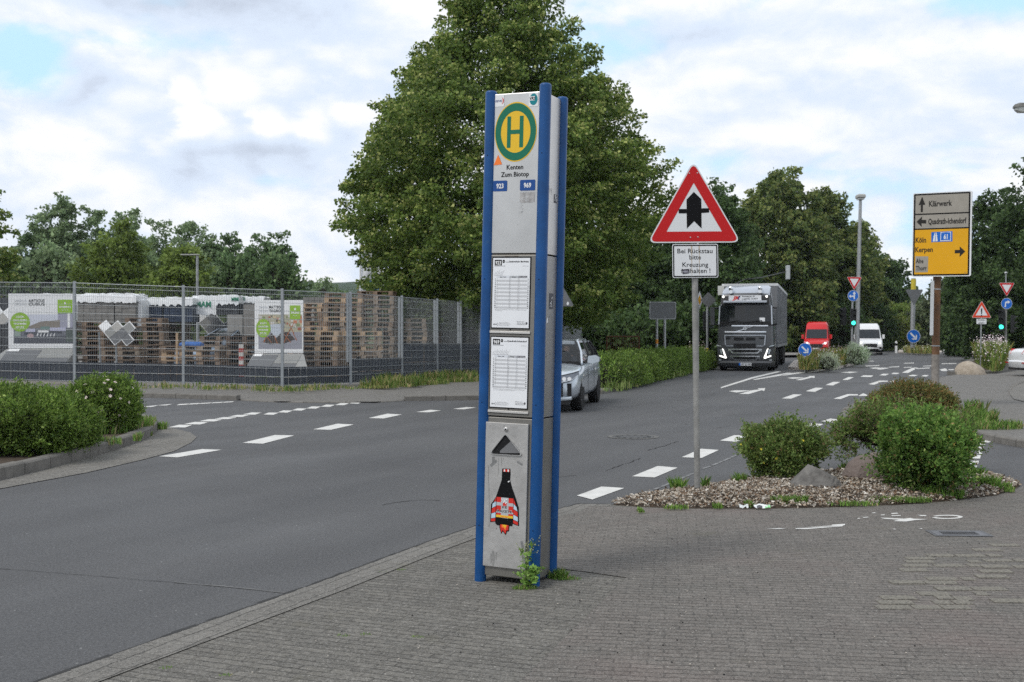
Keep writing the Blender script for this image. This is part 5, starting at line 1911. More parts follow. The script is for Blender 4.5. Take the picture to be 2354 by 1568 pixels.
for i in range(150):        # grit and small litter on the paving
    x, y = rr.uniform(500, 2300), rr.uniform(1210, 1560)
    p = at(x, y)
    if at(x, y).x < -2.2 + (at(x, y).y - 4) * .43:
        continue
    s_ = rr.uniform(.002, .006)
    b.lathe([(s_ * .6, 0), (s_, s_ * .5), (s_ * .4, s_)], (mat('grit_pale', (.42, .38, .33), .9), mat('grit_dark', (.02, .02, .02), .9))[rr.random() < .6], (p.x, p.y, .013), n=5)
tag(b.build('grit'), 'small stones and grit scattered over the paving', 'grit', kind='stuff')
for lab, x, y, s_, colr, nm in (('crumpled clear plastic scrap at the front edge of the bark bed', 1710, 1167, .06, (.62, .65, .64), 'plastic_scrap'), ('torn printed wrapper with green and black marks at the front edge of the bark bed', 1752, 1167, .11, (.72, .74, .72), 'food_wrapper')):
    p = at(x, y, .03)
    t = thing(nm, lab, 'litter', (p.x, p.y, .018), rz=-6)
    b = MB()
    n_ = 6
    vs = [((i / n_ - .5) * s_ * 1.3, (j / 3 - .5) * s_ * .6, .008 + rr.uniform(0, .02) + .018 * (j / 3)) for j in range(4) for i in range(n_ + 1)]
    b.add(vs, [(j * 7 + i, j * 7 + i + 1, j * 7 + i + 8, j * 7 + i + 7) for j in range(3) for i in range(n_)], mat(nm + '_film', colr, .3))
    if nm == 'food_wrapper':
        k0 = b.mi(GREYD)
        k1 = b.mi(mat('wrapper_green', (.25, .60, .25), .5))
        for i in (1, 2, 7, 8):
            b.m[i] = k0
        for i in (4, 5, 11):
            b.m[i] = k1
    b.build('film', t)

# ================================================================== SIGNS
GALV = mat('galvanised', (.36, .37, .375), .5, metal=.6, var=.22, scale=9, bump=.1, bscale=40)
GALVS = mat('galvanised_stained', (.29, .285, .27), .6, metal=.45, var=.35, scale=4, bump=.15, bscale=40)
SIGNBACK = mat('sign_back', (.15, .155, .16), .6, metal=.2, var=.1, scale=5)
SIGNW = mat('sign_white', (.72, .73, .74), .45)
SIGNR = mat('sign_red', (.52, .010, .012), .45)
SIGNB = mat('sign_blue', (.012, .13, .52), .45)
SIGNY = mat('sign_yellow', (.72, .36, .008), .5, var=.05, scale=3)
SIGNG = mat('sign_dirty_grey', (.315, .29, .25), .6, var=.10, scale=5, detail=8)
RUSTY = mat('rusty_post', (.19, .095, .045), .8, var=.3, scale=6, bump=.3, bscale=60, col2=(.12, .075, .05))
SIGNOR = mat('sign_orange_red', (.65, .06, .02), .45)


def tri(s, up=True):
    h = s * .866
    return [(-s / 2, -h / 3), (s / 2, -h / 3), (0, h * 2 / 3)] if up else [(-s / 2, h / 3), (0, -h * 2 / 3), (s / 2, h / 3)]


def plate(root, name, pts, m, F, th=.003, back=None):
    b = MB()
    b.prism(pts, -th, 0, m, F, side=back or SIGNBACK)
    return b.build(name, root)


def tri_sign(root, s, F, up=True, red=SIGNR, name='sign_plate', border=.11):
    o = plate(root, name, rnd_poly(tri(s, up), s * .055), SIGNW, F, .004)
    b = MB()
    b.ring(rnd_poly(tri(s * .955, up), s * .045, 6), rnd_poly(tri(s * (.955 - border * 3.3), up), s * .004, 6), red, F, .0015)
    return o, b


def pole(root, r, h, m, name='pole', z0=-.1, x=0, y=0, n=16, z1=None):
    b = MB()
    b.tube((x, y, z0), (x, y, h), r, m, n=n)
    return b.build(name, root, smooth=40)


# ---- big priority sign with the request to keep the junction clear
p = at(1603, 1131, .06)
D0 = p.y
sc = FPX / D0


def H(y):
    return CAMZ + (771 - y) / sc


ws = thing('warning_sign', 'red bordered triangular junction ahead sign with a white text plate on a grey pole', 'road sign', (p.x, p.y, .06), rz=4, tilt=-.7)
z_ = lambda y: H(y) - .06
pole(ws, .030, z_(430), GALVS)
tf = frame((-.005, -.045, z_(498)))
zb, zt = z_(559), z_(374)
hh_ = zt - zb
s_ = .91
F_ = frame((-.012, -.045, zb + s_ * .866 / 3 - .0))
o_, b = tri_sign(ws, s_, F_)
b.build('red_border', o_)
b = MB()
k = .91 / 990          # metres per px of the enlarged photo
cx_, cy_ = 625, 900
G = lambda pts: [((x - cx_) * k - .0, (760 - y) * k * 1.0 - .07) for x, y in pts]
b.poly(G(((547, 822), (547, 520), (625, 440), (703, 515), (703, 822), (625, 745))), BLK, F_, .0018)
b.poly(G(((463, 663), (463, 618), (548, 618), (548, 663))), BLK, F_, .0018)
b.poly(G(((702, 612), (785, 610), (785, 655), (702, 660))), BLK, F_, .0018)
b.build('junction_symbol', o_)
b = MB()
for x, y in ((580, 246), (664, 243), (582, 914), (662, 911)):
    q = G(((x, y),))[0]
    b.lathe([(.007, 0), (.006, -.003), (.002, -.004)], STEEL, (q[0] + F_.translation.x, -.047, q[1] + F_.translation.z), axis='y', n=10)
b.build('rivets', o_)
zp0, zp1 = z_(639), z_(562)
pw = .445
F2 = frame((-.005, -.045, (zp0 + zp1) / 2))
ph_ = zp1 - zp0
tp = plate(ws, 'text_plate', rnd_poly(rect(-pw / 2, -ph_ / 2, pw / 2, ph_ / 2), .02), SIGNW, F2, .004)
b = MB()
b.ring(rnd_poly(rect(-pw / 2 + .007, -ph_ / 2 + .007, pw / 2 - .007, ph_ / 2 - .007), .016), rnd_poly(rect(-pw / 2 + .018, -ph_ / 2 + .018, pw / 2 - .018, ph_ / 2 - .018), .010), BLK, F2, .0015)
b.build('black_border', tp)
b = MB()
kk = ph_ / 395
Y2 = lambda y: ph_ / 2 - (y - 975) * kk
X2 = lambda x: (x - 632) * kk
for s2, x0, x1, yb in (('Bei Rückstau', 420, 838, 1082), ('bitte', 562, 700, 1155), ('Kreuzung', 478, 785, 1242), ('f', 462, 482, 1316), ('ihalten !', 553, 810, 1314)):
    b.text(s2, X2(x0), Y2(yb), 56 * kk, BLK, F2, .0015, w=(x1 - x0) * kk, bold=.005)
b.build('lettering', tp)
b = MB()
b.poly([(X2(x), Y2(y)) for x, y in ((476, 1272), (552, 1266), (556, 1318), (478, 1326))], mat('sticker_violet', (.05, .045, .06), .5), F2, .0026)
b.text('NEBEL', X2(480), Y2(1308), 22 * kk, mat('sticker_print', (.6, .6, .68), .5), F2, .0034, w=72 * kk, bold=.01)
b.build('sticker', tp)
b = MB()
for x in (590, 680):
    for y0, y1, w2 in ((992, 1130, 7), (1130, 1340, 4)):
        b.poly([(X2(x - w2), Y2(y0)), (X2(x + w2), Y2(y0)), (X2(x + w2 * .3), Y2(y1)), (X2(x - w2 * .3), Y2(y1))], mat('rust_stain', (.45, .36, .24), .8), F2, .0011)
b.build('rust_stains', tp)
b = MB()
for y in (566, 632):
    b.bb(-.05, .05, -.042, .04, z_(y) - .012, z_(y) + .012, GALV)
for y in (420, 545):
    b.bb(-.05, .05, -.042, .04, z_(y) - .012, z_(y) + .012, GALV)
b.build('clamps', ws)

# ---- yellow direction sign on the brown post
D1 = at(2149, 935, .1).y
sc1 = FPX / D1
X_ = lambda x: (x - CX) / sc1
Hh = lambda y: CAMZ + (771 - y) / sc1 - .1
ds = thing('direction_sign', 'yellow and grey direction sign on a thick brown rusting post', 'direction sign', (X_(2149), D1, .1), tilt=.9)
r_ = .5 * 17 / sc1
b = MB()
b.tube((0, 0, -.1), (0, 0, Hh(815)), r_ * 1.05, mat('post_bare', (.22, .20, .18), .8, var=.3, scale=9, bump=.2), n=18)
b.tube((0, 0, Hh(815)), (0, 0, Hh(455)), r_, RUSTY, n=18)
b.build('post', ds, smooth=40)
ang = 30.0
wpx, hpx = 131, 192
wm_ = wpx / sc1 * .97
hm_ = hpx / sc1
u_ = (math.cos(rad(ang)), -math.sin(rad(ang)), 0)
cxs = (2159 - CX) / FPX * (D1 - .24) - X_(2149)
Fs_ = frame((cxs - .01, -.24, Hh(541)), u_)
bd = plate(ds, 'sign_board', rnd_poly(rect(-wm_ / 2, -hm_ / 2, wm_ / 2, hm_ / 2), .035), SIGNW, Fs_, .05, back=mat('sign_edge', (.50, .49, .46), .6))
gx = lambda x: (x - 605) / 710 * wm_ + .0


def gp(x, y):       # enlarged crop px -> board metres; top and bottom edges converge in the picture
    t_ = (x - 240) / 715
    top, bot = 178 - 65 * t_, 1160 - 20 * t_
    return ((t_ - .5) * wm_, (.5 - (y - top) / (bot - top)) * hm_)


b = MB()
zA, zB = gp(600, 402)[1], gp(600, 580)[1]
i_ = .018
b.poly(rnd_poly(rect(-wm_ / 2 + i_, -hm_ / 2 + i_, wm_ / 2 - i_ * 1.6, hm_ / 2 - i_), .02), BLK, Fs_, .002)
j_ = .050
b.build('black_lines', bd)
b = MB()
b.poly(rect(-wm_ / 2 + j_, zA + .014, wm_ / 2 - j_ - .01, hm_ / 2 - j_), SIGNG, Fs_, .004)
b.poly(rect(-wm_ / 2 + j_, zB + .014, wm_ / 2 - j_ - .01, zA - .014), SIGNG, Fs_, .004)
b.build('grey_field', bd)
b = MB()
b.poly(rect(-wm_ / 2 + j_, -hm_ / 2 + j_, wm_ / 2 - j_ - .01, zB - .014), SIGNY, Fs_, .004)
b.build('yellow_field', bd)
b = MB()


def gtext(s2, x0, x1, yb, capx, m=BLK, d=.006, bold=.024):
    a, c = gp(x0, yb), gp(x1, yb)
    b.text(s2, a[0], a[1], capx / 980 * hm_, m, Fs_, d, w=c[0] - a[0], bold=bold)


DK = mat('sign_black', (.03, .028, .026), .6, spec=.1)
gtext('Klärwerk', 437, 718, 325, 68, DK)
gtext('Quadrath-Ichendorf', 433, 893, 535, 66, DK, bold=.03)
gtext('Köln', 280, 410, 757, 62, DK)
gtext('Kerpen', 278, 494, 870, 62, DK)
poly_ = lambda pts, m, d: b.poly([gp(*p) for p in pts], m, Fs_, d)
poly_(((282, 918), (440, 915), (438, 1103), (280, 1108)), SIGNG, .0052)
gtext('Ahe', 288, 383, 1000, 55, DK, .0065)
gtext('Thorr', 288, 422, 1085, 55, DK, .0065)
poly_(((338, 395), (338, 310), (310, 316), (352, 212), (394, 306), (364, 308), (364, 393)), DK, .006)
poly_(((408, 528), (408, 484), (352, 486), (358, 444), (288, 512), (354, 570), (350, 526)), DK, .006)
poly_(((760, 872), (760, 832), (820, 828), (818, 786), (886, 846), (818, 914), (822, 868)), DK, .006)
poly_(((472, 628), (728, 606), (730, 730), (474, 746)), SIGNB, .0055)
poly_(((584, 625), (712, 614), (712, 722), (584, 732)), SIGNW, .0065)
poly_(((592, 634), (648, 622), (704, 623), (704, 714), (648, 716), (592, 722)), SIGNB, .0075)
gtext('61', 624, 672, 705, 58, SIGNW, .0085, .03)
poly_(((490, 738), (514, 632), (522, 631), (518, 736)), SIGNW, .0065)
poly_(((526, 735), (528, 631), (536, 630), (552, 732)), SIGNW, .0065)
poly_(((498, 672), (548, 664), (548, 670), (498, 678)), SIGNW, .0068)
poly_(((880, 1090), (902, 1088), (902, 1114), (880, 1116)), mat('sign_patch', (.50, .26, .03), .6), .0055)
b.build('lettering', bd)
b = MB()
for dz in (-.35, 0, .35):
    b.bb(-.05, .05, -.13, .05, Hh(541) + dz * hm_ - .02, Hh(541) + dz * hm_ + .02, GALV)
b.build('brackets', ds)
# lane plate seen almost edge on
a_ = 74.0
lw = 27 / sc1 / math.cos(rad(a_))
lh = 195 / sc1 * .62
Fl = frame(((2139 - CX) / FPX * (D1 - .10 - lw * .45) - X_(2149), -.10 - lw * .45, Hh(711)), (math.cos(rad(a_)), math.sin(rad(a_)), 0))
lp = plate(ds, 'lane_plate', rnd_poly(rect(-lw / 2, -lh / 2, lw / 2, lh / 2), .03), SIGNW, Fl, .004)
b = MB()
b.ring(rect(-lw / 2 + .02, -lh / 2 + .02, lw / 2 - .02, lh / 2 - .02), rect(-lw / 2 + .035, -lh / 2 + .035, lw / 2 - .035, lh / 2 - .035), DK, Fl, .0015)
for x, z0, z1 in ((-.25, -.25, .15), (.05, -.30, .10), (.28, -.30, .22)):
    b.poly(rect(x * lw - .012, z0 * lh, x * lw + .012, z1 * lh), DK, Fl, .0015)
    b.poly([(x * lw - .05, z1 * lh), (x * lw + .05, z1 * lh), (x * lw, z1 * lh + .10)], DK, Fl, .0016)
b.text('Köln', -.3 * lw, .38 * lh, .05, DK, Fl, .0015, w=.5 * lw)
b.build('lane_arrows', lp)
b = MB()
for y in (665, 795):
    b.lathe([(r_ + .004, -.012), (r_ + .004, .012)], GALV, (0, 0, Hh(y)), n=16)
b.build('pipe_clamps', ds)


# ---- helpers for the smaller signs
def arrow(b, pts, F, m=SIGNW, d=.0018):
    b.poly(pts, m, F, d)


def disc(root, r, F, m, name='round_sign', rim=SIGNW):
    o = plate(root, name, ell(0, 0, r, n=32), rim, F, .004)
    b = MB()
    b.poly(ell(0, 0, r * .95, n=32), m, F, .0015)
    return o, b


def diag_arrow(b, r, F):
    c, s = math.cos(rad(-45)), math.sin(rad(-45))
    R_ = lambda pts: [(x * c - y * s, x * s + y * c) for x, y in pts]
    b.poly(R_(((-.68 * r, -.12 * r), (.30 * r, -.12 * r), (.30 * r, .12 * r), (-.68 * r, .12 * r))), SIGNW, F, .003)
    b.poly(R_(((.05 * r, -.46 * r), (.26 * r, -.46 * r), (.68 * r, 0), (.26 * r, .46 * r), (.05 * r, .46 * r), (.42 * r, 0))), SIGNW, F, .0032)


def small_sign(name, label, x, ybase, Y, cat='road sign', tilt=0.0, rz=0.0, zb=.1):
    q = atd(x, ybase, Y)
    return thing(name, label, cat, (q.x, Y, zb), rz=rz, tilt=tilt), (lambda y: CAMZ + (771 - y) * Y / FPX - zb), (lambda px: px * Y / FPX)


# blue keep right sign on the median
Y = 47.5
t, h_, m_ = small_sign('keep_right_sign', 'blue round keep right sign at the front of the planted median', 1850, 845, Y)
pole(t, .03, h_(800), GALV)
F_ = frame((0, -.04, h_(804)))
o_, b = disc(t, m_(15.5), F_, SIGNB)
diag_arrow(b, m_(15.5), F_)
b.build('arrow_symbol', o_)
# far keep right sign with the turned away yield sign
Y = 92.0
t, h_, m_ = small_sign('keep_right_sign', 'blue keep right sign far off on a tall pole with a turned yield sign', 2097, 810, Y, tilt=.9)
pole(t, m_(5), h_(640), GALV)
F_ = frame((0, -.25, h_(773)))
o_, b = disc(t, m_(15.5), F_, SIGNB)
diag_arrow(b, m_(15.5), F_)
b.build('arrow_symbol', o_)
F_ = frame((0, -.25, h_(678)))
plate(t, 'yield_sign_back', rnd_poly(tri(m_(42), False), m_(3)), SIGNBACK, F_, .01)
b = MB()
b.tube((0, -.02, h_(672)), (0, -.02, h_(642)), m_(5.6), mat('yellow_band', (.55, .45, .05), .6), n=12)
b.build('yellow_sleeve', t)
# exclamation warning sign
Y = 50.5
t, h_, m_ = small_sign('warning_sign', 'red bordered triangle with an exclamation mark and a small text plate, behind the pale boulder', 2254, 858, Y, tilt=.6)
pole(t, .03, h_(700), GALV)
F_ = frame((0, -.04, h_(717.5)))
o_, b = tri_sign(t, m_(46), F_, red=SIGNOR)
b.build('red_border', o_)
b = MB()
b.poly([(-.035, .16), (.035, .16), (.018, -.10), (-.018, -.10)], BLK, F_, .0025)
b.poly(ell(0, -.155, .032, n=14), BLK, F_, .0025)
b.build('exclamation_mark', o_)
F2 = frame((0, -.04, h_(739)))
o2 = plate(t, 'text_plate', rnd_poly(rect(-m_(11.5), -m_(6), m_(11.5), m_(6)), .03), SIGNW, F2, .004)
b = MB()
b.text('Straßen-', 0, .035, .075, BLK, F2, .002, w=m_(16), align='c', bold=.01)
b.text('schäden', 0, -.095, .075, BLK, F2, .002, w=m_(15), align='c', bold=.01)
b.build('lettering', o2)
# round speed sign far back
Y = 108.0
t, h_, m_ = small_sign('speed_limit_sign', 'distant round red bordered speed limit sign reading 70', 2181, 812, Y)
pole(t, .04, h_(770), GALV, z0=-.3)
F_ = frame((0, -.06, h_(762)))
o_, b = disc(t, m_(10.5), F_, SIGNR)
b.poly(ell(0, 0, m_(7.6), n=28), SIGNW, F_, .003)
b.text('70', 0, -.16, .32, BLK, F_, .005, w=.36, align='c', bold=.02)
b.build('speed_figure', o_)

# ---- delineator posts
DELIN = None
for i, (x, y, Y, tl, lab) in enumerate(((2060, 806, 100, 0, 'white delineator post left of the far blue arrow sign pole'), (2171, 805, 104, 0, 'white delineator post just left of the round speed sign'), (2199, 806, 100, 14, 'leaning white delineator post right of the round speed sign'), (2206, 804, 112, 0, 'white delineator post behind the leaning one'), (2214, 805, 106, 2, 'rightmost white delineator post beside the dark bush'))):
    q = atd(x, y, Y)
    if DELIN is None:
        t = DELIN = thing('delineator_post', lab, 'delineator post', (q.x, Y, .0), group='delineator posts by the far verge')
        b = MB()
        b.prism([(-.09, 0), (.09, 0), (.09, .98), (.02, 1.08), (-.09, 1.02)], -.05, .05, WHT, frame((0, 0, 0)))
        b.build('post_body', t)
        b = MB()
        b.prism([(-.091, .66), (.091, .66), (.091, .84), (-.091, .90)], -.052, .052, BLK, frame((0, 0, 0)))
        b.build('black_band', t)
    else:
        t = clone(DELIN, (q.x, Y, 0), label=lab)
        t.rotation_euler.y = rad(tl)


# ---- traffic lights with signs
HOUS = mat('signal_black', (.02, .021, .022), .6)
LENS = mat('lens_dark', (.03, .032, .03), .3)
GREENL = mat('green_lamp', (.05, .95, .62), .4, emit=2.2)


def signal_head(root, x, y, z, rz=0, lit=None, w=.30, h=.95):
    b = MB()
    M = Matrix.Translation((x, y, z)) @ Matrix.Rotation(rad(rz), 4, 'Z')
    b.prism(rnd_poly(rect(-w / 2, -h / 2, w / 2, h / 2), .04), 0, .16, HOUS, M @ frame((0, 0, 0)))
    for k in (-1, 0, 1):
        for j in range(10):       # visor above each lens
            a0, a1 = math.pi * (.0 + j / 10), math.pi * ((j + 1) / 10)
            r = w * .42
            c_ = (0, k * h * .31)
            b.add([(c_[0] + r * math.cos(a0), c_[1] + r * math.sin(a0), .16), (c_[0] + r * math.cos(a1), c_[1] + r * math.sin(a1), .16), (c_[0] + r * math.cos(a1), c_[1] + r * math.sin(a1), .34 if 1 < j < 8 else .24), (c_[0] + r * math.cos(a0), c_[1] + r * math.sin(a0), .34 if 1 < j < 8 else .24)], [(0, 1, 2, 3)], HOUS, M @ frame((0, 0, 0)))
    o = b.build('signal_head', root)
    for k in (-1, 0, 1):
        b = MB()
        b.poly(ell(0, k * h * .31, w * .38, n=20), GREENL if lit == k else LENS, M @ frame((0, 0, 0)), .165)
        b.build('lens', o)
    return o


Y = 62.0
t, h_, m_ = small_sign('traffic_light', 'green traffic light on the median with a yield and a blue straight or left sign', 1957, 828, Y, 'traffic light', tilt=1.0)
pole(t, .055, h_(690), GALV)
pole(t, .09, h_(800), GALV, name='pole_foot')
F_ = frame((.05, -.10, h_(647)))
o_, b = tri_sign(t, m_(35), F_, up=False)
b.build('red_border', o_)
F_ = frame((.0, -.10, h_(680)))
o_, b = disc(t, m_(12.6), F_, SIGNB)
r = m_(12.6)
b.poly(rect(.16 * r - .02, -.6 * r, .16 * r + .05, .35 * r), SIGNW, F_, .003)
b.poly([(-.1 * r, .35 * r), (.5 * r, .35 * r), (.2 * r, .78 * r)], SIGNW, F_, .0032)
b.poly(rect(-.45 * r, -.22 * r, .16 * r, .0), SIGNW, F_, .0034)
b.poly([(-.4 * r, -.42 * r), (-.4 * r, .2 * r), (-.8 * r, -.1 * r)], SIGNW, F_, .0036)
b.build('arrow_symbol', o_)
signal_head(t, .0, -.10, h_(730), 0, lit=-1)
signal_head(t, -.42, .0, h_(728), -65)

Y = 60.0
t, h_, m_ = small_sign('traffic_light', 'green traffic light at the right with a yield and a blue turn right sign', 2312, 835, Y, 'traffic light')
pole(t, .06, h_(690), GALVS)
b = MB()
b.tube((0, 0, h_(652)), (0, 0, h_(628)), .03, GALV)
b.lathe([(.05, 0), (.09, .05), (.05, .12)], GALV, (0, 0, h_(630)), n=12)
b.build('antenna', t)
F_ = frame((0, -.10, h_(661)))
o_, b = tri_sign(t, m_(36.5), F_, up=False)
b.build('red_border', o_)
F_ = frame((0, -.10, h_(698)))
r = m_(12.8)
o_, b = disc(t, r, F_, SIGNB)
b.poly([(-.36 * r, -.62 * r), (-.12 * r, -.62 * r), (-.12 * r, .0), (.02 * r, .14 * r), (.22 * r, .16 * r), (.22 * r, .40 * r), (-.1 * r, .38 * r), (-.30 * r, .22 * r)], SIGNW, F_, .003)
b.poly([(.18 * r, -.06 * r), (.62 * r, .28 * r), (.18 * r, .62 * r)], SIGNW, F_, .0032)
b.build('arrow_symbol', o_)
signal_head(t, -.22, -.06, h_(736), -38, lit=-1, h=1.15)
signal_head(t, .26, .0, h_(745), 70)
b = MB()
b.tube((0, 0, h_(828)), (0, 0, h_(812)), .068, mat('orange_band', (.6, .25, .04), .7), n=14)
b.build('orange_sleeve', t)

# ---- priority sign and signal seen from behind
Y = 54.0
t, h_, m_ = small_sign('traffic_light', 'traffic light seen from behind with a diamond sign back, left of the lorry', 1626, 838, Y, 'traffic light')
pole(t, .06, h_(705), GALV)
F_ = frame((m_(2), -.02, h_(690)))
k = m_(18.5)
plate(t, 'diamond_sign_back', rnd_poly([(-k, 0), (0, -k), (k, 0), (0, k)], .03), SIGNBACK, F_, .006)
o_ = signal_head(t, .0, .25, h_(738), 180)
b = MB()
for dz in (-.3, 0, .3):
    b.bb(.10, .34, .16, .3, h_(738) + dz - .02, h_(738) + dz + .05, mat('visor_back', (.09, .11, .11), .6))
b.build('visor', t)
b = MB()
b.tube((0, 0, h_(812)), (0, 0, h_(800)), .066, mat('yellow_band', (.55, .45, .05), .6), n=14)
b.build('yellow_sleeve', t)
Y = 56.0
t, h_, m_ = small_sign('priority_sign', 'white and yellow priority diamond seen at an angle behind the triangular sign pole', 1606, 838, Y, rz=0)
pole(t, .03, h_(705), GALV)
F_ = frame((m_(2), -.05, h_(690)), (math.cos(rad(62)), math.sin(rad(62)), 0))
k = m_(21)
o_ = plate(t, 'diamond_plate', rnd_poly([(-k, 0), (0, -k), (k, 0), (0, k)], .04), SIGNW, F_, .006)
b = MB()
b.poly(rnd_poly([(-k * .6, 0), (0, -k * .6), (k * .6, 0), (0, k * .6)], .03), SIGNY, F_, .002)
b.build('yellow_field', o_)

# ---- grey backs of other signs
Y = 46.0
t, h_, m_ = small_sign('road_sign_back', 'grey back of a large oblong road sign on two posts', 1523, 806, Y)
F_ = frame((0, -.06, h_(714)), (1, .12, 0))
o_ = plate(t, 'sign_panel', rnd_poly(rect(-m_(31), -m_(20), m_(31), m_(20)), .07), SIGNBACK, F_, .05)
b = MB()
b.ring(rnd_poly(rect(-m_(31), -m_(20), m_(31), m_(20)), .07), rnd_poly(rect(-m_(29.6), -m_(18.6), m_(29.6), m_(18.6)), .06), GALV, F_, .012)
b.build('rim', o_)
for dx, nm in ((-m_(13), 0), (m_(5), 0)):
    pole(t, .05, h_(728), GALV, x=dx, y=0)
b = MB()
b.tube((-m_(13), 0, h_(790)), (-m_(13), 0, h_(780)), .055, mat('orange_band', (.6, .25, .04), .7), n=14)
b.build('orange_sleeve', t)
Y = 60.0
t, h_, m_ = small_sign('triangular_sign_back', 'grey back of a triangular sign under the large oblong sign back', 1522, 800, Y)
F_ = frame((0, -.05, h_(752)))
plate(t, 'sign_plate', rnd_poly(tri(m_(46), False), .05), SIGNBACK, F_, .006)
pole(t, .04, h_(745), GALV)
Y = 30.0
t, h_, m_ = small_sign('triangular_sign_back', 'grey back of a triangular sign half hidden by the bus stop column', 1278, 905, Y)
F_ = frame((0, -.05, h_(680)))
o_ = plate(t, 'sign_plate', rnd_poly(tri(m_(84)), .05), SIGNBACK, F_, .006)
b = MB()
b.poly(ell(m_(27), -m_(18), .03, .045, 10), SIGNW, F_, .002)
b.build('sticker', o_)
pole(t, .03, h_(660), GALV)

# ---- lamp posts
def lamp_post(label, x, ytop, ybase, Y, rbase, rtop, kind, zb=.1, tilt=0.0, cat='street lamp'):
    t, h_, m_ = small_sign('street_lamp', label, x, ybase, Y, cat, tilt=tilt, zb=zb)
    b = MB()
    b.tube((0, 0, -.1), (0, 0, h_(ytop)), m_(rbase), GALV, r1=m_(rtop), n=16)
    b.build('pole', t, smooth=40)
    z = h_(ytop)
    b = MB()
    if kind == 'top':
        w = m_(8.5)
        b.loft([[(x_ * w * k, y_ * w * 1.6 * k, z + m_(dz)) for x_, y_ in ((-1, -1), (1, -1), (1, 1), (-1, 1))] for k, dz in ((.75, -5), (1.0, -3), (1.0, 2), (.8, 5))], mat('lamp_head', (.38, .38, .36), .5))
        b.build('lamp_head', t, bevel=.02)
        b = MB()
        b.bb(-w * .7, w * .7, -w * 1.2, w * 1.2, z - m_(7.5), z - m_(5), mat('lamp_glass', (.6, .62, .6), .2))
        b.build('lamp_glass', t)
    else:
        b.loft([[(x_, y_, z + dz_ + (.02 if abs(y_) > .05 else .05)) for y_, dz_ in ((-.12, 0), (.12, 0), (.12, .05), (-.12, .05))] for x_ in (.08, -.35, -.75)], mat('lamp_head', (.38, .38, .36), .5))
        b.build('lamp_head', t, bevel=.02)
    return t


lamp_post('tall grey street lamp rising behind the traffic light on the median', 1969, 452, 826, 64, 6.0, 3.4, 'top', tilt=1.3)
lamp_post('slim grey lamp post standing inside the fenced storage yard', 454, 588, 880, 52, 3.6, 2.8, 'side', zb=.2)
# lamp whose head reaches in at the right edge of the view; its mast stands outside
Y = 24.0
q = atd(2354, 248, Y)
t = thing('street_lamp', 'street lamp head reaching into view at the upper right edge', 'street lamp', (q.x + 2.2, Y, 0))
b = MB()
b.tube((0, 0, -.1), (0, 0, q.z - .25), .09, GALV, r1=.055)
b.tube((0, 0, q.z - .25), (-.6, 0, q.z), .045, GALV)
b.tube((-.6, 0, q.z), (-1.55, 0, q.z + .02), .035, GALV)
b.build('pole', t, smooth=40)
b = MB()
hw_ = .85
secs = []
for x_, k in ((-2.42, .35), (-2.39, .7), (-2.3, 1), (-1.7, 1), (-1.5, .5)):
    secs.append([(x_, yy * k, q.z + zz) for yy, zz in ((-.15, .0), (-.13, .08 * k), (0, .11 * k), (.13, .08 * k), (.15, .0))])
b.loft(secs, mat('lamp_shell', (.16, .16, .15), .6, var=.3, scale=8))
b.build('lamp_head', t, smooth=40)
b = MB()
b.loft([[(x_, yy * k, q.z - .004 + zz * k) for yy, zz in ((-.14, 0), (-.1, -.09), (.1, -.09), (.14, 0))] for x_, k in ((-2.39, .5), (-2.3, 1), (-1.75, 1), (-1.6, .5))], mat('lamp_glass', (.6, .62, .6), .2))
b.build('lamp_glass', t, smooth=40)
# overhead signal on its arm
Y = 60.0
q = atd(1810, 624, Y)
q0 = atd(1690, 640, Y)
t = thing('overhead_signal', 'grey backed signal hanging from a long arm above the lorry', 'traffic light', (q0.x, Y, 0))
b = MB()
b.tube((0, 0, -.1), (0, 0, q0.z - .3), .08, GALV, r1=.06)
b.path([(0, 0, q0.z - .3), (.5, 0, q0.z - .05), (1.4, 0, q0.z + .05), (q.x - q0.x, 0, q.z)], .028, mat('arm_grey', (.07, .075, .075), .6))
b.build('arm', t, smooth=40)
b = MB()
b.bb(q.x - q0.x - .06, q.x - q0.x + .14, -.06, .2, q.z - .42, q.z + .32, mat('signal_grey', (.40, .42, .43), .6))
b.build('signal_head', t, bevel=.03)

# ================================================================== VEHICLES
GLASS = mat('car_glass', (.012, .014, .016), .05, spec=.5)
CLEAR = mat('car_window', (.02, .024, .026), .04, spec=.5, alpha=.42)
LAMPD = mat('lamp_smoked', (.16, .17, .19), .10, metal=.4, coat=.6)
TYRE = mat('tyre', (.018, .018, .018), .85)
RIM = mat('rim_alloy', (.34, .35, .36), .35, metal=.8)
RIMD = mat('rim_dark', (.03, .03, .032), .6)
CHROME = mat('chrome', (.70, .71, .73), .15, metal=1)
TRIM = mat('black_trim', (.015, .015, .016), .5)
LAMPG = mat('lamp_clear', (.62, .66, .70), .12, metal=.5)
LEDW = mat('led_white', (1, .98, .93), .3, emit=1.6)
REDL = mat('tail_red', (.45, .01, .015), .2)
PLATEW = mat('plate_white', (.75, .76, .78), .5)


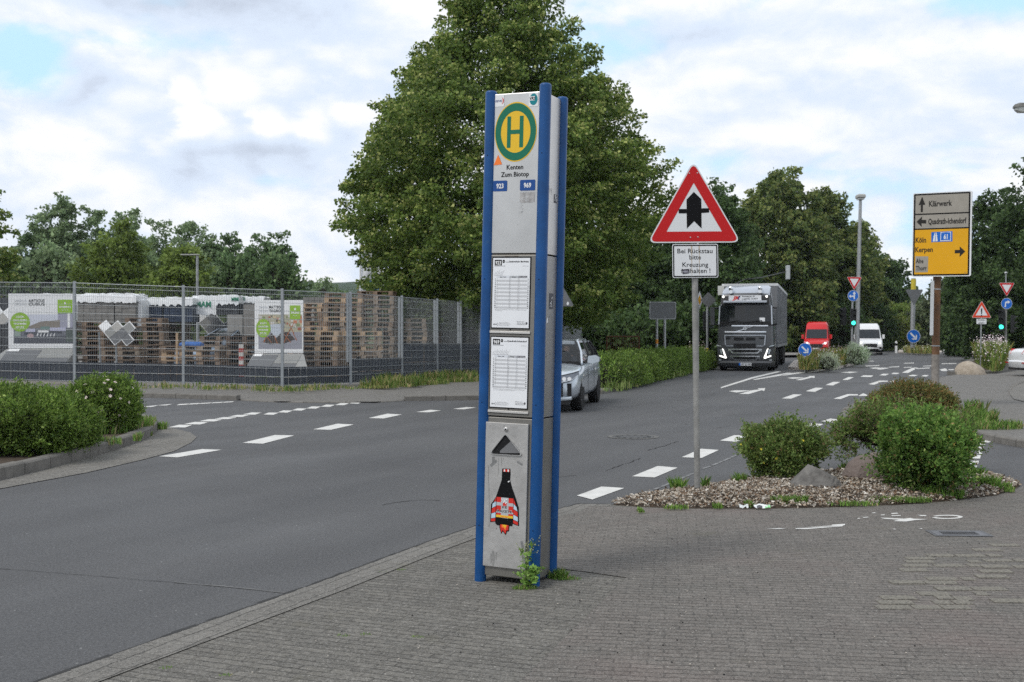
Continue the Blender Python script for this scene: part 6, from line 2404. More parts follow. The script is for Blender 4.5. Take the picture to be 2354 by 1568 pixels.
def wheel(root, x, y, r, w, side, rim=RIM, name='wheel', spokes=10):
    o = bpy.data.objects.new(name, None)
    COL.objects.link(o)
    o.parent = root
    o.location = (x, y, r)
    b = MB()
    hw = w / 2
    b.lathe([(r * .62, -hw), (r * .93, -hw), (r, -hw * .7), (r, hw * .7), (r * .93, hw), (r * .62, hw)], TYRE, axis='x', n=28)
    b.build('tyre', o, smooth=45)
    b = MB()
    s = side
    b.lathe([(r * .63, s * hw * .2), (r * .63, s * hw * .9), (r * .58, s * hw * .9), (r * .55, s * hw * .45), (.02, s * hw * .42)], RIMD, axis='x', n=28)
    for k in range(spokes):
        a = 2 * math.pi * k / spokes
        c_, q_ = math.cos(a), math.sin(a)
        b.tube((s * hw * .75, c_ * r * .10, q_ * r * .10), (s * hw * .8, c_ * r * .58, q_ * r * .58), r * .06, rim, n=5)
    b.lathe([(r * .64, s * hw * .85), (r * .64, s * hw * 1.0), (r * .585, s * hw * 1.0), (r * .585, s * hw * .85)], rim, axis='x', n=28)
    b.lathe([(r * .15, s * hw * .6), (r * .13, s * hw * .95)], rim, axis='x', n=14)
    b.build('rim', o, smooth=45)
    return o


def interp_rows(rows, n=4):
    out = []
    for a, c in zip(rows, rows[1:]):
        for k in range(n):
            t = k / n
            out.append(tuple(p + (q - p) * t for p, q in zip(a, c)))
    return out + [rows[-1]]


def cut_arches(body, W, ys, r):
    b = MB()
    for s in (-1, 1):
        for y in ys:
            b.tube((s * (W - .30), y, r + .01), (s * (W + .2), y, r + .01), r * 1.13, TRIM, n=36)
    c = b.build('arch_cutter')
    m = body.modifiers.new('arches', 'BOOLEAN')
    m.object, m.operation, m.solver = c, 'DIFFERENCE', 'EXACT'
    m.material_mode = 'TRANSFER'
    bpy.context.view_layer.update()
    me = bpy.data.meshes.new_from_object(body.evaluated_get(bpy.context.evaluated_depsgraph_get()))
    body.modifiers.clear()
    body.data = me
    me.name = 'body'
    bpy.data.objects.remove(c)


def car(name, label, cat, loc, rz, paint, L=4.9, W=.925, wagon=True, belt=.98, roof=1.47, rimr=.34, z=0.0):
    root = thing(name, label, cat, (loc[0], loc[1], z), rz=rz)
    h = L / 2
    #        y      half w  bottom shoulder crown
    rows = [(-h, .60 * W, .30, .56, .0), (-h + .04, .80 * W, .26, .66, .02), (-h + .16, .92 * W, .22, .74, .03), (-h + .5, .985 * W, .20, .83, .05), (-h + 1.0, W, .20, .89, .06), (-h + 1.45, W, .20, belt - .03, .04),
            (-.3, W, .20, belt, .02), (h - 1.2, W, .20, belt + .02, .02), (h - .45, .97 * W, .22, belt + .02, .02), (h - .10, .90 * W, .26, belt - .03, .02), (h, .80 * W, .32, belt - .14, .0)]
    secs = []
    for y, w, zb, zs, c in rows:
        half = [(.82 * w, zb), (.97 * w, zb + .10), (1.0 * w, zb + (zs - zb) * .45), (.995 * w, zs - .17), (.965 * w, zs - .05), (.90 * w, zs), (.55 * w, zs + c), (.0, zs + c * 1.25)]
        secs.append([(x, y, zz) for x, zz in half] + [(-x, y, zz) for x, zz in half[-2::-1]])
    b = MB()
    b.loft(secs, paint)
    body = b.build('body', root, smooth=1, subsurf=1)
    cut_arches(body, W, (-h + .93, h - 1.02), rimr)
    # cabin
    yb0, yt0 = -h + 1.32, -h + 2.30
    yt1, yb1 = (h - .42, h - .12) if wagon else (h - 1.1, h - .5)
    wb, wt = .90 * W, .66 * W
    B, T = belt - .02, roof
    ring = lambda z0, w, y0, y1, bow: [(-w, y0 + .12, z0), (-w * .6, y0 + .02, z0), (0, y0, z0), (w * .6, y0 + .02, z0), (w, y0 + .12, z0), (w * 1.02, (y0 + y1) / 2, z0), (w, y1 - .1, z0), (w * .6, y1, z0), (-w * .6, y1, z0), (-w, y1 - .1, z0), (-w * 1.02, (y0 + y1) / 2, z0)]
    r0 = ring(B, wb, yb0, yb1, 0)
    r1 = ring(T - .03, wt, yt0, yt1, 0)
    rm = [tuple((p * .45 + q * .55) + (.03 * (1 if i == 0 and p > 0 else -1 if i == 0 and p < 0 else 0)) for i, (p, q) in enumerate(zip(a, c))) for a, c in zip(r0, r1)]
    b = MB()
    b.loft([r0, rm, r1], GLASS, caps=False)
    kc = b.mi(CLEAR)
    for k in range(4):
        b.m[k] = b.m[11 + k] = kc
    b.build('windows', root, smooth=35)
    b = MB()
    up = [(x * .86, y * (1 if abs(y) < 5 else 1), T + .0) for x, y, z0 in ring(T, wt, yt0 + .18, yt1 - .15, 0)]
    r1b = [(x * 1.015, y, z0 + .002) for x, y, z0 in r1]
    r1c = [(x * 1.03, y, z0 - .05) for x, y, z0 in [tuple(p + (q - p) * .93 for p, q in zip(a, c)) for a, c in zip(rm, r1)]]
    b.loft([r1c, r1b, up], paint, caps=False)
    b.add([(x, y, z0) for x, y, z0 in up], [tuple(range(len(up)))], paint)
    b.build('roof', root, smooth=40)
    for i in (0, 4, 6, 9):
        b = MB()
        b.path([Vector(r0[i]), Vector(rm[i]), Vector(r1[i])], .024 if i < 5 else .035, paint if i < 5 else TRIM, n=8)
        b.build('pillar', root, smooth=40)
    b = MB()
    vv = []
    for i in (0, 4):
        dx = Vector((-.05 if r0[i][0] > 0 else .05, -.015, 0))
        vv.append([Vector(q[i]) + dx for q in (r0, rm, r1)])
    b.path(vv[0] + vv[1][::-1], .02, TRIM, n=6)
    b.build('windscreen_frame', root, smooth=40)
    b = MB()
    b.bb(-wb * .93, wb * .93, yb0 + .06, yb1 - .08, belt - .04, belt + .035, TRIM)
    for s in (-1, 1):
        b.loft([[(s * .37 + dx, y0 + dy, z0) for dx, dy in ((-.22, -.06), (.22, -.06), (.22, .06), (-.22, .06))] for y0, z0 in ((.02, belt - .1), (.16, belt + .22))], TRIM)
        b.loft([[(s * .37 + dx, .20 + dy, z0) for dx, dy in ((-.12, -.04), (.12, -.04), (.12, .04), (-.12, .04))] for z0 in (belt + .24, belt + .38)], TRIM)
    b.tube((.37, yb0 + .62, belt + .10), (.37, yb0 + .64, belt + .11), .17, TRIM, n=20)
    b.build('interior', root)
    b = MB()
    for s in (-1, 1):
        for f_ in (.42, .72):
            y0 = yb0 + (yb1 - yb0) * f_
            y1 = yt0 + (yt1 - yt0) * f_
            b.path([(s * wb * 1.01, y0, B), (s * (wb * .45 + wt * .55 + .035), y0 * .45 + y1 * .55, B * .45 + T * .55), (s * wt * 1.01, y1, T - .03)], .03, TRIM, n=6)
        b.path([(s * wb * 1.015, yb0 + .25, B + .01), (s * wb * 1.03, 0, B + .012), (s * wb * 1.01, yb1 - .15, B + .02)], .012, CHROME, n=6)
    b.build('window_trim', root, smooth=40)
    if wagon:
        for s in (-1, 1):
            b = MB()
            b.path([(s * wt * .93, yt0 + .35, T - .0), (s * wt * .95, yt0 + .55, T + .022), (s * wt * .95, yt1 - .5, T + .022), (s * wt * .93, yt1 - .35, T)], .013, CHROME, n=8)
            b.build('roof_rail', root, smooth=40)
    for s in (-1, 1):
        b = MB()
        my = yb0 + .28
        b.tube((s * wb * .98, my, B + .03), (s * (W + .08), my - .02, B + .06), .025, TRIM, n=8)
        b.loft([[(s * (W + .02 + dx), my - .05 + dy, B + .09 + zz) for dx, zz in ((0, -.06), (.13, -.08), (.25, -.04), (.26, .05), (.17, .10), (.02, .08))] for dy in (-.08, .0, .12)], paint)
        b.build('wing_mirror', root, smooth=40)
    for s in (-1, 1):
        for y in (-h + .93, h - 1.02):
            wheel(root, s * (W - .125), y, rimr, .23, s)
    return root, h


# silver estate car heading towards the viewer
SILVER = mat('silver_paint', (.52, .57, .62), .25, metal=.5, coat=.7)
rz_c = -11.0
wf = at(1331, 944)
Rc = Matrix.Rotation(rad(rz_c), 2)
off_ = Rc @ Vector((.83, -1.50))
sc_, h = car('estate_car', 'silver estate car with roof rails driving past behind the bus stop column', 'car', (wf.x - off_.x, wf.y - off_.y + .1), rz_c, SILVER)
W = .925


def front_part(name, root, fn, h=h, **k):
    b = MB()
    fn(b)
    return b.build(name, root, **k)


for s in (-1, 1):
    b = MB()
    b.loft([[(s * x, y, z) for x, y, z in ((.38, -h - .02, .61), (.38, -h + .0, .70), (.60, -h + .05, .755), (.80, -h + .22, .80), (.895, -h + .52, .83), (.90, -h + .46, .76), (.82, -h + .08, .65), (.62, -h - .01, .61))],
            [(s * x, y + .10, z) for x, y, z in ((.38, -h - .02, .61), (.38, -h + .0, .70), (.60, -h + .05, .755), (.78, -h + .22, .80), (.84, -h + .52, .83), (.84, -h + .46, .76), (.80, -h + .08, .65), (.62, -h - .01, .61))]], LAMPD)
    hl = b.build('headlight', sc_, smooth=30)
    b = MB()
    b.path([(s * .42, -h - .03, .625), (s * .62, -h - .02, .625), (s * .80, -h + .07, .665), (s * .88, -h + .40, .75)], .010, LAMPG, n=5)
    for x in (.52, .66, .76):
        b.lathe([(.042, -.002), (.034, .0), (.01, .004)], PLATEW, (s * x, -h - .02 + (x - .42) ** 2 * .6, .69), axis='y', n=12)
    b.path([(s * .38, -h - .03, .70), (s * .60, -h + .04, .757), (s * .80, -h + .21, .803), (s * .895, -h + .52, .835)], .008, TRIM, n=5)
    b.build('lamp_insert', hl)
b = MB()
for k, z in enumerate((.56, .50, .44, .38)):
    hw = .60 - k * .05
    b.loft([[(x, -h - .050 + abs(x) ** 3 * .12 + dy, z + dz) for dy, dz in ((0, -.014), (-.012, -.012), (-.012, .012), (0, .014))] for x in np.linspace(-hw, hw, 9)], CHROME)
b.build('grille_slats', sc_, smooth=40)
b = MB()
b.loft([[(x, -h - .044 + abs(x) ** 3 * .12, z) for z in (.335, .60)] for x in np.linspace(-.64, .64, 9)], TRIM, close=False, caps=False)
for s in (-1, 1):
    b.loft([[(s * (.72 + dx), -h + .055 + dx * .6 - .012, z) for dx in (0, .04, .08)] for z in (.34, .47, .60)], TRIM, close=False, caps=False)
b.bb(-.75, .75, -h + .03, -h + .3, .17, .25, TRIM)
b.build('lower_grille', sc_, smooth=40)
b = MB()
b.loft([[(x, -h - .03 + abs(x) ** 2 * .17 + dy, .27 + dz + .05 * abs(x) ** 3) for dy, dz in ((.10, -.03), (0, -.03), (-.01, .0), (0, .035), (.08, .05))] for x in np.linspace(-.80, .80, 11)], SILVER)
b.build('front_lip', sc_, smooth=40)
b = MB()
b.bb(-.26, .26, -h - .035, -h - .025, .40, .51, PLATEW)
b.build('number_plate', sc_)
b = MB()
for s in (-1, 1):
    for y0 in (-.62, .42):
        b.path([(s * (W + .004), y0, .30), (s * (W + .006), y0 - .02, .60), (s * (W * .985 + .004), y0, .92)], .004, TRIM, n=4)
        b.bb(s * (W + .012) - .01, s * (W + .012) + .01, y0 + .65, y0 + .85, .80, .835, SILVER)
b.build('door_seams', sc_)

# person at the wheel, dimly seen through the glass
SKIN = mat('skin', (.42, .27, .20), .6)
SHIRT = mat('dark_shirt', (.05, .055, .07), .8)
M_ = Matrix.Translation(sc_.location) @ Matrix.Rotation(rad(rz_c), 4, 'Z')
pp = M_ @ Vector((.37, -.02, .62))
person = thing('person', 'driver in a dark shirt at the wheel of the silver estate car', 'person', pp, rz=rz_c)
J = [((0, .05, 0), .15), ((0, .04, .20), .15), ((0, .03, .36), .16), ((0, .02, .46), .10), ((0, .0, .53), .052), ((0, -.01, .60), .075), ((0, -.015, .68), .092), ((0, -.005, .75), .078),
     ((.17, .02, .42), .068), ((.22, -.16, .26), .048), ((.13, -.38, .36), .036), ((.11, -.45, .40), .038), ((-.17, .02, .42), .068), ((-.22, -.16, .26), .048), ((-.13, -.38, .36), .036), ((-.11, -.45, .40), .038)]
E = [(0, 1), (1, 2), (2, 3), (3, 4), (4, 5), (5, 6), (6, 7), (3, 8), (8, 9), (9, 10), (10, 11), (3, 12), (12, 13), (13, 14), (14, 15)]
me = bpy.data.meshes.new('body')
me.from_pydata([j[0] for j in J], E, [])
o = bpy.data.objects.new('body', me)
COL.objects.link(o)
o.parent = person
sk = o.modifiers.new('skin', 'SKIN')
for k, (p_, r_) in enumerate(J):
    me.skin_vertices[0].data[k].radius = (r_, r_ * (.8 if k < 3 else 1))
me.skin_vertices[0].data[0].use_root = True
sb_ = o.modifiers.new('subsurf', 'SUBSURF')
sb_.levels = sb_.render_levels = 2
bpy.context.view_layer.update()
me2 = bpy.data.meshes.new_from_object(o.evaluated_get(bpy.context.evaluated_depsgraph_get()))
o.modifiers.clear()
o.data = me2
me2.materials.clear()
me2.materials.append(SHIRT)
me2.materials.append(SKIN)
for p_ in me2.polygons:
    c_ = p_.center
    p_.use_smooth = True
    p_.material_index = 1 if c_.z > .49 or c_.y < -.33 else 0
b = MB()
b.lathe([(.02, .80), (.075, .785), (.10, .74), (.102, .70), (.098, .66)], mat('dark_hair', (.035, .025, .02), .8), (0, .015, 0), n=16)
b.build('hair', person, smooth=1)
b = MB()
b.tube((0, -.105, .675), (0, -.125, .655), .012, SKIN, r1=.016, n=8)
for s in (-1, 1):
    b.lathe([(.012, -.004), (.010, .006)], mat('eye_dark', (.03, .025, .02), .4), (s * .035, -.098, .69), axis='y', n=8)
b.bb(-.025, .025, -.104, -.098, .625, .632, mat('lips', (.30, .14, .11), .6))
b.build('face', person)

# white car cut by the right edge
WHITEP = mat('white_paint', (.74, .75, .76), .25, coat=.6)
q = at(2343, 866, .1)
wc, hh2 = car('parked_car', 'white car whose rear corner with a red tail light shows at the right edge', 'car', (q.x + 2.55, q.y + .85), 90, WHITEP, L=4.6, W=.90, wagon=False, z=.1, roof=1.45)
for s in (-1, 1):
    b = MB()
    b.loft([[(s * x, hh2 - .02 - dy, z) for x, dy, z in ((.45, -.015, .80), (.70, .03, .80), (.87, .22, .82), (.88, .30, .93), (.84, .20, .98), (.55, .06, .98))], [(s * x * .9, hh2 - .12 - dy, z) for x, dy, z in ((.45, -.015, .80), (.70, .03, .80), (.87, .22, .82), (.88, .30, .93), (.84, .20, .98), (.55, .06, .98))]], REDL)
    b.build('tail_light', wc, smooth=30)
    b = MB()
    b.bb(min(s * .5, s * .80), max(s * .5, s * .80), hh2 - .05, hh2 + .03, .46, .50, REDL)
    b.build('reflector', wc)
b = MB()
b.loft([[(x, hh2 + .03 - abs(x) ** 3 * .25 + dy, z) for dy, z in ((-.2, .26), (-.04, .28), (.03, .42), (.045, .52), (-.1, .62))] for x in np.linspace(-.86, .86, 11)], WHITEP)
b.bb(-.6, .6, hh2 - .12, hh2 + .0, .22, .30, TRIM)
b.build('rear_bumper', wc, smooth=40)

# car standing inside the yard
q = atd(452, 800, 37.5)
car('parked_car', 'silver blue car parked among the pallets behind the mesh fence', 'car', (q.x + .6, q.y + 1.2), -40, mat('ice_blue_paint', (.30, .38, .48), .3, metal=.5, coat=.5), L=4.4, W=.90, z=.2, roof=1.62, belt=1.05)

# ------------------------------------------------------------------ lorry
K = .00367
TX = lambda x: (x - 685) * K
TZ = lambda y: (1445 - y) * K
GREYP_ = mat('lorry_grey', (.080, .083, .088), .38, metal=.3, coat=.4)
GREYL = mat('lorry_light_grey', (.46, .49, .54), .35, metal=.4, coat=.4)
TARP = mat('trailer_grey', (.17, .175, .185), .65, var=.08, scale=2)
q = at(1713, 853)
lorry = thing('lorry', 'dark grey articulated lorry with lit angular headlights coming towards the viewer', 'lorry', (q.x, q.y, 0), rz=-15.5)
FW = 1.24
b = MB()
secs = []
for z, w, y0 in ((.42, FW * .99, .03), (.60, FW, .0), (1.2, FW * .985, .0), (2.0, FW * .965, .02), (2.9, FW * .90, .16), (3.2, FW * .88, .26), (3.45, FW * .86, .42)):
    secs.append([(-w, y0 + .22, z), (-w * .93, y0 + .06, z), (-w * .6, y0, z), (0, y0 - .03, z), (w * .6, y0, z), (w * .93, y0 + .06, z), (w, y0 + .22, z), (w, 2.2, z), (-w, 2.2, z)])
b.loft(secs, GREYP_)
cabo = b.build('cab', lorry, smooth=40)
b = MB()
secs = []
for y, w, z in ((.42, FW * .84, 3.44), (.62, FW * .83, 3.62), (1.2, FW * .82, 3.78), (2.2, FW * .82, 3.86)):
    secs.append([(-w, y, 3.35), (-w, y, z - .1), (-w * .88, y, z), (w * .88, y, z), (w, y, z - .1), (w, y, 3.35)])
b.loft(secs, GREYL)
b.build('roof_deflector', lorry, smooth=40)


def cab_y(z):
    zs, ys = zip(*((.42, .03), (.60, .0), (1.2, .0), (2.0, .02), (2.9, .16), (3.2, .26), (3.45, .42)))
    return float(np.interp(z, zs, ys))


def front_poly(b, pts, m, d, bow=.03):      # polygon on the cab's front, measured on the photograph
    P_ = []
    for x, y in pts:
        xx, zz = TX(x), TZ(y)
        P_.append((xx, cab_y(zz) - .03 + .05 * (abs(xx) / FW) ** 2 - d, zz))
    b.add(P_, [tuple(range(len(P_)))[::-1]], m)


def grid_poly(b, x0, x1, y0, y1, m, d, n=8):
    for i in range(n):
        a, c = x0 + (x1 - x0) * i / n, x0 + (x1 - x0) * (i + 1) / n
        front_poly(b, ((a, y0), (c, y0), (c, y1), (a, y1)), m, d)


b = MB()
grid_poly(b, 378, 992, 658, 888, GLASS, .012, 10)
b.build('windscreen', lorry)
b = MB()
for a, c in (((380, 660), (372, 885)), ((990, 660), (998, 885))):
    front_poly(b, ((a[0] - 7, a[1]), (a[0] + 7, a[1]), (c[0] + 7, c[1]), (c[0] - 7, c[1])), GREYL, .018)
for x0, x1, y in ((395, 620, 868), (660, 880, 868)):
    b.path([(TX(x0), cab_y(TZ(y)) - .06, TZ(y)), (TX(x1), cab_y(TZ(838)) - .05, TZ(838)), (TX(x1 + 12), cab_y(TZ(880)) - .05, TZ(885))], .014, TRIM, n=6)
grid_poly(b, 360, 1005, 852, 895, TRIM, .016, 8)
b.build('wipers', lorry)
b = MB()
front_poly(b, ((852, 805), (915, 805), (915, 850), (855, 850)), PLATEW, .02)
b.build('windscreen_card', lorry)
b = MB()
grid_poly(b, 395, 965, 540, 640, TRIM, .02, 8)
b.build('header_panel', lorry)
bs = MB()
bs.bb(TX(488), TX(872), .06, .14, TZ(598), TZ(536), PLATEW)
so = bs.build('company_board', lorry)
FB_ = frame((0, .06, 0))
b = MB()
b.text('JK', TX(532), TZ(588), .16, REDS, FB_, .004, w=.33, bold=.05, shear=.35)
b.poly([(TX(590), TZ(588)), (TX(606), TZ(588)), (TX(628), TZ(542)), (TX(612), TZ(542))], mat('logo_navy', (.03, .04, .16), .5), FB_, .007)
b.text('Transport &', TX(645), TZ(558), .062, BLK, FB_, .004, w=.55, bold=.02)
b.text('Logistik GmbH', TX(645), TZ(586), .062, BLK, FB_, .004, w=.68, bold=.02)
b.build('lettering', so)
b = MB()
b.bb(TX(425), TX(938), -.10, .16, TZ(628), TZ(602), GREYL)
b.build('sun_visor', lorry, bevel=.02)
for x in (425, 935):
    b = MB()
    b.lathe([(.05, 0), (.045, -.02)], LEDW, (TX(x), .05, TZ(552)), axis='y', n=12)
    b.build('marker_lamp', lorry)
for x in (508, 855):
    b = MB()
    b.lathe([(.11, 0), (.10, -.12), (.05, -.16)], CHROME, (TX(x), .45, TZ(452)), axis='y', n=14)
    b.lathe([(.08, 0), (.08, -.12)], CHROME, (TX(x), .42, TZ(490)), axis='y', n=14)
    b.tube((TX(x), .44, TZ(520)), (TX(x), .44, TZ(440)), .02, CHROME, n=8)
    b.build('roof_lamp', lorry, smooth=40)
b = MB()
for x0, x1, y, t_ in ((525, 952, 902, 6), (443, 930, 975, 7)):
    grid_poly(b, x0, x1, y - t_, y + t_, CHROME, .03, 8)
front_poly(b, ((545, 980), (570, 980), (800, 905), (775, 905)), CHROME, .034)
q_ = Vector((TX(682), cab_y(TZ(935)) - .07, TZ(935)))
b.ring([(p[0], p[1]) for p in ell(0, 0, .075, n=24)], ell(0, 0, .05, n=24), CHROME, frame(q_), .0)
b.build('front_bars', lorry)
b = MB()
grid_poly(b, 438, 928, 1012, 1022, GREYL, .02, 6)
front_poly(b, ((438, 1012), (446, 1012), (460, 1135), (448, 1135)), GREYL, .02)
front_poly(b, ((918, 1012), (928, 1012), (918, 1135), (906, 1135)), GREYL, .02)
for y0, y1, x0, x1, m in ((1042, 1078, 552, 805, TRIM), (1044, 1058, 455, 505, TRIM), (1044, 1058, 850, 905, TRIM), (1115, 1170, 552, 810, TRIM), (1180, 1222, 555, 805, TRIM), (1262, 1305, 555, 805, TRIM)):
    grid_poly(b, x0, x1, y0, y1, m, .016, 4)
grid_poly(b, 668, 694, 1042, 1078, GREYP_, .022, 1)
grid_poly(b, 460, 545, 1140, 1148, GREYL, .02, 2)
grid_poly(b, 818, 900, 1140, 1148, GREYL, .02, 2)
for yt, yb_, x0, x1 in ((1184, 1228, 486, 880), (1268, 1312, 508, 858)):
    grid_poly(b, x0, x1, yt - 5, yt + 5, CHROME, .03, 6)
    grid_poly(b, x0 + 50, x1 - 50, yb_ - 5, yb_ + 5, CHROME, .03, 6)
    front_poly(b, ((x0, yt - 5), (x0 + 12, yt - 5), (x0 + 62, yb_ + 5), (x0 + 46, yb_ + 5)), CHROME, .031)
    front_poly(b, ((x1 - 12, yt - 5), (x1, yt - 5), (x1 - 46, yb_ + 5), (x1 - 62, yb_ + 5)), CHROME, .031)
    front_poly(b, ((x0, yt + 5), (x0 + 10, yt + 5), (x0 + 14, yb_ - 14), (x0 + 2, yb_ - 20)), CHROME, .031)
    front_poly(b, ((x1 - 10, yt + 5), (x1, yt + 5), (x1 - 2, yb_ - 20), (x1 - 14, yb_ - 14)), CHROME, .031)
b.build('grille', lorry)
for s in (-1, 1):
    fx = lambda x: x if s < 0 else 1370 - x
    b = MB()
    front_poly(b, [(fx(x), y) for x, y in ((350, 1140), (410, 1160), (480, 1300), (470, 1310), (370, 1262))], mat('lamp_housing', (.05, .052, .055), .3), .02)
    hl = b.build('headlight', lorry)
    b = MB()
    front_poly(b, [(fx(x), y) for x, y in ((412, 1170), (428, 1182), (466, 1282), (462, 1296), (444, 1278))], LEDW, .05)
    front_poly(b, [(fx(x), y) for x, y in ((380, 1254), (446, 1272), (463, 1293), (450, 1294), (382, 1270))], LEDW, .055)
    front_poly(b, [(fx(x), y) for x, y in ((385, 1185), (405, 1180), (420, 1240), (400, 1240))], LAMPG, .04)
    b.build('led_strip', hl)
    b = MB()
    front_poly(b, [(fx(x), y) for x, y in ((342, 1130), (400, 1145), (412, 1158), (350, 1142))], CHROME, .04)
    front_poly(b, [(fx(x), y) for x, y in ((372, 1302), (402, 1304), (402, 1322), (374, 1322))], LAMPG, .03)
    b.build('fog_lamp', lorry)
b = MB()
secs = []
for z, w, y0 in ((.18, FW * .94, .05), (.24, FW * .99, .0), (.36, FW * 1.0, -.05), (.44, FW * .99, -.02)):
    secs.append([(-w, y0 + .9, z), (-w, y0 + .22, z), (-w * .9, y0 + .06, z), (-w * .4, y0, z), (w * .4, y0, z), (w * .9, y0 + .06, z), (w, y0 + .22, z), (w, y0 + .9, z)])
b.loft(secs, GREYP_)
b.build('bumper', lorry, smooth=40)
b = MB()
b.bb(TX(612), TX(760), -.10, -.06, TZ(1380), TZ(1346), PLATEW)
b.bb(TX(612), TX(632), -.104, -.06, TZ(1379), TZ(1347), SIGNB)
npl = b.build('number_plate', lorry)
b = MB()
b.text('LEV JD 500', TX(640), TZ(1372), .08, BLK, frame((0, -.10, 0)), .003, w=.42, bold=.02)
b.build('lettering', npl)
for s in (-1, 1):
    b = MB()
    xm = s * (FW + .20)
    b.loft([[(xm + s * dx, .12 + dy, z) for dx, dy in ((-.10, .05), (-.08, -.06), (.07, -.05), (.10, .02), (.08, .10), (-.08, .12))] for z in (2.02, 2.10, 2.75, 2.82)], GREYP_)
    b.tube((s * FW * .9, .3, 2.80), (xm, .14, 2.76), .035, TRIM, n=8)
    b.tube((s * FW * .96, .3, 2.02), (xm, .14, 2.10), .035, TRIM, n=8)
    b.build('mirror', lorry, smooth=40)
b = MB()
for s in (-1, 1):
    b.bb(min(s * FW, s * (FW * .70)), max(s * FW, s * (FW * .70)), .9, 2.0, .35, .9, TRIM)
b.bb(-.5, .5, 1, 15.5, .55, .95, TRIM)
b.bb(-1.15, 1.15, 2.3, 5.8, .75, .95, TRIM)
b.build('chassis', lorry)
b = MB()
b.bb(-1.27, 1.27, 3.0, 16.4, 1.15, 3.95, TARP)
tr = b.build('trailer', lorry, bevel=.05)
b = MB()
b.bb(-1.285, 1.285, 3.0, 16.42, 1.02, 1.16, mat('trailer_rail', (.22, .23, .24), .5))
b.bb(-1.283, 1.283, 2.99, 16.41, 3.86, 3.98, mat('trailer_top_rail', (.62, .63, .64), .5))
for k in range(14):
    y = 3.4 + k * .95
    for s in (-1, 1):
        b.bb(min(s * 1.272, s * 1.278), max(s * 1.272, s * 1.278), y, y + .05, 1.12, 3.86, mat('strap_grey', (.11, .115, .12), .7))
b.build('trailer_frame', tr)
b = MB()
b.bb(-1.44, -1.16, 2.72, 3.02, 3.45, 3.88, mat('cooler_white', (.62, .62, .6), .5))
b.bb(-1.29, -1.24, 3.0, 5.0, 1.3, 3.4, mat('navy_panel', (.012, .018, .06), .5))
b.build('front_wall_box', tr)
for s in (-1, 1):
    for y, w_ in ((1.42, .32), (4.6, .55), (11.6, .40), (12.9, .40), (14.2, .40)):
        wheel(lorry, s * (1.22 - w_ / 2), y, .50, w_, s, spokes=8)

# ------------------------------------------------------------------ vans


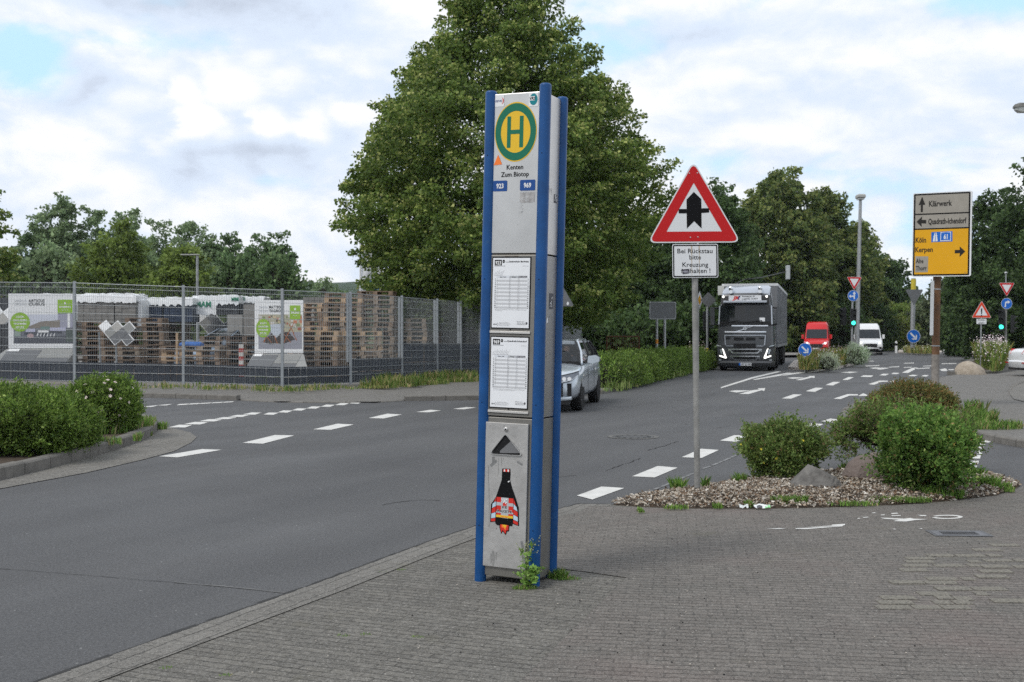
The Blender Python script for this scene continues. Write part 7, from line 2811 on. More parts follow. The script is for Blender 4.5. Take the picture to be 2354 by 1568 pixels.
def van(name, label, x, ybase, Y, rz, paint, W, H_, L, z=0.0, high=True):
    q = atd(x, ybase, Y)
    root = thing(name, label, 'van', (q.x, Y, z), rz=rz)
    secs = []
    b = MB()
    rows = ((0.0, .78, .45, .78, .0), (.08, .94, .38, .95, .0), (.35, 1.0, .36, 1.12, .0), (.75, 1.0, .36, 1.22, .0), (1.0, 1.0, .36, 1.27, .0))
    for y, w, zb, zs, c in rows:
        w *= W
        half = [(.9 * w, zb), (w, zb + .2), (w, zs - .2), (.92 * w, zs - .02), (.5 * w, zs + .02), (0, zs + .03)]
        secs.append([(a, y, zz) for a, zz in half] + [(-a, y, zz) for a, zz in half[-2::-1]])
    b.loft(secs, paint)
    bz = 1.2
    sec2 = []
    for y, w, zt in ((.92, .93, 1.27), (1.25, .90, 1.62), (1.62, .86, 2.02), (1.85, .82, H_ - .22), (2.15, .80, H_ - .06), (2.6, .80, H_), (L, .80, H_)):
        wt_ = w * W
        zt = max(zt, 1.27)
        sec2.append([(W, y, .36), (W, y, 1.15), (W * .985, y, min(1.3, zt - .02)), (wt_ + (W - wt_) * .15, y, zt - .12 if zt > 1.5 else zt - .01), (wt_ * .9, y, zt), (-wt_ * .9, y, zt), (-wt_ - (W - wt_) * .15, y, zt - .12 if zt > 1.5 else zt - .01), (-W * .985, y, min(1.3, zt - .02)), (-W, y, 1.15), (-W, y, .36)])
    b.loft(sec2, paint)
    b.build('body', root, smooth=35)
    b = MB()
    b.add([(-W * .84, .98, 1.30), (W * .84, .98, 1.30), (W * .80, 1.60, 2.02), (-W * .80, 1.60, 2.02)], [(0, 1, 2, 3)], GLASS, Matrix.Translation((0, -.035, .035)))
    b.build('windscreen', root)
    for s in (-1, 1):
        b = MB()
        b.add([(s * W * 1.004, 1.25, 1.30), (s * W * 1.004, 2.35, 1.30), (s * W * .95, 2.35, 1.98), (s * W * .95, 1.75, 1.98)], [(0, 1, 2, 3)], GLASS)
        b.build('side_window', root)
        b = MB()
        b.loft([[(s * (W + .10 + dx), 1.18 + dy, zz) for dx, dy in ((-.08, 0), (.10, -.03), (.12, .08), (-.06, .10))] for zz in (1.30, 1.36, 1.58, 1.64)], TRIM if name == 'red' else paint)
        b.tube((s * W * .97, 1.25, 1.36), (s * (W + .06), 1.22, 1.40), .03, TRIM, n=6)
        b.build('wing_mirror', root, smooth=40)
        b = MB()
        b.loft([[(s * a * W, y, zz) for a, y, zz in ((.50, .0, .86), (.52, .06, .96), (.80, .18, 1.06), (.96, .40, 1.10), (.97, .36, .98), (.85, .06, .86))], [(s * a * W * .97, y + .12, zz) for a, y, zz in ((.50, .0, .86), (.52, .06, .96), (.80, .18, 1.06), (.96, .40, 1.10), (.97, .36, .98), (.85, .06, .86))]], LAMPG)
        hl = b.build('headlight', root, smooth=30)
        b = MB()
        b.lathe([(.085, 0), (.05, -.02)], LEDW, (s * W * .72, .04, .96), axis='y', n=12)
        b.build('bulb', hl)
        for y in (.95, L - .95):
            wheel(root, s * (W - .12), y, .34, .24, s, spokes=6)
        b = MB()
        for y in (.95, L - .95):
            b.poly(ell(y, .36, .40, n=24), TRIM, frame((s * (W + .003), 0, 0), (0, 1, 0), (0, 0, 1)))
        b.build('wheel_arch', root)
    b = MB()
    b.poly(rnd_poly([(-W * .56, .78), (-W * .46, .62), (W * .46, .62), (W * .56, .78), (W * .46, .90), (-W * .46, .90)], .05), TRIM, frame((0, -.012, 0)), .01)
    for k in range(3):
        b.bb(-W * .48, W * .48, -.04, -.02, .68 + k * .07, .695 + k * .07, mat('grille_grey', (.16, .16, .17), .4, metal=.5))
    b.build('grille', root)
    b = MB()
    b.bb(-W * .62, W * .62, -.02, .1, .36, .50, TRIM)
    for s in (-1, 1):
        b.poly(ell(s * W * .78, .56, .12, .08, 14), TRIM, frame((0, .0, 0)), .03)
    b.build('lower_grille', root)
    b = MB()
    b.bb(-.26, .26, -.05, -.03, .50, .60, PLATEW)
    b.build('number_plate', root)
    return root


redp = mat('red_paint', (.55, .012, .015), .3, coat=.5)
rv = van('red_van', 'red high roofed van with lit headlights, half hidden behind the planted median', 1876, 818, 88, -17, redp, .95, 2.66, 5.4)
b = MB()
b.poly(rnd_poly(rect(-.28, 1.08, .18, 1.20), .02), mat('bonnet_orange', (.75, .22, .03), .5), frame((0, .42, .0), (1, 0, 0), (0, .35, 1)), .05)
b.build('bonnet_sticker', rv)
b = MB()
b.poly(rect(-.35, 1.42, .02, 1.62), PLATEW, frame((0, .95, 0), (1, 0, 0), (0, .75, 1)), .10)
b.build('windscreen_card', rv)
wv = van('white_van', 'white van with a black oval grille driving beside the lamp post', 2001, 813, 91, -13, WHITEP, .99, 2.56, 5.3)

# ================================================================== FENCE AND STORAGE YARD
FPOST = mat('fence_galvanised', (.30, .32, .335), .55, metal=.4, var=.12, scale=6)
WIRE = mat('fence_wire', (.36, .38, .39), .55, metal=.3)
SLAT = mat('privacy_slat', (.034, .040, .052), .6, var=.12, scale=3)
SLATG = mat('privacy_slat_grey', (.085, .09, .10), .6, var=.1, scale=2)
posts = []
for x, yt, yb in FENCE:
    p = at(x, yb, .2)
    s_ = FPX / p.y
    posts.append((p, (yb - yt) / s_))
p0 = posts[0][0]
fence = thing('mesh_fence', 'tall grey double wire mesh fence with dark privacy strips along its foot', 'fence', (p0.x, p0.y, .2))
for i, (p, h) in enumerate(posts):
    b = MB()
    d = Vector((p.x - p0.x, p.y - p0.y, 0))
    b.bb(d.x - .035, d.x + .035, d.y - .035, d.y + .035, -.12, h + .02, FPOST)
    if i >= 5:
        b.bb(d.x - .115, d.x - .05, d.y - .02, d.y + .05, .25 * h, h - .02, FPOST)
    b.build('post', fence)
for i in range(len(posts) - 1):
    a, ha = Vector((posts[i][0].x - p0.x, posts[i][0].y - p0.y, 0)), posts[i][1]
    c, hc = Vector((posts[i + 1][0].x - p0.x, posts[i + 1][0].y - p0.y, 0)), posts[i + 1][1]
    u = (c - a)
    L = u.length
    un = u / L
    nn = Vector((un.y, -un.x, 0)) * .02
    b = MB()
    far = i >= 5
    n = int(L / (.062 if i < 5 else .075))
    lo = .05
    r_ = .0022
    for k in range(n + 1):
        t = k / n
        q = a + u * t + nn
        hh = ha + (hc - ha) * t - .03
        s2 = un * r_
        b.add([q - s2 + Vector((0, 0, lo)), q + s2 + Vector((0, 0, lo)), q + s2 + Vector((0, 0, hh)), q - s2 + Vector((0, 0, hh)), q + nn * .4 + Vector((0, 0, lo)), q + nn * .4 + Vector((0, 0, hh))], [(0, 1, 2, 3), (1, 4, 5, 2), (4, 0, 3, 5)], WIRE)
    m = 12
    for k in range(m):
        f = (k + .35) / m
        b.tube(a + nn * 1.6 + Vector((0, 0, max(lo, f * ha))), c + nn * 1.6 + Vector((0, 0, max(lo, f * hc))), .0055, WIRE, n=5, caps=False)
    b.tube(a + nn + Vector((0, 0, ha - .03)), c + nn + Vector((0, 0, hc - .03)), .010, WIRE, n=5, caps=False)
    b.build('mesh_panel', fence)
    # privacy strips woven into the lower rows
    frac = (.215 if i < 5 else .29 if i == 5 else .45 if i < 10 else .98)
    b = MB()
    w = .19
    k, s = 0, 0.0
    while s < L - .03:
        e = min(L - .02, s + w - (.004 if k % 3 else .009))
        for r in range(2):
            z0, z1 = frac * r / 2, frac * (r + 1) / 2
            q0, q1 = a + un * s, a + un * e
            hs = ha + (hc - ha) * s / L
            jz = .008
            dn = nn * (.2 + .15 * (k % 2))
            b.add([q0 + dn + Vector((0, 0, max(.06, z0 * hs) + jz)), q1 + dn + Vector((0, 0, max(.06, z0 * hs) + jz)), q1 + dn + Vector((0, 0, z1 * hs - jz)), q0 + dn + Vector((0, 0, z1 * hs - jz))], [(0, 1, 2, 3)], SLAT if i < 10 else SLATG)
        s += w
        k += 1
    b.build('privacy_strips', fence)

# kerb-like concrete foot under the fence
b = MB()
for i in range(len(posts) - 1):
    a, c = posts[i][0], posts[i + 1][0]
    b.loft([[(q.x + dx, q.y + dy, z) for dx, dy, z in ((0, -.10, .12), (0, -.10, .235), (0, .10, .235), (0, .10, .12))] for q in (a, c)], mat('fence_foot', (.26, .245, .22), .9, var=.25, scale=3, bump=.4))
tag(b.build('fence_foot'), 'low pale concrete strip under the mesh fence', 'concrete strip')

# ---- pallets
WOODS = [mat('wood_old', (.215, .155, .112), .9, var=.35, scale=7), mat('wood_grey', (.27, .215, .165), .9, var=.3, scale=7), mat('wood_new', (.44, .315, .205), .85, var=.25, scale=7), mat('wood_dark', (.14, .10, .075), .9, var=.35, scale=7)]


def pallet_mesh(m):
    b = MB()
    rr_ = random.Random(str(m.name))
    for k in range(5):
        y = -.4 + k * .2 - (.0 if k else 0)
        yy = -.4 + (.8 - .12) * k / 4
        b.bb(-.6, .6, yy, yy + .12, .122, .144, m)
    for x in (-.6, -.0725, .455):
        b.bb(x, x + .145, -.4, .4, .10, .122, m)
        for y in (-.4, -.05, .3):
            b.bb(x, x + .145, y, y + .10, .022, .10, m)
    for y in (-.4, -.05, .3):
        b.bb(-.6, .6, y, y + .10, 0, .022, m)
    return b


PROT = []
for m in WOODS:
    o = pallet_mesh(m).build('pallet')
    PROT.append(o)
USED = [False] * 4


def stack(label, x, ytop, Y, rz, mix, n=None, z=.2, yb=None):
    """pallets piled up from the yard floor (or from yb) to ytop"""
    q = atd(x, 800, Y)
    s_ = FPX / Y
    ztop = CAMZ + (771 - ytop) / s_
    z0 = z if yb is None else CAMZ + (771 - yb) / s_
    n = max(1, round((ztop - z0) / .15))
    for k in range(n):
        i = rr.choice(mix)
        if not USED[i]:
            o = PROT[i]
            USED[i] = True
        else:
            o = PROT[i].copy()
            COL.objects.link(o)
        o.location = (q.x + rr.uniform(-.03, .03), Y + rr.uniform(-.03, .03), z0 + k * .15)
        o.rotation_euler.z = rad(rz + rr.uniform(-2.5, 2.5))
        tag(o, label, 'pallet', 'pallets in the storage yard: ' + label)
    return z0 + n * .15


B_ = 20
stack('brown pallet in the wide low stack right of the lounge poster', 202, 745, 36.0, 4, (0, 0, 3))
stack('brown pallet in the stack under the grey stepped display', 246, 748, 36.6, -3, (0, 3, 0))
stack('grey brown pallet in the low pile under the stepped display', 284, 797, 35.4, 2, (1, 0))
stack('brown pallet in the stack left of the fence post before the parked car', 340, 731, 37.5, 3, (0, 3, 0))
stack('brown pallet in the stack behind the parked car windscreen', 392, 735, 41.0, -3, (0, 3))
stack('brown pallet in the low front pile below the parked car', 424, 800, 34.8, 0, (0, 0, 2))
stack('brown pallet in the pile right of the parked car', 506, 772, 38.0, 3, (0, 3))
stack('brown pallet in the low pile left of the red and white post', 470, 798, 34.8, -2, (0, 2, 1))
stack('dark pallet in the pile behind the red and white post', 566, 776, 37.5, 2, (3, 0))
stack('pallet in the stepped stack right of the dining poster', 713, 742, 34.5, 3, (1, 0, 2))
stack('pallet in the narrow tall stack above the stepped one', 742, 694, 36.2, -4, (0, 2, 1))
stack('grey pallet in the lower half of the front left stack', 735, 762, 34.0, 0, (1, 2, 0))
stack('pallet in the tallest stack left of the wide post', 792, 678, 36.0, 2, (0, 1, 2))
stack('pallet in the tall grey stack under the linden tree', 868, 674, 38.0, -3, (1, 0, 1))
stack('pallet in the tall dark stack behind the fence post', 832, 678, 40.0, 5, (3, 0))
stack('pallet in the reddish stack low behind the fence', 832, 760, 35.4, 9, (2, 1, 0, 1))
stack('pallet in the broad pale stack nearest the fence bend', 940, 731, 38.6, 7, (1, 2, 0, 1))
stack('brown pallet in the pile between the two broad stacks', 905, 745, 40.0, 3, (0, 3))
stack('brown pallet in the far right pile behind the fence', 975, 742, 40.6, 7, (1, 0))
for i in range(4):
    if not USED[i]:
        bpy.data.objects.remove(PROT[i])

# ---- packs of paving stones
BLK1 = ground_mat('block_pack_grey', 'pavers|0|.2|.1|far')
CONG = mat('block_grey', (.23, .22, .205), .9, var=.18, scale=3, bump=.3)
COND = mat('block_dark', (.055, .057, .062), .9, var=.3, scale=3, bump=.3)
CONL = mat('slab_grey', (.30, .295, .28), .9, var=.1, scale=3)
NAVY = mat('blue_wrapped_pack', (.035, .05, .085), .5, var=.3, scale=4)
FOIL = mat('white_foil', (.84, .85, .855), .35, var=.06, scale=5, bump=.5, bscale=9)
FOILG = mat('foil_print', (.02, .22, .12), .5)


def pack(label, x0, x1, yt, yb, Y, depth, m, foil=None, rz=0, rows=0, print_=None, name='paver_pack', z=None):
    s_ = FPX / Y
    xc = (x0 + x1) / 2
    q = atd(xc, 800, Y)
    w = (x1 - x0) / s_
    zt, zb = CAMZ + (771 - yt) / s_, CAMZ + (771 - yb) / s_
    root = thing(name, label, 'paver pack' if name == 'paver_pack' else 'slab stack', (q.x, Y, zb), rz=rz)
    H2 = zt - zb
    fh = 0
    if foil:
        fh = foil / s_
    b = MB()
    rows = rows or max(1, round((H2 - fh) / .12))
    cols = max(2, round(w / .22))
    rr_ = random.Random(label)
    hz = (H2 - fh) / rows
    for r in range(rows):
        for c in range(cols):
            x_ = -w / 2 + w * c / cols
            j = rr_.uniform(0, .02)
            b.bb(x_ + .006, x_ + w / cols - .006, j, depth - .02, r * hz + .005, (r + 1) * hz - .004, m)
    b.bb(-w / 2 + .02, w / 2 - .02, .03, depth - .03, 0, H2 - fh - .01, mat('gap_dark', (.03, .03, .03), .95))
    b.build('blocks', root)
    if foil:
        b = MB()
        nx, ny = 14, 6
        top = [[(-w / 2 - .03 + (w + .06) * i / nx, -.04 + (depth + .08) * j / ny, H2 + rr_.uniform(-.03, .05) - (.05 if i in (0, nx) else 0)) for i in range(nx + 1)] for j in range(ny + 1)]
        fr = [[(-w / 2 - .03 + (w + .06) * i / nx, -.045 - rr_.uniform(0, .02), H2 - fh * (1 if k == 2 else .5) - (rr_.uniform(-.02, .08) if k == 2 else 0)) for i in range(nx + 1)] for k in (2, 1)]
        grid = fr + top
        vs = [p for r in grid for p in r]
        b.add(vs, [(j * (nx + 1) + i, j * (nx + 1) + i + 1, (j + 1) * (nx + 1) + i + 1, (j + 1) * (nx + 1) + i) for j in range(len(grid) - 1) for i in range(nx)], FOIL)
        for s in (-1, 1):
            b.add([(s * (w / 2 + .03), -.045, H2 - fh), (s * (w / 2 + .03), depth + .04, H2 - fh), (s * (w / 2 + .03), depth + .04, H2), (s * (w / 2 + .03), -.045, H2)], [(0, 1, 2, 3)], FOIL)
        fo = b.build('foil_cover', root, smooth=50)
        if print_:
            b = MB()
            for (tx, px, pz, ph) in print_:
                b.text(tx, px * w, H2 - fh * pz, ph, FOILG, frame((0, -.075, 0)), 0, w=ph * len(tx) * .9, bold=.04)
            b.build('foil_print', fo)
    return root


pack('grey paver pack with dark gaps under white foil, right of the lounge poster', 178, 262, 679, 744, 38.6, 1.0, CONG, foil=13)
pack('grey paver pack beside the stepped display, foil hanging down its right side', 264, 312, 680, 742, 38.6, 1.0, CONG, foil=13)
pack('white foil wrapped paver pack behind the lounge poster', 98, 168, 677, 760, 39.5, 1.0, CONL, foil=60)
pack('white foil strip of a paver pack between grey and blue packs', 310, 326, 690, 760, 38.9, .8, CONL, foil=60, print_=((('W', -.3, .3, .10)),))
pack('dark blue paver pack under crumpled white foil', 322, 372, 686, 740, 39.6, 1.0, NAVY, foil=14)
pack('dark blue paver pack right of the fence post, under crumpled foil', 376, 442, 685, 740, 39.6, 1.0, NAVY, foil=15)
pack('white wrapped pack with green letters above the parked car', 444, 496, 681, 722, 40.2, 1.0, CONL, foil=40, print_=((('MAM', -.36, .62, .20)),))
pack('white foil topped black block pack in the middle of the yard', 498, 548, 680, 724, 39.9, 1.0, COND, foil=18, print_=((('MM', .2, .7, .14)),))
pack('white foil topped pack left of the dining poster', 550, 606, 683, 770, 40.6, 1.0, CONG, foil=12, print_=((('M', -.4, .7, .14)),))
pack('pale grey slab pack on edge left of the dining poster', 522, 558, 723, 772, 38.4, .8, CONL, name='slab_stack', rows=2)
pack('mid grey concrete block stack directly left of the dining poster', 559, 586, 700, 772, 38.0, .9, CONG, name='slab_stack', rows=3)
pack('grey concrete slab stack above the pallets right of the dining poster', 696, 762, 683, 700, 41.5, 1.0, CONG, name='slab_stack', rows=2)
pack('upright grey concrete slab right of the dining poster', 698, 722, 702, 740, 38.5, .5, CONL, name='slab_stack', rows=1)
pack('dark grey pack at the left edge of the yard', -10, 18, 684, 712, 37.5, 1.0, COND, rows=3)
pack('long white foil covered pack behind the whole row', 190, 318, 676, 720, 43.0, 1.0, CONL, foil=40)
pack('low dark pack under the left poster edge', -12, 20, 745, 828, 36.5, 1.0, COND, rows=6)


# ---- stepped tile displays
def stepped(label, tiles, x, y, Y, tile, frame_m=WHT):
    """a display of square sample slabs laid diagonally; tiles: (column, row, material)"""
    q = atd(x, y, Y)
    root = thing('tile_display', label, 'sample display', (q.x, Y, .2))
    F_ = frame((0, 0, q.z - .2), (1, 0, 0), (0, .22, 1)) @ Matrix.Rotation(rad(42), 4, 'Z')
    b = MB()
    for c, r, m in tiles:
        b.prism(rect(c * tile - .022, r * tile - .022, (c + 1) * tile + .022, (r + 1) * tile + .022), -.05, 0, frame_m, F_)
    b.build('white_frame', root)
    b = MB()
    for c, r, m in tiles:
        b.prism(rect(c * tile + .005, r * tile + .005, (c + 1) * tile - .005, (r + 1) * tile - .005), .0, .02, m, F_)
    b.build('sample_slabs', root)
    b = MB()
    b.tube((-.2, .25, 0), (-.2, .12, q.z - .2), .03, FPOST)
    b.tube((.3, .25, 0), (.3, .12, q.z - .2), .03, FPOST)
    b.build('stand', root)
    return root


T1, T2, T3 = mat('slab_a', (.26, .26, .25), .8), mat('slab_b', (.145, .148, .155), .8), mat('slab_c', (.40, .385, .36), .8)
stepped('stepped display of grey sample slabs standing on the pallets right of the lounge poster', ((0, 0, WHT), (1, -1, T3), (2, -2, T1), (0, -1, T1), (1, -2, T2), (1, -3, T2), (0, -2, T2)), 240, 764, 34.4, .255)
stepped('small white stepped display with open frames left of the parked car', ((0, 0, T1), (1, 0, WHT), (0, 1, WHT), (1, -1, T3)), 402, 738, 41.2, .28)
stepped('stepped display of dark sample slabs right of the parked car', ((0, 0, T2), (0, 1, T1), (1, 0, T2), (1, 1, T2), (1, -1, T2), (2, -1, COND), (0, 2, WHT)), 484, 772, 41.5, .32)
q = atd(-2, 745, 34.5)
stepped('pale stepped display cut by the left edge', ((0, 0, T3), (1, 0, WHT), (0, 1, WHT)), 2, 752, 36.6, .34)

# ---- poster boards
LIME = mat('lime_green', (.27, .47, .035), .5)
FLOORG = mat('poster_floor', (.15, .155, .18), .6)


def board(label, x0, x1, yt, yb, Y, rz, words, small, logo, circle, scene_fn, px, plinth):
    s_ = FPX / Y
    q = atd((x0 + x1) / 2, yb, Y)
    root = thing('poster_board', label, 'poster board', (q.x, Y, .2), rz=rz)
    w, h = (x1 - x0) / s_, (yb - yt) / s_
    zb = q.z - .2
    F_ = frame((0, 0, zb + h / 2))
    b = MB()
    b.prism(rect(-w / 2, -h / 2, w / 2, h / 2), -.06, 0, WHT, F_)
    bo = b.build('board', root)
    X = lambda u: (u - .5) * w
    Z = lambda v: (.5 - v) * h
    R = lambda u0, v0, u1, v1: rect(X(u0), Z(v1), X(u1), Z(v0))
    b = MB()
    scene_fn(b, X, Z, R, F_)
    b.build('picture', bo)
    b = MB()
    for k, (tw, tz) in enumerate(words):
        b.text(tw, X(px), Z(tz), h * .052, DK, F_, .006, w=w * .24, bold=.02)
    b.build('lettering', bo)
    b = MB()
    for k, (tw, tz) in enumerate(words):
        b.text(small[k], X(px - (.21 if px < .5 else 0)), Z(tz), h * .045, mat('pale_print', (.55, .56, .58), .6), F_, .006, w=w * .18)
    b.build('pale_lettering', bo)
    b = MB()
    b.poly(R(*logo), LIME, F_, .008)
    u0, v0, u1, v1 = logo
    b.text('SPRENG', X((u0 + u1) / 2), Z(v0 + (v1 - v0) * .60), h * .035, WHT, F_, .010, w=w * (u1 - u0) * .82, align='c', bold=.03)
    b.text('BETON', X((u0 + u1) / 2), Z(v0 + (v1 - v0) * .78), h * .018, WHT, F_, .010, w=w * (u1 - u0) * .45, align='c')
    b.poly(ell(X((u0 + u1) / 2), Z(v0 + (v1 - v0) * .27), .03, .04, 8), WHT, F_, .010)
    b.build('green_logo', bo)
    b = MB()
    cu, cv, cr = circle[:3]
    b.poly(ell(X(cu), Z(cv), cr * (circle[3] if len(circle) > 3 else 1), cr, 32), LIME, F_, .008)
    for k, tx in enumerate(('SCHÖN', 'DRAUSSEN', 'WOHNEN', 'MIT UNS')):
        b.text(tx, X(cu), Z(cv) + cr * (.45 - .36 * k), cr * .20, WHT, F_, .010, w=cr * (1.3 if k in (1, 2) else .85) * (circle[3] if len(circle) > 3 else 1), align='c', bold=.03)
    b.build('green_disc', bo)
    b = MB()
    pw = w * 1.04
    b.add([(-pw / 2, -.03, zb - .02), (pw / 2, -.03, zb - .02), (pw / 2 + plinth[1], -1.05, zb - .45), (-pw / 2 + plinth[0], -1.05, zb - .45), (-pw / 2, -.03, 0), (pw / 2, -.03, 0), (pw / 2 + plinth[1], -1.05, 0), (-pw / 2 + plinth[0], -1.05, 0)],
          [(3, 2, 1, 0), (4, 5, 6, 7), (3, 7, 6, 2), (0, 1, 5, 4), (1, 2, 6, 5), (0, 4, 7, 3)], mat('plinth_side', (.30, .30, .29), .8))
    po = b.build('sloping_plinth', root)
    b = MB()
    e = Vector((0, -1.02, -.43))
    Fp = frame((0, -.03, zb - .02), (1, 0, 0), (0, 1.02, .43))
    b.poly([(-pw * .47, -.1), (pw * .02, -.1), (pw * .02, -1.0), (-pw * .44, -1.0)], T2, Fp, .012)
    b.poly([(pw * .03, -.1), (pw * .47, -.1), (pw * .49, -.7), (pw * .03, -.7)], T1, Fp, .012)
    b.poly([(pw * .03, -.72), (pw * .49, -.72), (pw * .50, -1.0), (pw * .03, -1.0)], T2, Fp, .012)
    b.poly([(-pw * .46, -.02), (-pw * .30, -.02), (-pw * .30, -.2), (-pw * .46, -.2)], WHT, Fp, .016)
    b.build('sample_slabs', po)


def lounge(b, X, Z, R, F_):
    b.poly(R(.08, .38, .97, .91), mat('poster_sky', (.60, .62, .70), .6), F_, .002)
    b.poly(R(.74, .36, .97, .62), mat('poster_wall', (.34, .34, .42), .6), F_, .003)
    b.poly(R(.88, .36, .92, .62), WHT, F_, .004)
    b.poly([(X(.30), Z(.60)), (X(.48), Z(.51)), (X(.77), Z(.48)), (X(.77), Z(.63)), (X(.30), Z(.63))], mat('poster_roof', (.24, .21, .18), .6), F_, .004)
    b.poly(R(.08, .62, .97, .91), FLOORG, F_, .0035)
    b.poly([(X(.08), Z(.80)), (X(.97), Z(.76)), (X(.97), Z(.91)), (X(.08), Z(.91))], mat('poster_floor_dark', (.085, .088, .105), .6), F_, .0045)
    SOFA, DKS = mat('poster_sofa', (.48, .48, .62), .6), mat('poster_shade', (.07, .075, .09), .6)
    for u0, v0, u1, v1, m in ((.26, .64, .40, .70, SOFA), (.24, .70, .42, .75, DKS), (.62, .62, .86, .68, SOFA), (.60, .68, .80, .73, DKS), (.44, .67, .60, .71, WHT), (.46, .71, .58, .77, DKS), (.86, .66, .97, .88, mat('poster_bush', (.09, .11, .10), .6)), (.09, .68, .18, .78, mat('poster_plant', (.28, .34, .30), .6)), (.48, .60, .62, .66, mat('poster_green', (.16, .24, .22), .6))):
        b.poly(R(u0, v0, u1, v1), m, F_, .0055)
    for k in range(6):
        u = .42 + k * .05
        b.poly([(X(u), Z(.78)), (X(u + .012), Z(.78)), (X(u + .03), Z(.72)), (X(u + .018), Z(.72))], WHT, F_, .0065)
    b.poly(ell(X(.33), Z(.77), .10, .07, 20), mat('poster_pouf', (.46, .33, .34), .6), F_, .0065)


def dining(b, X, Z, R, F_):
    b.poly(R(.08, .27, .98, .60), mat('poster_garden', (.42, .40, .30), .6), F_, .002)
    b.poly(R(.08, .60, .98, .92), mat('poster_terrace', (.30, .30, .34), .6), F_, .003)
    q_ = random.Random(4)
    cols = [mat('poster_c%d' % i, c, .6) for i, c in enumerate(((.36, .10, .06), (.55, .45, .30), (.16, .13, .10), (.60, .58, .55), (.22, .26, .12), (.50, .20, .12), (.35, .28, .20)))]
    for k in range(60):
        u, v = q_.uniform(.08, .94), q_.uniform(.28, .56)
        b.poly(R(u, v, min(.98, u + q_.uniform(.02, .08)), v + q_.uniform(.02, .06)), q_.choice(cols), F_, .004 + k * 3e-5)
    b.poly([(X(.30), Z(.46)), (X(.62), Z(.44)), (X(.60), Z(.56)), (X(.44), Z(.72)), (X(.34), Z(.60))], mat('poster_cloth', (.52, .56, .62), .6), F_, .0065)
    b.poly([(X(.16), Z(.78)), (X(.36), Z(.62)), (X(.70), Z(.60)), (X(.84), Z(.74)), (X(.60), Z(.82)), (X(.30), Z(.83))], mat('poster_shadow', (.07, .055, .05), .6), F_, .0060)
    wd = mat('poster_wood', (.36, .13, .06), .6)
    for (u0, v0, u1, v1) in ((.26, .62, .18, .80), (.20, .64, .34, .80), (.40, .66, .46, .82), (.58, .62, .74, .80), (.72, .56, .60, .80), (.70, .44, .80, .62), (.80, .44, .70, .60), (.78, .60, .86, .76)):
        b.add([(X(u0), Z(v0), .007), (X(u0 + .018), Z(v0), .007), (X(u1 + .018), Z(v1), .007), (X(u1), Z(v1), .007)], [(0, 1, 2, 3)], wd, F_)


board('white poster board with a garden lounge picture, left in the yard', 21, 172, 675, 801, 35.4, 3, (('ARTICUS', .155), ('CUBUS', .215)), ('SPRENG', 'SPRENG'), (.735, .11, .955, .36), (.175, .52, .30), lounge, .30, (-.22, .0))
board('white poster board with a garden dining table picture, behind the middle fence post', 584, 698, 690, 812, 33.0, -6, (('MATTEO', .155), ('TAGMO', .225)), ('SPRENG', 'SPRENG'), (.73, .10, .945, .36), (.18, .53, .27, .8), dining, .30, (.1, .42))

# ---- barrier post, rake and sack, flag
q = atd(555, 838, 34.2)
t = thing('barrier_post', 'red and white striped barrier post in front of the pallets', 'barrier post', (q.x, q.y, .2))
b = MB()
hgt = (838 - 786) * 34.2 / FPX + .42
for k in range(9):
    b.bb(-.065, .065, -.05, .05, hgt * k / 9, hgt * (k + 1) / 9, (mat('barrier_white', (.55, .53, .50), .7, var=.2, scale=9), mat('barrier_red', (.38, .05, .04), .7, var=.2, scale=9))[k % 2])
b.build('striped_post', t)
q = atd(425, 830, 34.2)
t = thing('blue_sack', 'blue sack lying on the low pallets below the parked car', 'sack', (q.x, 34.9, CAMZ + (771 - 799) * 34.9 / FPX))
b = MB()
b.loft([[(x * k, y * k, z) for x, y in ((-.32, -.2), (0, -.24), (.32, -.2), (.36, 0), (.32, .2), (0, .24), (-.32, .2), (-.36, 0))] for z, k in ((0, .9), (.06, 1.05), (.13, 1.0), (.18, .7))], mat('blue_bag', (.03, .11, .34), .5, var=.4, scale=6))
b.build('sack_body', t, smooth=50)
q = atd(407, 830, 34.4)
t = thing('wooden_stake', 'upright wooden stake beside the blue sack', 'stake', (q.x, q.y, .2))
b = MB()
b.bb(-.03, .03, -.03, .03, 0, 1.45, WOODS[2])
b.build('stake', t)
Y = 50.0
q = atd(829, 780, Y)
t = thing('advertising_flag', 'tall white advertising flag with blue print half hidden behind the linden tree', 'flag', (q.x, Y, .2))
hf = CAMZ + (771 - 560) * Y / FPX - .2
b = MB()
b.tube((0, 0, 0), (0, 0, hf), .05, mat('mast_white', (.7, .7, .7), .4))
b.build('mast', t)
b = MB()
n_ = 10
vs = []
for j in range(n_ + 1):
    for i in range(7):
        vs.append((.06 + i * .16, .08 * math.sin(i * 1.3 + j * .5), hf - .1 - (hf - 1.9) * .62 * j / n_))
b.add(vs, [(j * 7 + i, j * 7 + i + 1, j * 7 + i + 8, j * 7 + i + 7) for j in range(n_) for i in range(6)], mat('flag_cloth', (.66, .67, .70), .7))
k0 = b.mi(mat('flag_blue', (.04, .13, .38), .7))
for j in (7, 8):
    for i in (1, 2, 3, 4):
        b.m[j * 6 + i] = k0
b.build('cloth', t, smooth=1)

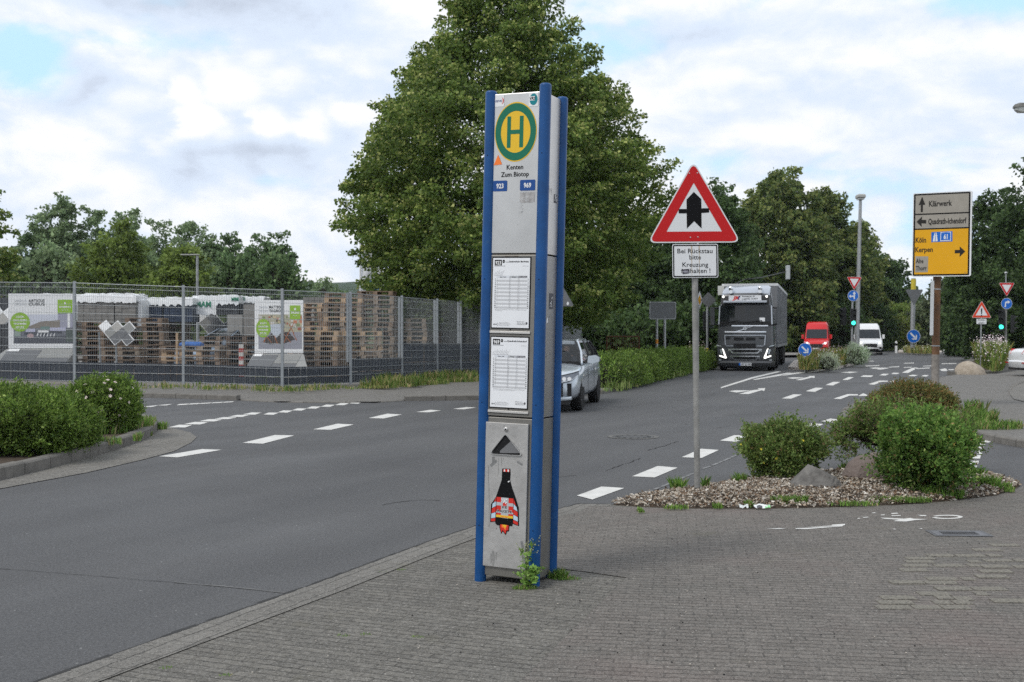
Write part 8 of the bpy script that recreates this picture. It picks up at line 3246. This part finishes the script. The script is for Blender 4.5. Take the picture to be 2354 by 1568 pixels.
# ---- rusty railing
Y = 50.0
q = atd(1395, 815, Y)
t = thing('railing', 'low rusty brown railing above the hedge', 'railing', (q.x, Y, .1))
b = MB()
RU = mat('rust', (.10, .045, .025), .9, var=.3, scale=8)
m_ = Y / FPX
z1 = CAMZ + (771 - 774) * m_ - .1
Lr = 74 * m_
b.tube((0, 0, z1), (Lr, 0, z1), .03, RU)
b.tube((0, 0, .25), (Lr, 0, .25), .02, RU)
for k in range(16):
    x = Lr * k / 15
    b.tube((x, 0, 0 if k in (0, 15) else .25), (x, 0, z1), .035 if k in (0, 15) else .012, RU, n=6)
b.build('bars', t)

# ---- concrete wall at the far side of the yard
wa, wb_, wc_ = atd(880, 800, 45), atd(1120, 800, 50), atd(1300, 800, 64)
t = thing('concrete_wall', 'dark grey concrete wall in the shade of the linden tree behind the fence', 'wall', (wa.x, wa.y, .2))
b = MB()
P_ = [Vector((0, 0, 0)), Vector((wb_.x - wa.x, wb_.y - wa.y, 0)), Vector((wc_.x - wa.x, wc_.y - wa.y, 0))]
WALLM = mat('wall_concrete', (.085, .084, .080), .95, var=.25, scale=1.2, detail=8, bump=.3)
for a_, c_ in zip(P_, P_[1:]):
    n_ = max(1, round((c_ - a_).length / 1.2))
    for k in range(n_):
        u_, v_ = a_.lerp(c_, k / n_), a_.lerp(c_, (k + .985) / n_)
        b.loft([[(q_.x, q_.y, 0), (q_.x, q_.y, 2.75), (q_.x, q_.y + .2, 2.75), (q_.x, q_.y + .2, 0)] for q_ in (u_, v_)], WALLM)
b.build('wall_panels', t)

# ================================================================== THE AIR
hz = bpy.data.materials.new('thin_haze')
hz.use_nodes = True
nt = hz.node_tree
for nn_ in list(nt.nodes):
    if nn_.type == 'BSDF_PRINCIPLED':
        nt.nodes.remove(nn_)
pv = nt.nodes.new('ShaderNodeVolumePrincipled')
pv.inputs['Color'].default_value = (.80, .88, 1.0, 1)
pv.inputs['Density'].default_value = .00012
pv.inputs['Anisotropy'].default_value = .2
nt.links.new(pv.outputs[0], nt.nodes['Material Output'].inputs['Volume'])
b = MB()
b.bb(-1300, 1300, -60, 1300, -1.06, 75, hz)
tag(b.build('haze'), 'thin bluish summer haze over the whole junction', 'haze', kind='stuff')
scene.cycles.volume_bounces = 1
